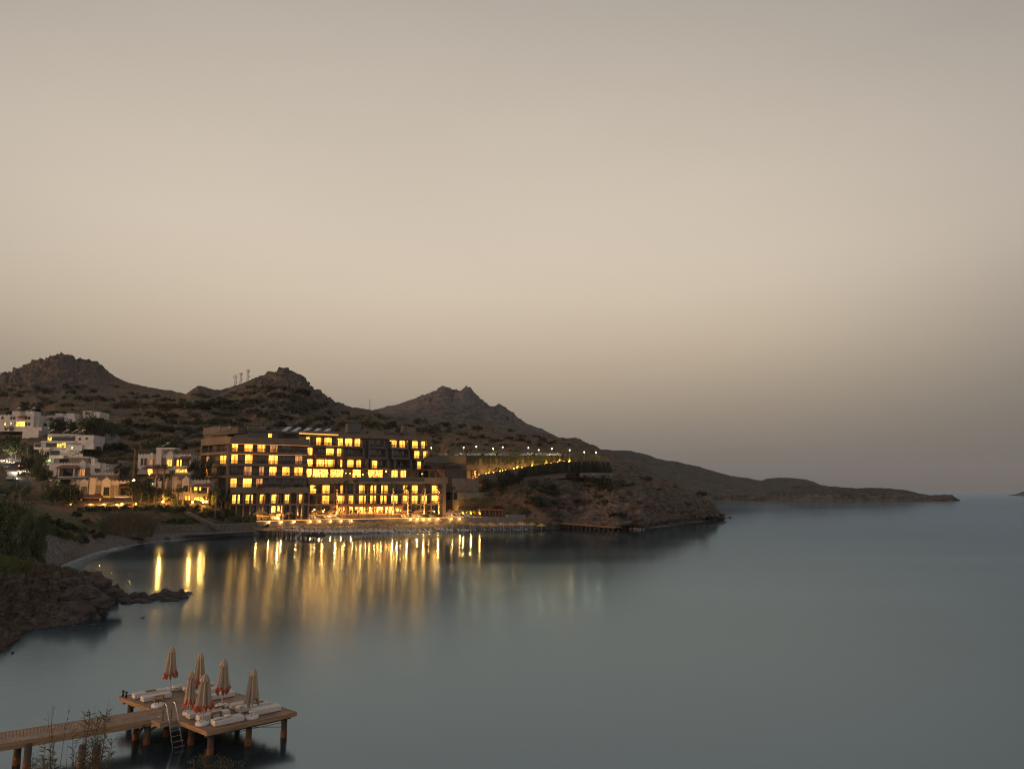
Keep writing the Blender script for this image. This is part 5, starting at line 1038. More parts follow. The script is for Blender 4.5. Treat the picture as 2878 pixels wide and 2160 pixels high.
wpx(t, F, 225, 1318, 238, 1337, 'W', .53, 3); wpx(t, F, 269, 1318, 281, 1328, 'D', .53); wpx(t, F, 180, 1317, 200, 1337, 'D', .1, 3); wpx(t, F, 141, 1348, 146, 1366, 'G', .05, 1); wpx(t, F, 162, 1348, 166, 1366, 'G', .05, 1); wpx(t, F, 172, 1347, 196, 1366, 'D', .05, 3)
solar(213, 1279, 229, 'solar heater on the roof of the pale grey villa')
# B: upper villa
t, F = villa('villa', 'white villa with orange lit windows standing behind the tall palms', 231, 232, 389, 534, 1277, 1332, 'white')
gable(F, t, 418, 432, 1271, 1277, 1309, .5, M['white']); gable(F, t, 468, 487, 1266, 1276, 1311, .5, M['white']); bpx(t, F, 'chimney', 'white', 440, 1266, 452, 1309, -1, .6); bpx(t, F, 'chimney_cap', 'white', 438.5, 1262, 453.5, 1266, -1.2, .8)
bpx(t, F, 'stair_box', 'stone', 452, 1262, 489, 1277, -7, -3); bpx(t, F, 'stair_box_band', 'white', 439, 1257, 491, 1262, -7.2, -2.8); bpx(t, F, 'stone_infill', 'stone', 453, 1286, 467, 1309, -.5, .1); bpx(t, F, 'balcony_shade_panel', 'dark_render', 490, 1286, 530, 1308, -.5, .06)  # balcony shade painted as a dark sheet on the wall
tile_roof(t, F, 396, 1308, 460, 1316, 0, 2.4); tile_roof(t, F, 499, 1281, 530, 1288, 0, 2.2); bpx(t, F, 'balcony_slab', 'white', 486, 1311, 536, 1315, -1, 2)
wpx(t, F, 420, 1291, 430, 1306, 'W', .53); wpx(t, F, 471, 1291, 482, 1309, 'L', .53); wpx(t, F, 497, 1292, 502, 1309, 'L', .1, 1); wpx(t, F, 507, 1292, 510, 1309, 'L', .1, 1); wpx(t, F, 416, 1318, 428, 1330, 'H', .05); wpx(t, F, 494, 1318, 528, 1327, 'L', .05, 4)
for u in (397, 407): wpx(t, F, u, 1288, u + 4, 1306, 'D', .02, 1)
solar(464, 1254, 237, 'solar heater on the roof of the white villa behind the palms')
# D: lower right villa
t, F = villa('villa', 'cream villa with a brightly lit golden porch, just left of the hotel', 207, 208, 481, 586, 1349, 1417, 'cream')
gable(F, t, 512, 533, 1337, 1347, 1385, .5, M['cream']); bpx(t, F, 'chimney', 'cream', 483, 1339, 494, 1384, -1, .5); bpx(t, F, 'stair_box', 'stone', 486, 1332, 535, 1350, -7, -3); bpx(t, F, 'stair_box_band', 'cream', 484, 1327, 536, 1332, -7.2, -2.8)
bpx(t, F, 'stone_infill', 'stone', 495, 1360, 511, 1385, -.5, .1); bpx(t, F, 'balcony_shade_panel', 'dark_render', 536, 1366, 584, 1384, -.5, .05); tile_roof(t, F, 535, 1359, 590, 1367, 0, 2.4); bpx(t, F, 'awning', 'dark_render', 545, 1386, 584, 1394, .5, 2.2)  # dark sheet under the tiled roof paints the balcony shade
wpx(t, F, 517, 1365, 527, 1381, 'D', .53, 3); wpx(t, F, 546, 1367, 554, 1378, 'L', .1, 1); wpx(t, F, 560, 1367, 565, 1378, 'L', .1, 1); wpx(t, F, 547, 1397, 582, 1413, 'H', .05, 5); wpx(t, F, 500, 1395, 514, 1412, 'W', .05); wpx(t, F, 521, 1392, 533, 1412, 'L', .05)  # widest pane glows in place of the lamplit porch
for u in (535, 583): bpx(t, F, 'column', 'cream', u, 1367.5, u + 2, 1385, 1.8, 2.1)
solar(511, 1323, 214, 'solar heater on the roof of the cream villa next to the hotel')
F = Facade(427, 216, 470, 216); t = building('garden_house', 'low white crenellated garden house between the palm trunks', 'house', F); bpx(t, F, 'wall', 'white', 427, 1347, 468, 1385, -6, 0); m = MB(); merlons(F, m, 428, 467, 1347, 0); m.build('crenellated_parapet', M['white'], t, world=True); wpx(t, F, 428, 1350, 431, 1362, 'G', .02, 1)
# upper white houses
F = Facade(1, 290, 92, 290); t = building('white_house', 'tall white house with a glowing orange terrace high on the left slope', 'house', F)
bpx(t, F, 'wall', 'white', -12, 1166, 92, 1212, -9, 0); bpx(t, F, 'side_wall', 'white', 92, 1167, 109, 1200, -9, -1.5); bpx(t, F, 'stair_box', 'white', 35, 1155, 55, 1166, -5, -1); bpx(t, F, 'stair_box', 'white', 72, 1155, 96, 1166, -5, -1); m = MB(); merlons(F, m, 12, 108, 1166, 0, 1.6); m.build('parapet', M['white'], t, world=True)
tile_roof(t, F, 46, 1167, 67, 1172, 0, 2); wpx(t, F, 46, 1184, 70, 1198, 'H', .03, 3)  # glowing window imitates the lamplight on the terrace
for u, v, k in ((30, 1171, 'D'), (38, 1171, 'D'), (71, 1171, 'D'), (80, 1171, 'D'), (29, 1186, 'G'), (37, 1186, 'W'), (72, 1188, 'D'), (80, 1188, 'D'), (13, 1188, 'L'), (5, 1170, 'D')): wpx(t, F, u, v, u + 4, v + 7, k, .02, 1)
bpx(t, F, 'lower_wall', 'white', 64, 1209, 106, 1242, -6, 2.5); bpx(t, F, 'terrace_wall', 'white', 92, 1200, 117, 1212, -5, 1)
solar(48, 1153, 287, 'left solar heater on the tall white house'); solar(90, 1153, 287, 'right solar heater on the tall white house')
F = Facade(120, 296, 208, 296); t = building('white_house', 'white house with pale green lit ground floor, middle of the upper row', 'house', F)
bpx(t, F, 'wall', 'white', 132, 1168, 208, 1202, -8, 0); bpx(t, F, 'lower_wing', 'cream', 120, 1183, 143, 1200, -6, 1.5); bpx(t, F, 'roof_room', 'white', 156, 1161, 176, 1168, -5, -1); bpx(t, F, 'roof_room', 'white', 187, 1161, 208, 1168, -5, -1); tile_roof(t, F, 152, 1171, 173, 1176, 0, 2); tile_roof(t, F, 130, 1172, 142, 1177, 0, 2); bpx(t, F, 'ground_floor', 'cream', 116, 1199, 150, 1212, -6, .5)
for u, v, w, h_, k in ((144, 1174, 4, 7, 'D'), (156, 1177, 14, 6, 'D'), (124, 1189, 7, 8, 'D'), (146, 1188, 10, 5, 'G'), (117, 1201, 13, 7, 'G'), (135, 1201, 6, 5, 'G')): wpx(t, F, u, v, u + w, v + h_, k, 1.55 if 120 < u < 130 and v < 1199 else .55 if v > 1199 else .02, 1)
F = Facade(228, 300, 280, 300); t = building('white_house', 'small white house with a blue roof tank, topmost of the village', 'house', F); bpx(t, F, 'wall', 'white', 233, 1157, 280, 1175, -7, 0); bpx(t, F, 'roof_slab', 'white', 232, 1154.5, 258, 1157, -7, .5); bpx(t, F, 'water_tank', 'blue', 254, 1153, 273, 1156.8, -4, -2); wpx(t, F, 239, 1159, 253, 1164, 'D', .02, 2)
F = Facade(96, 255, 262, 257); t = building('terraced_white_house', 'wide stepped white apartment house with yellow lit middle terrace', 'house', F)
bpx(t, F, 'top_floor', 'white', 134, 1222, 214, 1245, -9, -2.4); bpx(t, F, 'top_block', 'white', 213, 1222, 262, 1246, -9, 0); bpx(t, F, 'roof_slab', 'white', 134, 1219, 218, 1222.5, -9, .3); bpx(t, F, 'terrace_parapet', 'white', 115, 1239, 218, 1244, -3, 0); bpx(t, F, 'middle_floor', 'white', 96, 1245, 264, 1262, -8, -1); bpx(t, F, 'bay', 'white', 96, 1257, 140, 1262, -3, 1.5); bpx(t, F, 'right_wing', 'white', 186, 1250, 230, 1266, -5, 1.5); bpx(t, F, 'lower_floor', 'white', 110, 1262, 232, 1288, -7, -.6); bpx(t, F, 'garden_wall', 'white', 117, 1279, 178, 1288, -2, 2); bpx(t, F, 'right_block', 'white', 228, 1246, 263, 1262, -5, 1)
for u, v, w, h_, k, o in ((135, 1229, 10, 9, 'H', -2.35), (148, 1228, 62, 10, 'D', -2.35), (222, 1230, 4, 6, 'D', .03), (241, 1230, 5, 4, 'D', .03), (161, 1246, 12, 10, 'L', -.95), (174, 1245, 11, 5, 'L', -.95), (130, 1246, 28, 9, 'D', -.95), (98, 1247, 16, 8, 'D', -.95), (200, 1254, 6, 7, 'G', 1.55), (180, 1253, 5, 4, 'L', 1.55), (142, 1266, 24, 11, 'D', -.55), (112, 1265, 11, 7, 'W', -.55)): wpx(t, F, u, v, u + w, v + h_, k, o, 4 if w > 20 else 2 if w > 8 else 1)
for i, u in enumerate((142, 184, 210, 229)): solar(u, 1215, 258, nth(i + 1) + ' solar heater from the left on the stepped white apartment house', .9)
F = Facade(108, 240, 150, 240); t = building('garden_shed', 'small pale building under bushes with a green lit canopy, left of the villas', 'building', F); bpx(t, F, 'wall', 'white', 118, 1288, 150, 1306, -3, 0); wpx(t, F, 124, 1290, 143, 1297, 'G', .03, 2)
F = Facade(100, 200, 134, 200); t = building('stone_hut', 'small square stone hut among dark bushes below the road', 'hut', F); bpx(t, F, 'wall', 'rubble', 101, 1353, 134, 1382, -4, 0); bpx(t, F, 'roof_slab', 'dark_render', 100, 1350.5, 135, 1353, -4.2, .2)
F = Facade(330, 245, 350, 245); t = building('pale_shed', 'tiny pale cube shed on the slope between the villas', 'shed', F); bpx(t, F, 'wall', 'concrete', 331, 1297, 349, 1313, -3, 0); bpx(t, F, 'roof_slab', 'white', 330, 1295.5, 350, 1297, -3.2, .2); wpx(t, F, 335, 1301, 341, 1307, 'D', .02, 1)
# road strip with cars, upper slope track
def drape(name, px, w, mat, label):
    P = []; px = [(a[0] + (b[0] - a[0]) * k / 5, a[1] + (b[1] - a[1]) * k / 5) for a, b in zip(px, px[1:]) for k in range(5)] + [px[-1]]
    for u, v in px:
        h_ = hit(u, v, 0)
        if h_: P.append(h_[0] + Vector((0, 0, .25)))
    for _ in range(3): P = [P[0]] + [(P[i - 1] + P[i] * 2 + P[i + 1]) / 4 for i in range(1, len(P) - 1)] + [P[-1]]
    m = MB()
    for a, b in zip(P, P[1:]):
        d = (b - a); d.z = 0; n_ = Vector((-d.y, d.x, 0)).normalized() * w / 2 if d.length > 0 else Vector((w / 2, 0, 0))
        m.hexa([a - n_ - Vector((0, 0, .8)), b - n_ - Vector((0, 0, .8)), b + n_ - Vector((0, 0, .8)), a + n_ - Vector((0, 0, .8)), a - n_, b - n_, b + n_, a + n_])
    tag(m.build(name, M[mat]), label, 'road', kind='structure'); return P
RD = drape('village_road', [(-40, 1420), (-10, 1400), (20, 1385), (48, 1365), (58, 1345), (52, 1325), (36, 1308), (15, 1296), (-10, 1288)], 6.5, 'asphalt', 'curving asphalt road through the village at the left edge')
drape('hill_track', [(318, 1245), (315, 1232), (312, 1218), (314, 1205), (320, 1196)], 5.5, 'concrete', 'pale concrete track climbing the hill behind the village')
rc = [(27, 1299, 'paint_white', -.6), (40, 1303, 'paint_silver', -.8), (57, 1316, 'paint_red', 2.2), (66, 1333, 'paint_white', -.3), (14, 1318, 'paint_dark', -.9), (30, 1352, 'paint_silver', -1.2)]
for i, (u, v, k, rz) in enumerate(rc):
    h_ = hit(u, v, 0); 
    if not h_: continue
    w = k.split('_')[1]; p = h_[0] + Vector((0, 0, .26)); c = copy_tree(PR[k], p, rz, '%s car with its lamps on, %s down the village road' % (w, nth(i + 1))) if k in PR else None
    if c is None: PR[k] = c = car_proto(k); c.location = p; c.rotation_euler = (0, 0, rz); c['label'] = '%s car, %s down the village road' % (w, nth(i + 1))
    c['group'] = 'cars on the village road'
    if k != 'paint_red':
        for s in (-.6, .6): m = MB(); m.ball((-2.1, s, .68), .16, 6); m.build('headlight', M['head'], c)
        point(c, (-3.2, 0, .9), 3000, (1, .8, .5))
# masts and posts
def lattice(u, vb, vt, Y, label, red=False):
    a, b = at(u, vb, Y), at(u, vt, Y); h_ = b.z - a.z; t = thing('radio_mast', label, 'mast', (a.x, a.y, a.z - 1.5), 'radio masts on the hill'); m = MB(); n = 7; w = .5
    for x, y in ((-w, -w), (w, -w), (w, w), (-w, w)): m.bar((x, y, 0), (x * .6, y * .6, h_ + 1.5), 0.09)
    for i in range(n): z0, z1 = (h_ + 1.5) * i / n, (h_ + 1.5) * (i + 1) / n; m.bar((-w * .9, -w * .9, z0), (w * .8, -w * .8, z1), .05); m.bar((w * .9, w * .9, z0), (-w * .8, w * .8, z1), .05)
    m.build('lattice', M['pole'], t); m = MB()
    for x, y in ((-1, -.6), (1, -.6), (0, 1)): m.box((x, y, h_ + .2), (.2, .2, 1.2))
    m.box((.8, 0, h_ - 3), (.4, .4, .6)); m.build('antennas', M['iron'], t)
    if red: m = MB(); m.ball((0, 0, h_ + 1.4), .22, 6); m.build('beacon', M['lamp_red'], t)
lattice(661, 1083, 1053, 425, 'left lattice radio mast on the rocky hill'); lattice(676, 1078, 1045, 425, 'middle lattice radio mast with a red beacon on the hill', True); lattice(696, 1073, 1037, 425, 'right and tallest lattice radio mast on the rocky hill')
a = at(1039, 1154, 428); t = thing('thin_mast', 'single thin pole on the saddle between the two hills', 'mast', a); m = MB(); m.tube([(0, 0, -2), (0, 0, 6.2)], .14, 6); m.build('pole', M['pole'], t); m = MB(); m.tube([(0, 0, 6.2), (0, 0, 6.6)], .25, 6); m.build('cap', M['iron'], t)
for i, (u, vb, vt) in enumerate(((182, 1102, 1082), (323, 1088, 1079), (74, 1302, 1256), (94, 1312, 1274), (262, 1154, 1122), (142, 1208, 1190), (88, 1330, 1295))):
    h_ = hit(u, vb); 
    if not h_: continue
    b = h_[0]; zt = at(u, vt, b.y).z; t = thing('utility_pole', ['pole with a faint lamp high on the left brown slope', 'short pole on the skyline right of the left hill', 'tall leaning pole between the road and the houses', 'second tall pole beside the village road', 'pole above the topmost small white house', 'pole in front of the middle white house', 'thin pole at the right side of the village road'][i], 'utility pole', b, 'utility poles'); m = MB(); m.tube([(0, 0, -.5), (0, 0, zt - b.z)], [.16, .1], 6); m.build('pole', M['pole'], t); m = MB(); m.bar((-.7, 0, zt - b.z - .5), (.7, 0, zt - b.z - .5), .12); m.build('crossarm', M['pole'], t)
# villa garden lamps
gl = [(255, 1418), (292, 1418), (328, 1417), (343, 1417), (382, 1416), (458, 1409), (541, 1410), (571, 1410), (581, 1409)]
for i, (u, v) in enumerate(gl):
    q = at(u, v, 200.5 if v > 1412 else 202.5); zg = ground(q.x, q.y); big = u in (292, 458, 541, 571, 343)
    g_ = globe('garden_lamp', nth(i + 1) + ' glowing garden lamp from the left along the villa gardens', 'lamp', (q.x, q.y, min(zg, q.z - .3)), .26 if big else .18, 'lamp_white' if u == 328 else 'lamp_hot', 'garden lamps of the villas', q.z - min(zg, q.z - .3), 1500 if big else 500, (1, .46, .09))
q = at(376, 1350, 212); globe('garden_lamp', 'bright yellow post lamp in the trees between the villas', 'lamp', (q.x, q.y, ground(q.x, q.y)), .34, 'lamp_hot', 'garden lamps of the villas', q.z - ground(q.x, q.y), 1800, (1, .6, .1))
q = at(420, 1332, 226); globe('garden_lamp', 'red orange lamp at the foot of the white villa', 'lamp', (q.x, q.y, q.z - .6), .2, 'lamp', 'garden lamps of the villas', .6, 200, (1, .3, .1))
# sea wall, stair, pale shrubs bank
sw = thing('sea_wall', 'low rubble stone sea wall along the beach below the villa gardens', 'wall', at(520, 1480, 190)); P = [at(421, 1490, 184), at(520, 1488, 190), at(600, 1486, 194), at(665, 1484, 199), at(715, 1480, 205)]; m = MB()
for a, b in zip(P, P[1:]): m.hexa([(a.x, a.y, .2), (b.x, b.y, .2), (b.x, b.y + .8, .2), (a.x, a.y + .8, .2), (a.x, a.y + .2, 3.3), (b.x, b.y + .2, 3.2), (b.x, b.y + .8, 3.2), (a.x, a.y + .8, 3.3)])
m.build('wall', M['rubble'], sw, world=True); m = MB()
for a, b in zip(P, P[1:]): m.hexa([(a.x, a.y + .1, 3.3), (b.x, b.y + .1, 3.2), (b.x, b.y + .9, 3.2), (a.x, a.y + .9, 3.3), (a.x, a.y + .1, 3.45), (b.x, b.y + .1, 3.35), (b.x, b.y + .9, 3.35), (a.x, a.y + .9, 3.45)])
m.build('coping', M['concrete'], sw, world=True)
ss = thing('garden_steps', 'straight pale stone steps running down the garden to the beach', 'staircase', at(560, 1450, 195)); a, b = at(527, 1435, 199), at(615, 1478, 193); m = MB()
for i in range(30): q = a.lerp(b, i / 30); m.box((q.x, q.y, q.z - .5), (.5, 1.6, .7), -.25)
m.build('steps', M['concrete'], ss, world=True); m = MB(); m.bar(a + Vector((-.2, -1.0, -.1)), b + Vector((-.2, -1.0, -.1)), .2, .3); m.build('side_wall', M['rubble'], ss, world=True)
# ------------------------------------------------------------------ vegetation
def crown_mesh(seed, kind):
    rr = random.Random(seed); m = MB()
    if kind == 'bush':      # low, wide, broken outline; unit radius, unit height
        cl = [(rr.uniform(-.75, .75), rr.uniform(-.6, .6), rr.uniform(.04, .6), rr.uniform(.24, .42)) for _ in range(10)]; n, s = 460, .08
    elif kind == 'tree':
        cl = [(rr.uniform(-.7, .7), rr.uniform(-.65, .65), rr.uniform(.32, .92), rr.uniform(.17, .33)) for _ in range(17)]; n, s = 900, .06
    if kind == 'tree' and seed == 150: cl = cl + [(rr.uniform(-.85, .85), rr.uniform(-.7, .7), rr.uniform(.08, .9), rr.uniform(.12, .24)) for _ in range(26)]; n, s = 9000, .022
    for i in range(n):
        c = cl[i % len(cl)]; v = Vector((rr.gauss(0, 1), rr.gauss(0, 1), rr.gauss(0, 1))).normalized() * c[3] * rr.uniform(.55, 1.08)
        p = Vector((c[0] + v.x, c[1] + v.y, max(.02, c[2] + v.z * .8))); a = Vector((rr.gauss(0, 1), rr.gauss(0, 1), rr.gauss(0, .8))).normalized(); b = a.orthogonal().normalized(); k = s * rr.uniform(.6, 1.5)
        m.add([p - a * k, p - b * k * .6, p + a * k, p + b * k * .6], [(0, 1, 2, 3)])
    return m
def plant_proto(name, kind, mat, seed, trunk=True):
    t = thing(name, 'x', 'tree' if kind == 'tree' else 'bush'); crown_mesh(seed, kind).build('crown' if kind == 'tree' else 'foliage', M[mat], t)
    if kind == 'tree':
        m = MB(); rr = random.Random(seed); m.tube([(0, 0, -.1), (.03, 0, .3), (-.02, .03, .55)], [.055, .04, .025], 6)
        for k in range(4): a = k * 1.6 + rr.random(); m.tube([(.02, 0, .3 + .04 * k), (.35 * math.cos(a), .35 * math.sin(a), .6 + .08 * k)], [.025, .008], 5)
        m.build('trunk', M['bark'], t)
    else:
        m = MB()
        for k in range(4): a = k * 1.6; m.tube([(0, 0, -.1), (.4 * math.cos(a), .35 * math.sin(a), .35)], [.03, .01], 5)
        m.build('stem', M['bark'], t)
    return t
PROTO = {}
def plant(kind, mat, seed, name, p, s, rz, lab, grp):
    key = (kind, mat, seed, name)
    if key not in PROTO: c = PROTO[key] = plant_proto(name, kind, mat, seed); c.location = p; c.rotation_euler = (0, 0, rz); c.scale = s; c['label'] = lab
    else: c = copy_tree(PROTO[key], p, rz, lab, s)
    if grp: c['group'] = grp
    return c
def by_px(u, vb, vt, wpx, Y=None):
    if Y is None: h_ = hit(u, vb, 0); 
    else: q = at(u, vb, Y); h_ = (Vector((q.x, q.y, min(q.z, ground(q.x, q.y) + .5))),)
    if not h_: return None
    p = h_[0]; top = at(u, vt, p.y).z; r = wpx / 2 / F_PX * p.y
    return p, r, max(.6, top - p.z)
TR = [(12, 1276, 1222, 70), (45, 1290, 1240, 60), (86, 1290, 1247, 44), (75, 1345, 1276, 44), (100, 1350, 1290, 46), (112, 1330, 1262, 40), (120, 1376, 1318, 52), (152, 1228, 1182, 40), (176, 1222, 1176, 52), (205, 1222, 1180, 56), (240, 1230, 1164, 62), (268, 1238, 1170, 66), (293, 1242, 1182, 50), (255, 1292, 1252, 60), (290, 1272, 1238, 56), (325, 1280, 1240, 54), (350, 1275, 1246, 36), (300, 1320, 1288, 50), (340, 1346, 1310, 46), (148, 1420, 1356, 60), (180, 1424, 1352, 62), (206, 1424, 1370, 46), (372, 1405, 1350, 46), (395, 1412, 1344, 54), (432, 1412, 1362, 48), (470, 1412, 1372, 40), (392, 1335, 1310, 44), (545, 1345, 1290, 40), (566, 1392, 1284, 56), (596, 1420, 1362, 50), (622, 1428, 1372, 56), (655, 1436, 1390, 60), (60, 1395, 1360, 60), (20, 1400, 1355, 60), (318, 1215, 1190, 50), (350, 1222, 1196, 46), (30, 1222, 1196, 40)]
TR.sort()
for i, (u, vb, vt, w) in enumerate(TR):
    r = by_px(u, vb, vt, w)
    if not r: continue
    p, rad, h_ = r; plant('tree', ['leaf_dark', 'leaf', 'leaf_dark'][i % 3], 100 + i % 3, 'leafy_tree', p, (rad * 1.1, rad, h_), i * 1.3, nth(i + 1) + ' dark leafy tree from the left among the village houses', 'trees around the village')
# garden shrubs and banks
SH = [(x, 1432 + R.uniform(-4, 5), 1414 + R.uniform(-3, 4), R.uniform(26, 44)) for x in range(232, 600, 17)] + [(u, v, v - R.uniform(20, 34), R.uniform(34, 60)) for u, v in ((610, 1445), (640, 1450), (668, 1440), (690, 1452), (708, 1462), (726, 1472), (742, 1478), (655, 1462), (620, 1462), (590, 1452), (680, 1468), (700, 1474), (560, 1452), (712, 1446), (690, 1430), (670, 1420))]
SH.sort()
for i, (u, vb, vt, w) in enumerate(SH):
    r = by_px(u, vb, vt, w)
    if not r: continue
    p, rad, h_ = r; plant('bush', ['leaf', 'leaf_dark', 'leaf'][i % 3], 200 + i % 4, 'garden_shrub', p, (rad, rad * .8, h_), i * 2.1, nth(i + 1) + ' rounded garden shrub from the left in the strip below the villas and hotel', 'shrubs below the villas')
# tall reed clump, big near tree and bank bushes
def reeds(n, rad, h_, seed):
    rr = random.Random(seed); m = MB()
    for i in range(n):
        a = rr.random() * 6.28; d = rr.random() ** .6 * rad; x, y = d * math.cos(a), d * math.sin(a) * .6; hh = h_ * rr.uniform(.55, 1.05) * (1 - .35 * (d / rad) ** 2); lx, ly = rr.gauss(0, .16) * hh + x * .12, rr.gauss(0, .12) * hh; w = .075
        m.add([(x - w, y, -.3), (x + w, y, -.3), (x + lx * .5 + w, y + ly * .5, hh * .6), (x + lx * .5 - w, y + ly * .5, hh * .6), (x + lx * 1.3, y + ly, hh)], [(0, 1, 2, 3), (3, 2, 4)])
    return m
q = hit(352, 1506, 0)[0]; o = reeds(1900, 5.4, 6.6, 3).build('reed_clump', M['leaf_dry']); o.location = q + Vector((0, 1.5, 0)); tag(o, 'big rounded clump of tall dark reeds behind the pebble beach', 'reeds')
q = hit(300, 1500, 0)[0]; o = reeds(800, 3.4, 4.6, 4).build('reed_clump', M['leaf']); o.location = q + Vector((0, 2.5, 0)); tag(o, 'smaller green reed clump left of the big one', 'reeds')
for i, (u, vb, vt, w, Y) in enumerate([(24, 1572, 1420, 170, 108), (92, 1560, 1458, 90, 112), (-40, 1560, 1408, 150, 116)]):
    q = at(u, vb, Y); z = ground(q.x, q.y); top = at(u, vt, Y).z; rad = w / 2 / F_PX * Y
    plant('tree', 'leaf', 150, 'shore_tree', (q.x, q.y, z - .4), (rad, rad, top - z + .4), i * 2, ['largest round dark green tree at the left edge above the pebbles', 'lower bushy tree to the right of the large left edge tree', 'dark tree cut by the left edge of the picture'][i], 'trees above the pebble beach')
BK = [(u, float(np.interp(u, [60, 240], [1440, 1500])) + dv, 26 + R.uniform(-5, 9), R.uniform(34, 60)) for u in range(120, 240, 18) for dv in (4, 30)] + [(268, 1512, 22, 50), (250, 1500, 20, 40), (282, 1504, 18, 36), (260, 1482, 22, 44), (240, 1470, 20, 40), (395, 1470, 22, 46), (430, 1466, 18, 40), (470, 1468, 16, 44), (510, 1468, 18, 40), (20, 1440, 30, 60), (60, 1436, 26, 60), (215, 1452, 22, 40)]
BK.sort()
for i, (u, vb, h_, w) in enumerate(BK):
    r = by_px(u, vb, vb - h_, w)
    if not r: continue
    p, rad, hh = r; plant('bush', ['leaf_dark', 'leaf'][i % 2], 200 + i % 4, 'bank_bush', p, (rad, rad * .9, hh), i * 1.7, nth(i + 1) + ' low bush from the left on the green bank behind the pebble beach', 'bushes on the green shore bank')
# scrub on the hills: bushes nothing in the photograph tells apart
def scatter(n, box, grp, lab, name, mats, sz, seed, maxk=(0,), hr=.75, avoid=None):
    rr = random.Random(seed); k = 0; tries = 0; used = []; made = []
    while k < n and tries < n * 30:
        tries += 1; u, v = rr.uniform(box[0], box[2]), rr.uniform(box[1], box[3])
        if avoid and avoid(u, v): continue
        h_ = hit(u, v)
        if not h_ or h_[2] not in maxk: continue
        s = rr.uniform(*sz) * (1.5 if rr.random() < .15 else 1)
        if s > 20 and hit(u, v - s * .75) is None: continue      # no big bush standing out on the skyline
        if any((u - a) ** 2 + (v - b) ** 2 < (c * .45) ** 2 for a, b, c in used): continue
        p = h_[0]; rad = s / 2 / F_PX * p.y; used.append((u, v, s)); made.append(plant('bush', mats[k % len(mats)], 210 + k % 4, name, p - Vector((0, 0, .1)), (rad, rad, rad * hr * rr.uniform(.8, 1.35)), rr.random() * 6, lab, grp)); k += 1
    made.sort(key=lambda o: proj(o.location)[0])
    for i, o in enumerate(made): o['label'] = nth(i + 1) + ' ' + lab
for q_ in ((70, 1085, 1142, 'upper slope by the crags', 11), (90, 1142, 1214, 'slope above the hotel roofs', 21)): scatter(q_[0], (380, q_[1], 1250, q_[2]), 'bushes on the ' + q_[3], 'dark bush from the left on the ' + q_[3], 'hill_bush', ['leaf_dark', 'leaf', 'leaf_dark'], (24, 58), q_[4], avoid=lambda u, v: (730 < u < 930 and v < 1130 and R.random() < .6) or (860 < u and v > 1216))
scatter(38, (300, 1190, 560, 1300), 'bushes on the slope left of the hotel', 'dark bush from the left between village and hotel', 'hill_bush', ['leaf', 'leaf_dark'], (26, 54), 12, avoid=lambda u, v: u > 380 and v > 1262)
scatter(36, (1200, 1198, 1640, 1272), 'bushes above the car park', 'dark bush from the left above the headland car park', 'hill_bush', ['leaf_dark'], (16, 42), 13, avoid=lambda u, v: v > 1256)
scatter(44, (1330, 1335, 1990, 1470), 'bushes on the headland cliff', 'dark scrub bush from the left on the headland cliff', 'cliff_bush', ['leaf_dark', 'leaf_dry'], (18, 50), 14, avoid=lambda u, v: (1460 < u < 1725 and v < 1345))
scatter(46, (0, 1085, 520, 1170), 'bushes on the left hill', 'dark bush from the left on the brown left hill', 'far_bush', ['leaf_dark'], (16, 44), 15, maxk=(0, 1))
big = [(1420, 1350, 64, 1.0), (1440, 1362, 60, .9), (1400, 1372, 56, .8), (1515, 1372, 70, .75), (1545, 1380, 60, .7), (1640, 1352, 84, .6), (1680, 1362, 84, .6), (1720, 1372, 70, .6), (1620, 1344, 70, .5), (1500, 1410, 60, .7), (1370, 1362, 46, .9), (1350, 1352, 40, .9), (1535, 1415, 56, .6)]
big.sort()
for i, (u, v, w, hr) in enumerate(big):
    h_ = hit(u, v, 0)
    if not h_: continue
    p = h_[0]; rad = w * 1.25 / 2 / F_PX * p.y; plant('bush', 'leaf_dark', 213, 'large_bush', p - Vector((0, .6, .3)), (rad, rad, rad * hr * 1.35), i, nth(i + 1) + ' large spreading dark green bush from the left below the ramp wall', 'large bushes below the ramp')
lit_b = [(1219, 1289, 22, 13), (1318, 1283, 26, 11), (1395, 1277, 42, 16), (1512, 1280, 36, 15), (1636, 1292, 40, 22), (1662, 1290, 30, 16), (1676, 1290, 24, 18)]
for i, (u, v, w, h_) in enumerate(lit_b):
    Y = 279 if u < 1600 else 287; q = at(u, v, Y); rad = w / 2 / F_PX * Y; plant('bush', 'leaf_lit', 220, 'car_park_bush', (q.x, q.y, max(q.z - .4, ground(q.x, q.y) - .2)), (rad, rad * .7, h_ / F_PX * Y + .4), i, nth(i + 1) + ' lamp lit pale bush from the left along the car park', 'lamp lit bushes in the car park')
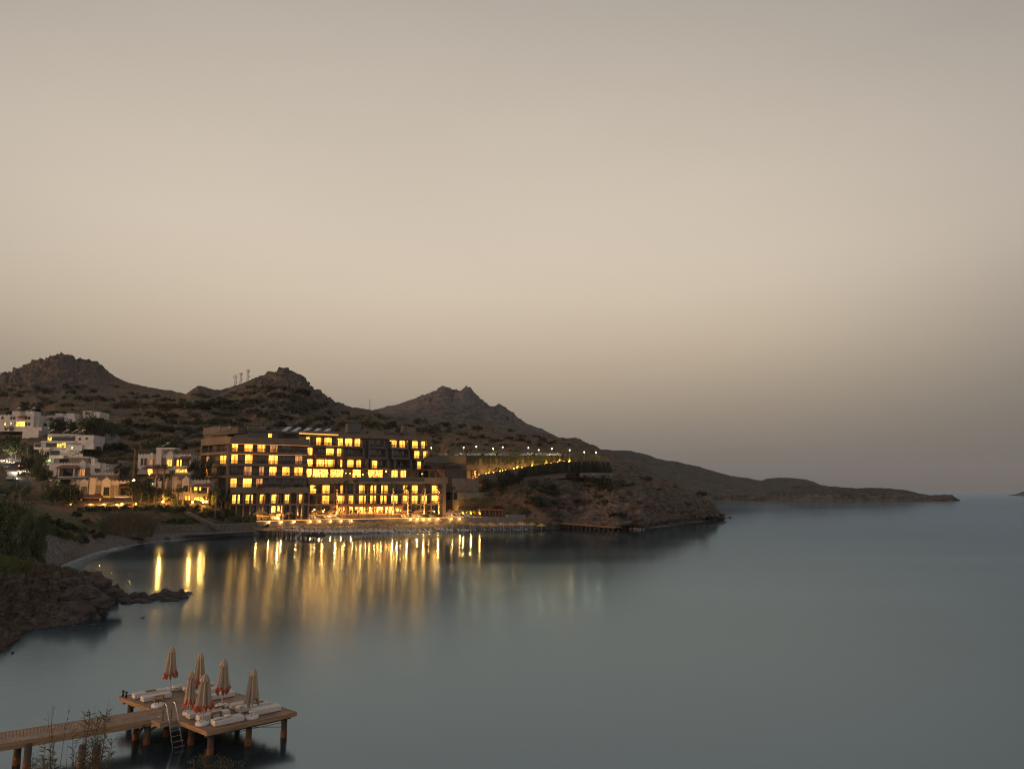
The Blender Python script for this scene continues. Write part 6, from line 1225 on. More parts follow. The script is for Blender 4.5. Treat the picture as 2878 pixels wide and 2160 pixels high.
# palms
def palm_crown(n, L_, seed, droop=.9, fan=True):
    rr = random.Random(seed); m = MB()
    for i in range(n):
        a = 2.4 * i + rr.uniform(-.2, .2); e = rr.uniform(-.5, 1.2) if fan else rr.uniform(-.1, 1.2); l = L_ * rr.uniform(.8, 1.1); seg = 5; P = []
        for k in range(seg + 1):
            t = k / seg; ee = e - droop * t * t * 1.3; P.append(Vector((math.cos(a), math.sin(a), 0)) * (l * t * math.cos(e * .6)) + Vector((0, 0, l * t * math.sin(e) - droop * l * t * t * .55)))
        side = Vector((-math.sin(a), math.cos(a), 0)); m.tube([P[0], P[2], P[4]], [.03, .025, .01], 4)
        if fan:      # a fan of fingers at the end of the stalk
            c = P[2]; d = (P[4] - P[2]).normalized()
            for q in range(9):
                w = (q - 4) * .32; tip = c + (d * math.cos(w) + side * math.sin(w)) * l * .62 - Vector((0, 0, .12 + .1 * abs(w))); sd_ = (d * -math.sin(w) + side * math.cos(w)) * .075
                mid = c.lerp(tip, .6); m.add([c, mid - sd_, tip, mid + sd_], [(0, 1, 2, 3)])
        else:
            for k in range(1, 14):
                t = k / 14; j = min(seg - 1, int(t * seg)); p = P[j].lerp(P[j + 1], t * seg - j); ll = L_ * .24 * (1 - .55 * t)
                for s in (-1, 1): tip = p + side * s * ll + (P[j + 1] - P[j]).normalized() * ll * .6 - Vector((0, 0, ll * .4)); w = (P[j + 1] - P[j]).normalized() * .07; m.add([p - w, p + w, tip], [(0, 1, 2)])
    return m
CR = [palm_crown(24, 1.35, 5), palm_crown(20, 1.35, 8), palm_crown(26, 2.3, 9, fan=False)]
CRM = {}
def palm(u, vb, vt, Y, lab, grp, kind=0, s=1.0, lights=False, spot=0, zb=None, tr=.2):
    q = at(u, vb, Y); z0 = zb if zb is not None else min(q.z, ground(q.x, q.y) + .2); top = at(u, vt, Y); h_ = top.z - z0 - .3 * s; t = thing('palm_tree', lab, 'palm tree', (q.x, q.y, z0), grp)
    lean = R.uniform(-.25, .25); m = MB(); m.tube([(0, 0, -.3), (lean * .2, 0, h_ * .35), (lean * .7, 0, h_ * .75), (lean, 0, h_)], [tr * 1.35, tr, tr * .85, tr * .8], 8); m.build('trunk', M['trunk'], t)
    if kind not in CRM: o = CR[kind].build('crown', M['palm'], t); CRM[kind] = o
    else: o = CRM[kind].copy(); COL.objects.link(o); o.parent = t; KIDS.setdefault(t.name, []).append(o)
    o.location = (lean, 0, h_); o.scale = (s, s, s); o.rotation_euler = (0, 0, R.random() * 6)
    if lights:
        m = MB(); rr = random.Random(int(u))
        for k in range(60): z = h_ * .85 * rr.random(); a = rr.uniform(3.3, 6.1); r_ = tr * 1.15; m.box((lean * z / h_ * .8 + r_ * math.cos(a), r_ * math.sin(a), z), (.05, .05, .05))
        m.build('fairy_lights', M['lamp'], t)
    if spot: point(t, (0, -.9, .35), spot, (1, .5, .12), .1)
    return t
hp_ = [(726, 1360, 215, 1), (787, 1361, 219, 1), (837, 1361, 222, 1), (889, 1363, 226, 0), (947, 1358, 228, 1), (972, 1350, 229, 0), (995, 1348, 230, 0), (1031, 1358, 231, 0), (1056, 1346, 231, 0), (1105, 1355, 233, 1), (1146, 1366, 235, 1), (1192, 1358, 236, 1), (1233, 1365, 238, 1), (1273, 1367, 244, 0)]
for i, (u, vt, Y, li) in enumerate(hp_): palm(u, 1442, vt, Y - 1.5, nth(i + 1) + ' tall slender palm from the left in front of the hotel', 'palms in front of the hotel', i % 2, .95, li and u > 900, 800 if li else 100, zb=4.9)
vp = [(150, 1372, 1338, 212, 2, .8), (204, 1420, 1388, 200, 2, .85), (376, 1322, 1252, 226, 0, 1.0), (419, 1416, 1345, 205, 0, 1.0), (437, 1416, 1305, 206, 1, .95), (427, 1290, 1262, 240, 0, .9), (453, 1414, 1340, 207, 1, 1.0), (458, 1416, 1306, 205, 0, .95), (466, 1414, 1330, 206, 1, .9), (476, 1416, 1322, 205, 0, .95), (500, 1424, 1372, 203, 1, .9), (507, 1275, 1247, 245, 0, 1.0), (512, 1424, 1371, 203, 0, .9), (524, 1442, 1410, 200, 1, .8), (333, 1352, 1308, 216, 2, .9), (553, 1305, 1262, 232, 0, .9), (604, 1456, 1378, 202, 0, 1.0), (35, 1404, 1372, 196, 2, .8), (8, 1440, 1392, 150, 2, .8), (55, 1412, 1376, 180, 2, .7)]
vp.sort()
for i, (u, vb, vt, Y, k, s) in enumerate(vp): palm(u, vb, vt, Y, nth(i + 1) + ' palm from the left among the villas', 'palms among the villas', k, s, False, {458: 500, 437: 500, 476: 300, 507: 200, 204: 150}.get(u, 0), tr=.26)
for i, (u, vt) in enumerate(((1228, 1266), (1261, 1265), (1311, 1264), (1323, 1261), (1359, 1260), (1435, 1262), (1454, 1263), (1573, 1265), (1590, 1267))): palm(u, 1281, vt, 272.6, nth(i + 1) + ' small slender palm from the left at the car park edge', 'small palms at the car park edge', i % 2, .7, zb=zcp - .05, tr=.12)
# lit shrubs beside the villa porches
for i, (u, v, w, h_, Y) in enumerate([(212, 1418, 20, 24, 199), (400, 1418, 44, 9, 199), (440, 1420, 40, 8, 199), (488, 1412, 22, 22, 204), (500, 1414, 20, 12, 203), (601, 1416, 30, 30, 204), (545, 1386, 30, 12, 206), (575, 1384, 26, 10, 206), (300, 1420, 60, 7, 199.5), (350, 1420, 50, 7, 199.5)]):
    q = at(u, v, Y); rad = w / 2 / F_PX * Y; plant('bush', 'leaf_lit', 221, 'lit_shrub', (q.x, q.y, min(q.z, ground(q.x, q.y) + 3)), (rad, rad * .6, h_ / F_PX * Y), i, nth(i + 1) + ' yellow green lamp lit shrub in the villa gardens', 'lamp lit shrubs in the villa gardens')
for i, (u, v, h_) in enumerate([(763, 1440, 22), (776, 1440, 20), (800, 1441, 22), (815, 1441, 20), (955, 1441, 26), (985, 1441, 18), (1000, 1441, 20), (1070, 1441, 16), (1105, 1441, 24), (850, 1441, 16), (905, 1441, 16)]):
    Y = float(np.interp(u, [t[0] for t in Tw], [t[1] for t in Tw])) + 6.6; q = at(u, v, Y); plant('bush', 'leaf_lit', 222, 'terrace_shrub', (q.x, q.y, 4.98), (.8, .6, h_ / F_PX * Y), i, nth(i + 1) + ' leafy potted shrub on the pool terrace by the hotel wall', 'shrubs on the pool terrace')
# rocks
def rock_proto(seed, name='rock', mat='rock'):
    bm = bmesh.new(); bmesh.ops.create_icosphere(bm, subdivisions=3, radius=1); P = np.array([v.co[:] for v in bm.verts]); n1 = fbm(P * 1.0 + seed * 7.7, .7, 5, True, .6); n2 = fbm(P + seed * 3.1, .35, 3)
    for v, a, b in zip(bm.verts, n1, n2): v.co *= 1 + .5 * float(a) + .16 * float(b); v.co.z = v.co.z if v.co.z > -.3 else -.3
    me = bpy.data.meshes.new(name); bm.to_mesh(me); bm.free(); me.materials.append(M[mat]); return me
RK = [rock_proto(i) for i in range(4)]; RKP = [rock_proto(i + 9, 'pale_rock', 'rock_pale') for i in range(2)]
def rock(u, v, w, h_, lab, grp, i, ms=RK, z=0.0, dep=.7):
    q = onz(u, v, z); r = w / 2 / F_PX * q.y; o = bpy.data.objects.new('rock', ms[i % len(ms)]); COL.objects.link(o); o.location = (q.x, q.y, z - .05); o.scale = (r * 1.0, r * dep, h_ / F_PX * q.y * 1.15); o.rotation_euler = (0, 0, R.uniform(-.4, .4) + (3.14 if i % 2 else 0)); return tag(o, lab, 'rock', grp)
s6 = .3165
reef = [(1105, 1050, 90, 38), (1190, 1040, 90, 40), (1250, 1050, 150, 42), (1330, 1060, 90, 26), (1400, 1040, 120, 34), (1450, 1030, 110, 44), (1490, 1010, 90, 30), (1540, 1040, 110, 38), (1600, 1030, 100, 44), (1640, 1040, 60, 20), (1240, 1070, 140, 22), (1130, 1085, 110, 22), (1480, 1060, 130, 20), (1560, 1065, 90, 14), (1300, 1080, 100, 14)]
reef.sort()
for i, (x, y, w, h_) in enumerate(reef): rock(x * s6, 1350 + y * s6, w * s6, h_ * s6, nth(i + 1) + ' dark jagged rock from the left in the small reef off the promontory', 'rocks of the small reef', i)
for i, (x, y, w, h_, lab) in enumerate([(930, 1005, 60, 22, 'dark rock just off the tip of the promontory'), (960, 1020, 50, 18, 'rounded wet rock between promontory and reef'), (1470, 965, 50, 10, 'thin flat rock behind the reef'), (1680, 998, 50, 12, 'small rock at the far right end of the reef'), (1705, 1002, 30, 8, 'smallest rock tip at the right end of the reef'), (858, 1232, 70, 28, 'pointed dark rock below the promontory'), (820, 1280, 60, 12, 'flat rock left of the pointed one below the promontory'), (655, 1287, 45, 9, 'low rock awash near the promontory foot'), (750, 1295, 26, 6, 'tiny rock awash between the two flat ones'), (885, 1308, 44, 5, 'thin sliver of rock barely above the water'), (915, 1190, 36, 12, 'small rock close under the promontory tip'), (985, 1147, 70, 6, 'long flat rock awash right of the promontory tip'), (1268, 1218, 46, 9, 'lone small rock in open water below the reef'), (597, 1402, 40, 6, 'lone flat rock in the water left of centre bay'), (487, 1431, 24, 6, 'tiny rock nearest the left of the open shallows'), (113, 1530, 22, 14, 'small dark rock in the water at the lower left'), (40, 1470, 60, 14, 'dark rock at the foot of the promontory by the left edge'), (1050, 1060, 260, 16, 'long flat ledge joining promontory and reef')]): rock(x * s6, 1350 + y * s6, w * s6, h_ * s6, lab, 'rocks in the bay', i, dep=.55)
for i in range(16): rock(1742 + i * 4.2 + R.uniform(-4, 4), 1480 + i * .6 + R.uniform(-2.5, 2.5), R.uniform(4, 9), R.uniform(2, 4), nth(i + 1) + ' pale boulder from the left beyond the end of the right jetty', 'pale boulders by the right jetty', i, RKP, .2)
for i in range(9): rock(868 + i * 5.2, 1503 + R.uniform(-3, 3), R.uniform(8, 15), R.uniform(3, 6), nth(i + 1) + ' dark boulder from the left beside the left jetty end', 'dark boulders by the left jetty', i)
for i in range(22): u = 340 + i * 8.6; rock(u + R.uniform(-3, 3), float(ip(sh_v, u)) - R.uniform(0, 5), R.uniform(8, 20), R.uniform(3, 7), nth(i + 1) + ' black boulder from the left along the edge of the bay beach', 'black boulders along the bay beach', i)
for i, (u, v, w, h_) in enumerate([(2032, 1456, 16, 3), (2050, 1454, 12, 2), (2020, 1458, 18, 5), (1882, 1474, 26, 5), (1905, 1471, 20, 4)]): rock(u, v, w, h_, nth(i + 1) + ' low rock off the tip of the headland', 'rocks off the headland', i)
# far houses beyond the headland
for i, (u, v, w, h_) in enumerate([(2037, 1392, 6, 2.5), (2046, 1393, 5, 2), (2147, 1392, 4, 2.5), (2150, 1384, 3.5, 2)]):
    h0_ = hit(u, v)
    if not h0_: continue
    p = h0_[0]; s = p.y / F_PX; t = thing('far_house', ['left pale cottage on the far shore', 'right pale cottage beside the far shore', 'tiny white cottage at the foot of the far point', 'tiny white cottage above the far point shore'][i], 'house', p); m = MB(); m.box((0, 0, h_ * s * .3), (w * s, 5, h_ * s * 1.2)); m.build('wall', M['concrete'], t); m = MB(); hw = w * s / 2; z = h_ * s * .9; m.add([(-hw, -2.5, z), (hw, -2.5, z), (hw, 2.5, z), (-hw, 2.5, z), (-hw * .6, 0, z + 1.2), (hw * .6, 0, z + 1.2)], [(0, 1, 5, 4), (2, 3, 4, 5), (1, 2, 5), (3, 0, 4), (3, 2, 1, 0)]); m.build('roof', M['tile'], t)

rr = random.Random(44); n = 0
for i in range(300):
    if n >= 34: break
    t = rr.random(); u = rr.uniform(60, 292) ** 1; u = max(u, rr.uniform(60, 292)); vw = float(ip(wF, u)); vc_ = float(ip(cF, u)); v = vw - 3 - (vw - vc_ - 2) * rr.random() ** (1.2 if u < 200 else .8)
    if u < 110 and v < 1700: continue
    h_ = hit(u, v, len(BVHS) - 2)
    if not h_: continue
    n += 1; r = (.3 + .9 * rr.random() ** 2.2) * (1.35 if u > 200 else .8); o = bpy.data.objects.new('boulder', RK[n % 4]); COL.objects.link(o); o.location = h_[0] - Vector((0, 0, r * .25)); o.scale = (r * rr.uniform(.8, 1.3), r * .8, r * rr.uniform(.5, .95)); o.rotation_euler = (0, 0, rr.random() * 6); o['u'] = u
BO = sorted([o for o in bpy.data.objects if o.name.startswith('boulder')], key=lambda o: o['u'])
for i, o in enumerate(BO): del o['u']; tag(o, nth(i + 1) + ' jagged brown boulder from the left on the near promontory', 'rock', 'boulders on the promontory')
q = at(1336, 1345, 262.5); c = plant('bush', 'leaf_lit', 223, 'string_light_tree', (q.x, q.y, at(1336, 1347, 262.5).z), (1.4, 1.0, 3.4), 0, 'small tree wrapped in yellow string lights at the foot of the ramp', None); m = MB(); rr = random.Random(3)
for k in range(46): z = rr.uniform(.1, .95); w = (1 - z) * .8 + .1; m.box((rr.uniform(-w, w), -rr.uniform(.2, .9), z), (.05, .06, .022))
m.build('string_lights', M['lamp'], c)
# ------------------------------------------------------------------ bathing platform in the foreground
DZ = 1.15; S5 = 650 / 2212
def cr5(x, y, z=DZ): return onz(250 + x * S5, 1750 + y * S5, z)
PF, PL_, PR_ = cr5(1135, 1035), cr5(297, 703), cr5(1975, 850)
e1 = (PL_ - PF).normalized(); e2 = (PR_ - PF).normalized(); LA, LB = (PL_ - PF).length, (PR_ - PF).length
def pl(a, b, z=0.0): q = PF + e1 * a + e2 * b; return Vector((q.x, q.y, DZ + z))
plat = thing('bathing_platform', 'square timber bathing platform on piles holding loungers and closed umbrellas', 'platform', (PF.x, PF.y, 0))
a0, a1 = 2.72, 3.68          # landing for the ladder
def slab4(m, p, z0, z1): return m.hexa([(q.x, q.y, DZ + z0) for q in p] + [(q.x, q.y, DZ + z1) for q in p])
def flip(p): return p if (p[1] - p[0]).cross(p[2] - p[1]).z > 0 else p[::-1]
m = MB(); w = .142; n = int(LB / w); rr = random.Random(2)
for i in range(n):
    b0, b1 = i * LB / n + .005, (i + 1) * LB / n - .005; dz = rr.uniform(-.002, .002); slab4(m, flip([pl(.05, b0), pl(.05, b1), pl(LA - .05, b1), pl(LA - .05, b0)]), -.04, dz)
for i in range(6):
    b0, b1 = -.8 + i * .142 + .005, -.8 + (i + 1) * .142 - .005; slab4(m, flip([pl(a0, b0), pl(a0, b1), pl(a1, b1), pl(a1, b0)]), -.04, rr.uniform(-.002, .002))
m.build('deck', M['deck'], plat, world=True)
for nm, p in (('edge_board', [pl(0, -.05), pl(0, .0), pl(a0 - .02, 0), pl(a0 - .02, -.05)]), ('edge_board', [pl(a1 + .02, -.05), pl(a1 + .02, 0), pl(LA, 0), pl(LA, -.05)]), ('edge_board', [pl(-.05, -.05), pl(-.05, LB + .05), pl(0.045, LB + .05), pl(.045, -.05)]), ('edge_board', [pl(LA - .045, -.05), pl(LA - .045, LB + .05), pl(LA + .05, LB + .05), pl(LA + .05, -.05)]), ('edge_board', [pl(0, LB), pl(0, LB + .05), pl(LA, LB + .05), pl(LA, LB)]),
              ('edge_board', [pl(a0, -.85), pl(a0, -.8), pl(a1, -.8), pl(a1, -.85)]), ('edge_board', [pl(a0 - .05, -.85), pl(a0 - .05, 0), pl(a0, 0), pl(a0, -.85)]), ('edge_board', [pl(a1, -.85), pl(a1, -.3), pl(a1 + .05, -.3), pl(a1 + .05, -.85)])):
    m = MB(); slab4(m, flip(p), -.19, .012); m.build(nm, M['fascia'], plat, world=True)
m = MB()
for b in (.35, LB / 2, LB - .35): m.bar(pl(.1, b, -.13), pl(LA - .1, b, -.13), .1, .16)
for i in range(9): a = .3 + i * (LA - .6) / 8; m.bar(pl(a, .05, -.28), pl(a, LB - .05, -.28), .09, .12)
m.build('beams', M['pile'], plat, world=True)
piles = [(.35, .35), (.35, LB - .35), (LA * .5, .35), (LA * .5, LB - .35), (LA - .5, .35), (LA - .5, LB - .35), (.35, LB * .5), (2.4, .5), (LA - 2.4, LB - .4)]
def pile(parent, x, y, z1, r=.145):
    m = MB(); m.tube([(x, y, -2.2), (x, y, z1)], r, 12); m.build('pile', M['pile'], parent, world=True, smooth=True)
    m = MB(); m.tube([(x, y, -.05), (x, y, .16), (x, y, .32)], [r + .012, r + .018, r + .006], 12, False); m.build('rust_band', M['rust'], parent, world=True, smooth=True)
for a, b in piles: q = pl(a, b); pile(plat, q.x, q.y, DZ - .2)
m = MB(); m.tube([pl(.5, LB - .35, -.5), pl(2.3, .5, -1.0)], .014, 5); m.build('brace_cable', M['iron'], plat, world=True)
m = MB(); m.tube([pl(.45, LB - .4, -.7), pl(2.3, .45, -.35)], .014, 5); m.build('brace_cable', M['iron'], plat, world=True)
# walkway
wk = thing('wooden_walkway', 'long plank walkway on piles leading left from the bathing platform', 'walkway', cr5(600, 912)); wk.location.z = 0
N0 = onz(2090 * .2034, 1850 + 835 * .2034, DZ); N1 = onz(0, 1850 + 1178 * .2034, DZ); N1 = N0 + (N1 - N0) * 1.6; Fj = cr5(665, 818); F1_ = onz(0, 1850 + 1025 * .2034, DZ); F1_ = Fj + (F1_ - Fj) * 1.6
wd = (N1 - N0).normalized(); L_ = (N1 - N0).length; n = int(L_ / .125); m = MB()
for i in range(-5, n):
    t0, t1 = i / n + .0007, (i + 1) / n - .0007; p = [N0.lerp(N1, t0), N0.lerp(N1, t1), Fj.lerp(F1_, t1), Fj.lerp(F1_, t0)]
    if i < 0 : p = [Vector(v) for v in p]
    slab4(m, flip(p), -.035, rr.uniform(-.003, .003) + .004)
m.build('deck', M['deck'], wk, world=True)
for A_, B2, s in ((N0, N1, 1), (Fj, F1_, -1)):
    m = MB(); d = Vector((wd.y, -wd.x, 0)) * .04 * (-s); m.bar(A_ + Vector((0, 0, -.14)) + d, B2 + Vector((0, 0, -.14)) + d, .06, .3); m.build('edge_board', M['fascia'], wk, world=True)
for x, y in ((225, 1400), (365, 1465), (1115, 1480), (1315, 1480)):
    q = onz(x * .2034, 1850 + (y + 60) * .2034, 0); pile(wk, q.x, q.y, DZ - .12)
for x, y in ((550, 1155), (445, 1115)): q = cr5(x, y, 0); pile(wk, q.x, q.y, DZ - .12)
m = MB(); m.bar(cr5(560, 1040, .45), cr5(655, 975, 1.0), .1); m.build('brace', M['pile'], wk, world=True); m = MB(); m.bar(cr5(470, 1050, .45), cr5(530, 980, .95), .1); m.build('brace', M['pile'], wk, world=True)
# ladder
ld = thing('pool_ladder', 'curved stainless steel ladder going down from the platform into the water', 'ladder', cr5(745, 920)); P1, P2 = cr5(705, 930), cr5(785, 915); o1, o2 = cr5(830, 1240, -.1) , cr5(930, 1215, -.1)
for P, O in ((P1, o1), (P2, o2)):
    d = (O - P); d.z = 0; dn = d.normalized(); pts = [P]
    for k in range(0, 9): a = math.pi * k / 8; pts.append(P + Vector((0, 0, .62)) + dn * (.13 - .13 * math.cos(a)) + Vector((0, 0, .16 * math.sin(a))))
    top = P + dn * .30 + Vector((0, 0, .55)); pts += [top, O + Vector((0, 0, -.5))]; m = MB(); m.tube(pts, .027, 9); m.build('side_rail', M['metal'], ld, world=True, smooth=True)
T1, T2 = P1 + (o1 - P1) * 1.0, P2 + (o2 - P2) * 1.0
for k in range(6):
    t = .38 + k * .125; q1 = (P1 + Vector(((o1 - P1).x * .2, (o1 - P1).y * .2, .55))).lerp(o1, t); q2 = (P2 + Vector(((o2 - P2).x * .2, (o2 - P2).y * .2, .55))).lerp(o2, t); m = MB(); m.bar(q1, q2, .08, .03); m.build('step', M['metal'], ld, world=True)
# bollards
for i, (x, y) in enumerate(((325, 697), (355, 710))):
    t = thing('mooring_post', ['left black mooring post at the platform corner', 'right black mooring post at the platform corner'][i], 'mooring post', cr5(x, y), 'mooring posts on the platform'); m = MB(); m.tube([(0, 0, 0), (0, 0, .26)], .045, 10); m.build('post', M['iron'], t, smooth=True); m = MB(); m.lathe([(.01, .3), (.085, .29), (.085, .25), (.04, .24)], 12); m.lathe([(.04, .03), (.085, .02), (.085, 0)], 12); m.build('cap', M['iron'], t)
# mattresses
rzm = math.atan2(e2.y, e2.x)
def rounded(m, c, d, rz, r=.04): return m.box(c, d, rz)
def matt(x, y, L_, W, lab, h_=.26, grp='white mattresses on the platform', b=None):
    C_ = cr5(x, y); t = thing('sun_mattress', lab, 'sun mattress', C_ + e2 * L_ / 2 + e1 * W / 2, grp, rzm); m = MB(); m.box((0, 0, h_ / 2 + .012), (L_, W, h_ - .02)); o = m.build('mattress', M['cushion'], t, bevel=.028); m = MB(); m.box((0, 0, .014), (L_ - .08, W - .08, .024)); m.build('base_board', M['brownwood'], t); return t
def pillow(x, y, z, lab, s=(.42, .36, .13), rz=0):
    q = cr5(x, y, DZ + z); m = MB(); m.lathe([(.01, -.5), (.5, -.42), (.9, -.12), (1, 0), (.9, .12), (.5, .42), (.01, .5)], 16, fn=lambda r, zz, a, i: (r * (1 / max(abs(math.cos(a)), abs(math.sin(a)))) ** .75 * .8, zz)); o = m.build('pillow', M['pillow'], smooth=True); o.location = q + Vector((0, 0, s[2] / 2)); o.scale = (s[0] / 2, s[1] / 2, s[2]); o.rotation_euler = (0, 0, rzm + rz); return tag(o, lab, 'pillow', 'pillows on the platform')
def sidetable(x, y, lab, L_=.5, W=.2, h_=.30):
    q = cr5(x, y); t = thing('side_table', lab, 'side table', q, 'wooden side tables on the platform', rzm); m = MB(); m.box((0, 0, h_), (L_, W, .035)); m.build('tabletop', M['redw2'], t)
    for s in (-1, 1): m = MB(); m.box((s * (L_ / 2 - .03), 0, h_ / 2), (.05, W - .02, h_ - .036)); m.build('leg', M['redw2'], t)
    return t
M['redw2'] = pm('teak', (.26, .15, .08), (.16, .09, .05), 3, .6, .2, stretch=(1, 5, 1))
matt(440, 732, 1.55, .5, 'white mattress at the back left corner of the platform, behind another'); matt(525, 762, 1.42, .52, 'white mattress in front at the left end of the platform')
matt(830, 655, .55, .5, 'short white cushion block topped by a pillow beside the farthest umbrella'); matt(925, 668, 1.6, .5, 'white mattress at the far edge behind the left umbrellas'); matt(1090, 690, 1.25, .5, 'white mattress in the far row behind the front umbrella'); matt(1150, 748, 1.4, .5, 'white mattress in the middle left of the fifth umbrella base')
matt(965, 926, 1.55, .5, 'white mattress, rear one of the three at the front corner'); matt(1060, 948, 1.5, .48, 'white mattress, middle one of the three at the front corner, with side table'); matt(1210, 996, 1.42, .55, 'white mattress nearest the viewer at the front corner')
matt(1385, 834, 1.5, .5, 'white mattress, rear one of the three at the right corner'); matt(1440, 866, 1.6, .5, 'white mattress, middle one of the three at the right corner'); matt(1598, 890, 1.35, .56, 'white mattress in front at the right corner of the platform')
pillow(830, 625, .27, 'pale pillow on the short cushion block at the back', (.5, .42, .14)); pillow(925, 640, .27, 'pale pillow on the far mattress behind the umbrellas', (.4, .34, .12)); pillow(1568, 858, .27, 'pale pillow on the front right mattress behind the right umbrella pole', (.48, .34, .14)); pillow(1450, 806, .27, 'pale pillow on the middle right mattress', (.44, .34, .13), .3); pillow(1238, 920, .27, 'pale rolled towel shaped pillow on the middle front mattress', (.55, .3, .1)); pillow(1330, 895, .27, 'pale pillow at the right end of the middle front mattress', (.4, .34, .12))
sidetable(585, 700, 'wooden side table between the two left mattresses'); sidetable(668, 752, 'wooden side table on the near side of the front left mattress', .48); sidetable(1240, 860, 'wooden side table between the rear front mattresses'); sidetable(1215, 915, 'wooden side table between the middle and nearest front mattresses', .5); sidetable(1615, 812, 'wooden side table between the right mattresses'); sidetable(1130, 655, 'wooden side table in the far row of mattresses', .5); sidetable(1040, 650, 'wooden side table at the far edge near the middle umbrella', .4)
# closed umbrellas
def umb_base(m, t):
    m.lathe([(.01, .0), (.30, 0), (.325, .03), (.325, .10), (.30, .155), (.12, .175), (.01, .18)], 28); m.build('base', M['basewhite'], t, smooth=True); c = MB()
    for a in (.4, 2.5, 4.6): c.lathe([(.01, .185), (.035, .18), (.035, .15)], 8, (.2 * math.cos(a), .2 * math.sin(a), 0))
    c.build('filler_caps', M['iron'], t)
def umbrella(x, y, ytop, lab, trim, seed, fat=1.0):
    q = cr5(x, y); top = 0; u, v = 250 + x * S5, 1750 + ytop * S5; h_ = at(u, v, q.y).z - DZ; t = thing('closed_umbrella', lab, 'umbrella', q, 'closed umbrellas on the platform', seed * 1.1)
    umb_base(MB(), t); m = MB(); m.tube([(0, 0, .17), (0, 0, h_ - .06)], .026, 10); m.build('pole', M['polewhite'], t, smooth=True)
    rr = random.Random(seed); z0 = h_ - 1.50; ph = [rr.random() * 6 for _ in range(4)]; nf = 8
    prof = [(.03, 1.0), (.075, .985), (.10, .95), (.125, .90), (.15, .83), (.155, .76), (.17, .66), (.195, .5), (.225, .33), (.255, .18), (.285, .07), (.30, .0)]
    def fold(r, z, a, i):
        k = min(1, i / 6); amp = .28 * k; rr_ = r * fat * (1 + amp * math.cos(nf * a + .5 * math.sin(2 * a + ph[0])) + .10 * k * math.sin(3 * a + ph[1]) + .06 * k * math.sin(17 * a + ph[2])); zz = z
        if i >= len(prof) - 3: zz += (.10 * math.cos(nf * a + ph[3]) + .06 * math.sin(3 * a + ph[1])) * (1 - z / .2 if z < .2 else 0)
        return rr_, z0 + 1.50 * zz
    m = MB(); m.lathe(prof, 72, fn=fold); m.build('canopy', M['canvas'], t, smooth=True)
    cap = [(.02, 1.012), (.085, .99), (.118, .95), (.145, .90), (.168, .845), (.20, .79)]
    def fold2(r, z, a, i): k = i / 5; return r * fat * (1 + .16 * k * math.cos(nf * a + 1.2 + ph[0])), z0 + 1.50 * (z + .022 * k * math.cos(nf * a + ph[2]))
    m = MB(); m.lathe(cap, 56, fn=fold2); m.build('vent_cap', M['canvas'], t, smooth=True)
    if trim:
        pt = [(.282, .085), (.295, .04), (.305, -.0), (.308, -.035)]
        def ft(r, z, a, i): 
            rr_, zz = fold(r + .006, max(z, 0) if i < 3 else 0, a, len(prof) - 2 if i else len(prof) - 3); zz += 0 if i < 3 else -.05 - .035 * math.sin(a * 23) - .05 * math.sin(a * 3 + ph[1]); return rr_ * (1 if i < 3 else 1.01), zz
        m = MB(); m.lathe(pt, 72, fn=ft); m.build('orange_trim', M['trim'], t, smooth=True)
        m = MB()
        for k in range(9):
            a = rr.random() * 6.28; r_ = .27 * fat; zt = z0 + rr.uniform(-.05, .08); l = rr.uniform(.06, .2); w = .02
            m.add([(r_ * math.cos(a), r_ * math.sin(a), zt), (r_ * math.cos(a + .1), r_ * math.sin(a + .1), zt), (r_ * math.cos(a + .09), r_ * math.sin(a + .09), zt - l), (r_ * math.cos(a + .02), r_ * math.sin(a + .02), zt - l)], [(0, 1, 2, 3)])
        m.build('tie_tapes', M['trim'], t)
    return t
umbrella(770, 648, 225, 'closed umbrella with orange hem standing farthest left on the platform', True, 1, .95)
umbrella(1045, 668, 285, 'closed umbrella with orange hem at the far edge, second from the left at the top', True, 2, .95)
umbrella(960, 872, 458, 'slim closed umbrella with orange hem just behind the nearest one', True, 3, .85)
umbrella(1085, 972, 490, 'closed umbrella with orange hem nearest the viewer at the front corner', True, 4, 1.12)
umbrella(1270, 806, 348, 'closed umbrella with orange hem in the middle right of the platform', True, 5, .95)
umbrella(1555, 912, 440, 'plain taupe closed umbrella without orange hem, rightmost on the platform', False, 6, .98)
t = thing('umbrella_base', 'round white umbrella base without a pole beside the ladder', 'umbrella base', cr5(660, 800)); umb_base(MB(), t); m = MB(); m.tube([(0, 0, .17), (0, 0, .26)], .03, 8); m.build('socket', M['iron'], t)
q = cr5(672, 898); m = MB(); m.lathe([(.01, .012), (.07, .01), (.07, .0)], 12); o = m.build('hatch_lid', M['basewhite']); o.location = q + Vector((0, 0, .006)); o.scale = (1.4, .6, 1); tag(o, 'tiny white lid lying on the boards left of the ladder', 'lid')
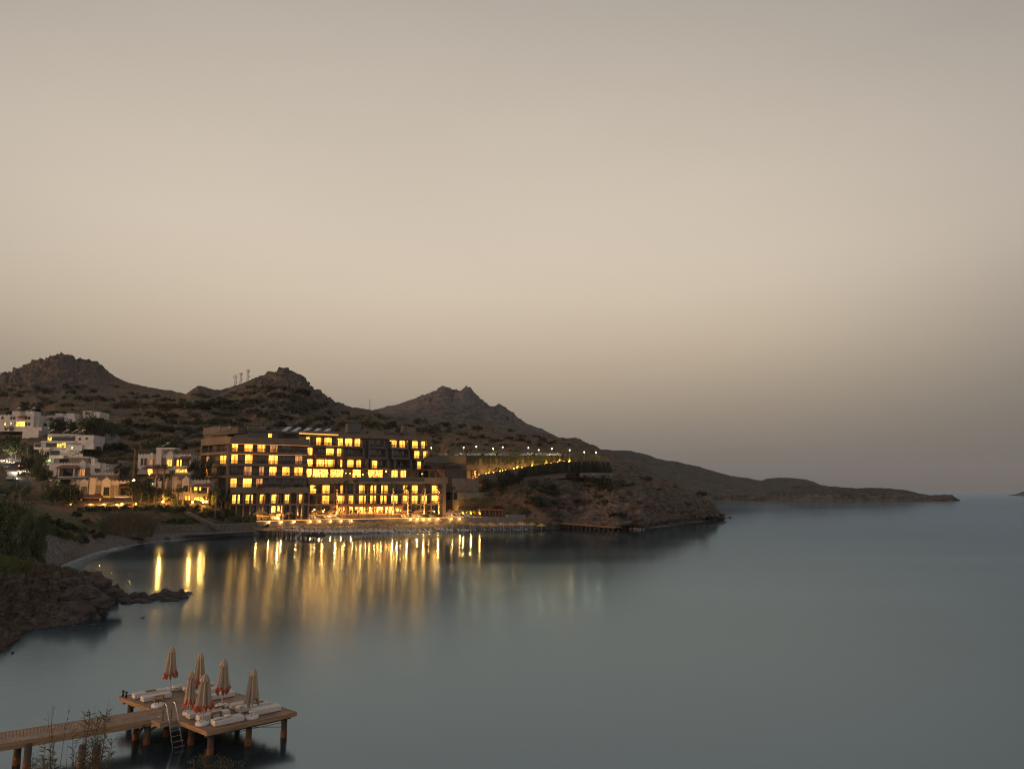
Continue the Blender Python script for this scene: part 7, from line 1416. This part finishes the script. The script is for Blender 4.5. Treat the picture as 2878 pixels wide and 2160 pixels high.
# foreground weeds on the bank under the camera
M['weed'] = pm('dry_weed', (.10, .09, .06), (.05, .05, .035), 4, .9, rand=.2); M['seed'] = pm('seed_head', (.17, .11, .07), (.10, .07, .05), 6, .9)
def weed(name, lab, u0, u1, v_tops, Y, n, leafy, seed, vb=2175):
    rr = random.Random(seed); c = at((u0 + u1) / 2, vb, Y); c.z = ground(c.x, c.y); t = thing(name, lab, 'weed', c); st, lf, sdm = MB(), MB(), MB()
    for i in range(n):
        u = rr.uniform(u0, u1); vt = rr.uniform(*v_tops) if rr.random() < .7 else rr.uniform(v_tops[1], 2120); dy = rr.uniform(-.35, .35); tip = at(u, vt, Y + dy); mid = (u0 + u1) / 2; b = Vector((c.x + (tip.x - c.x) * .35 + rr.gauss(0, .08), c.y + dy * .5, c.z - .1)); k = rr.gauss(0, .04)
        P = [b, b.lerp(tip, .4) + Vector((k, 0, .05)), b.lerp(tip, .75) + Vector((k * .5, 0, .04)), tip]; st.tube(P, [.006, .005, .0035, .0015], 4, False)
        for j in range(leafy):
            f = rr.uniform(.3, 1); s_ = min(2, int(f * 3)); p = P[s_].lerp(P[s_ + 1], f * 3 - s_) if f < 1 else tip; d = Vector((rr.gauss(0, 1), rr.gauss(0, .6), rr.uniform(.1, 1.2))).normalized(); l = rr.uniform(.04, .12); w = Vector((d.z, 0, -d.x)).normalized() * .006; e = p + d * l; lf.add([p, p + d * l * .5 + w, e, p + d * l * .5 - w], [(0, 1, 2, 3)])
            if rr.random() < .3: a = Vector((rr.gauss(0, 1), rr.gauss(0, 1), rr.gauss(0, 1))).normalized() * .011; bb = a.orthogonal().normalized() * .008; sdm.add([e - a, e - bb, e + a, e + bb], [(0, 1, 2, 3)])
    st.build('stem', M['weed'], t, world=True); tag(lf.build('leaves', M['weed'], t, world=True), kind='stuff'); tag(sdm.build('seed_heads', M['seed'], t, world=True), kind='stuff')
weed('dry_weed', 'feathery dry weed in front of the walkway piles', 195, 320, (1985, 2100), 11, 24, 26, 1)
weed('dry_weed', 'low leafy weed at the bottom left in front of the walkway', 85, 160, (2080, 2150), 11.5, 20, 24, 2)
weed('dry_weed', 'few thin tall bare stalks at the left, crossing the walkway', 70, 340, (1945, 2080), 11.8, 13, 5, 3)
weed('dry_weed', 'grassy seed tufts poking up at the bottom edge below the platform', 530, 700, (2118, 2155), 10.5, 34, 16, 4)
# ------------------------------------------------------------------ guests seated on the restaurant terrace
M['skin'] = pm('skin', (.42, .26, .18), (.36, .22, .15), 3, .6); M['hair'] = pm('dark_hair', (.03, .022, .016), (.02, .015, .01), 9, .7); M['trousers'] = pm('dark_trousers', (.05, .05, .06), (.035, .035, .045), 3, .9)
SHIRT = {'white': pm('white_shirt', (.6, .6, .6), (.5, .5, .5), 3, .9), 'blue': pm('blue_shirt', (.10, .16, .32), (.08, .12, .25), 3, .9), 'dark': pm('dark_shirt', (.05, .045, .045), (.03, .03, .03), 3, .9), 'red': pm('red_shirt', (.30, .05, .04), (.22, .04, .03), 3, .9)}
def seated_mesh():
    V = [(0, 0, .52), (0, .02, .72), (0, .03, .92), (0, .02, 1.06), (0, 0, 1.14), (0, -.02, 1.24), (0, -.02, 1.34)]; r = [.15, .13, .15, .10, .055, .09, .07]; E = [(i, i + 1) for i in range(6)]
    for s in (-1, 1):
        n = len(V); V += [(s * .10, -.08, .50), (s * .12, -.42, .50), (s * .12, -.46, .10), (s * .12, -.60, .05)]; r += [.095, .065, .042, .035]; E += [(0, n), (n, n + 1), (n + 1, n + 2), (n + 2, n + 3)]
        n = len(V); V += [(s * .18, .03, 1.0), (s * .24, -.05, .76), (s * .17, -.30, .78), (s * .14, -.38, .79)]; r += [.06, .042, .03, .026]; E += [(3, n), (n, n + 1), (n + 1, n + 2), (n + 2, n + 3)]
        for k in range(5): m_ = len(V); V += [(s * (.11 + .016 * k), -.45 + (.05 if k in (0, 4) else 0), .785)]; r += [.009]; E += [(n + 3, m_)]
    me = bpy.data.meshes.new('body'); me.from_pydata(V, E, []); o = bpy.data.objects.new('tmp', me); COL.objects.link(o)
    md = o.modifiers.new('skin', 'SKIN'); sb = o.modifiers.new('sub', 'SUBSURF'); sb.levels = sb.render_levels = 1
    for i, v in enumerate(me.skin_vertices[0].data): v.radius = (r[i], r[i]); v.use_root = i == 0
    dg = bpy.context.evaluated_depsgraph_get(); out = bpy.data.meshes.new_from_object(o.evaluated_get(dg)); bpy.data.objects.remove(o)
    for p_ in out.polygons: p_.use_smooth = True
    return out
SM = seated_mesh()
def person(p, rz, col, lab):
    t = thing('person', lab, 'person', p, 'guests on the restaurant terrace', rz); me = SM.copy(); me.materials.clear()
    for k in (SHIRT[col], M['skin'], M['trousers']): me.materials.append(k)
    for f in me.polygons: z = f.center.z; f.material_index = 1 if z > 1.12 or (f.center.y < -.2 and z > .7) else 2 if z < .6 else 0
    b = bpy.data.objects.new('body', me); COL.objects.link(b); b.parent = t
    m = MB(); m.lathe([(.105, 1.27), (.115, 1.33), (.10, 1.40), (.06, 1.44), (.01, 1.45)], 12, (0, .01, 0)); m.build('hair', M['hair'], t, smooth=True)
for i, (k, sd_, col) in enumerate(((2, -1, 'white'), (3, 1, 'dark'), (4, -1, 'blue'), (4, 1, 'white'), (5, -1, 'dark'), (6, -1, 'white'), (6, 1, 'red'), (8, 1, 'blue'), (9, -1, 'white'))):
    q = FU.p(1.5 + k * 2.9, zR[0] - .2, 2.0 + .5 * (k % 2)) + FU.d * (.75 * sd_); person(q, FU.rz + (math.pi / 2 if sd_ < 0 else -math.pi / 2), col, 'seated guest in a %s top, %s from the left on the hotel restaurant terrace' % (col, nth(i + 1)))
# ------------------------------------------------------------------ haze
HAZE = 4.5e-5
hm = bpy.data.materials.new('haze'); hm.use_nodes = True; nt = hm.node_tree; nt.nodes.clear(); ov = nt.nodes.new('ShaderNodeOutputMaterial'); pv = nt.nodes.new('ShaderNodeVolumePrincipled')
pv.inputs['Color'].default_value = (.80, .84, .92, 1); pv.inputs['Density'].default_value = HAZE; pv.inputs['Anisotropy'].default_value = 0; nt.links.new(pv.outputs[0], ov.inputs['Volume'])
m = MB(); s = 9300; m.hexa([(-s, -320, -20), (s, -320, -20), (s, s, -20), (-s, s, -20), (-s, -320, 330), (s, -320, 330), (s, s, 330), (-s, s, 330)]); o = m.build('haze', hm); tag(o, 'thin evening haze over the bay and hills', 'haze', kind='stuff')
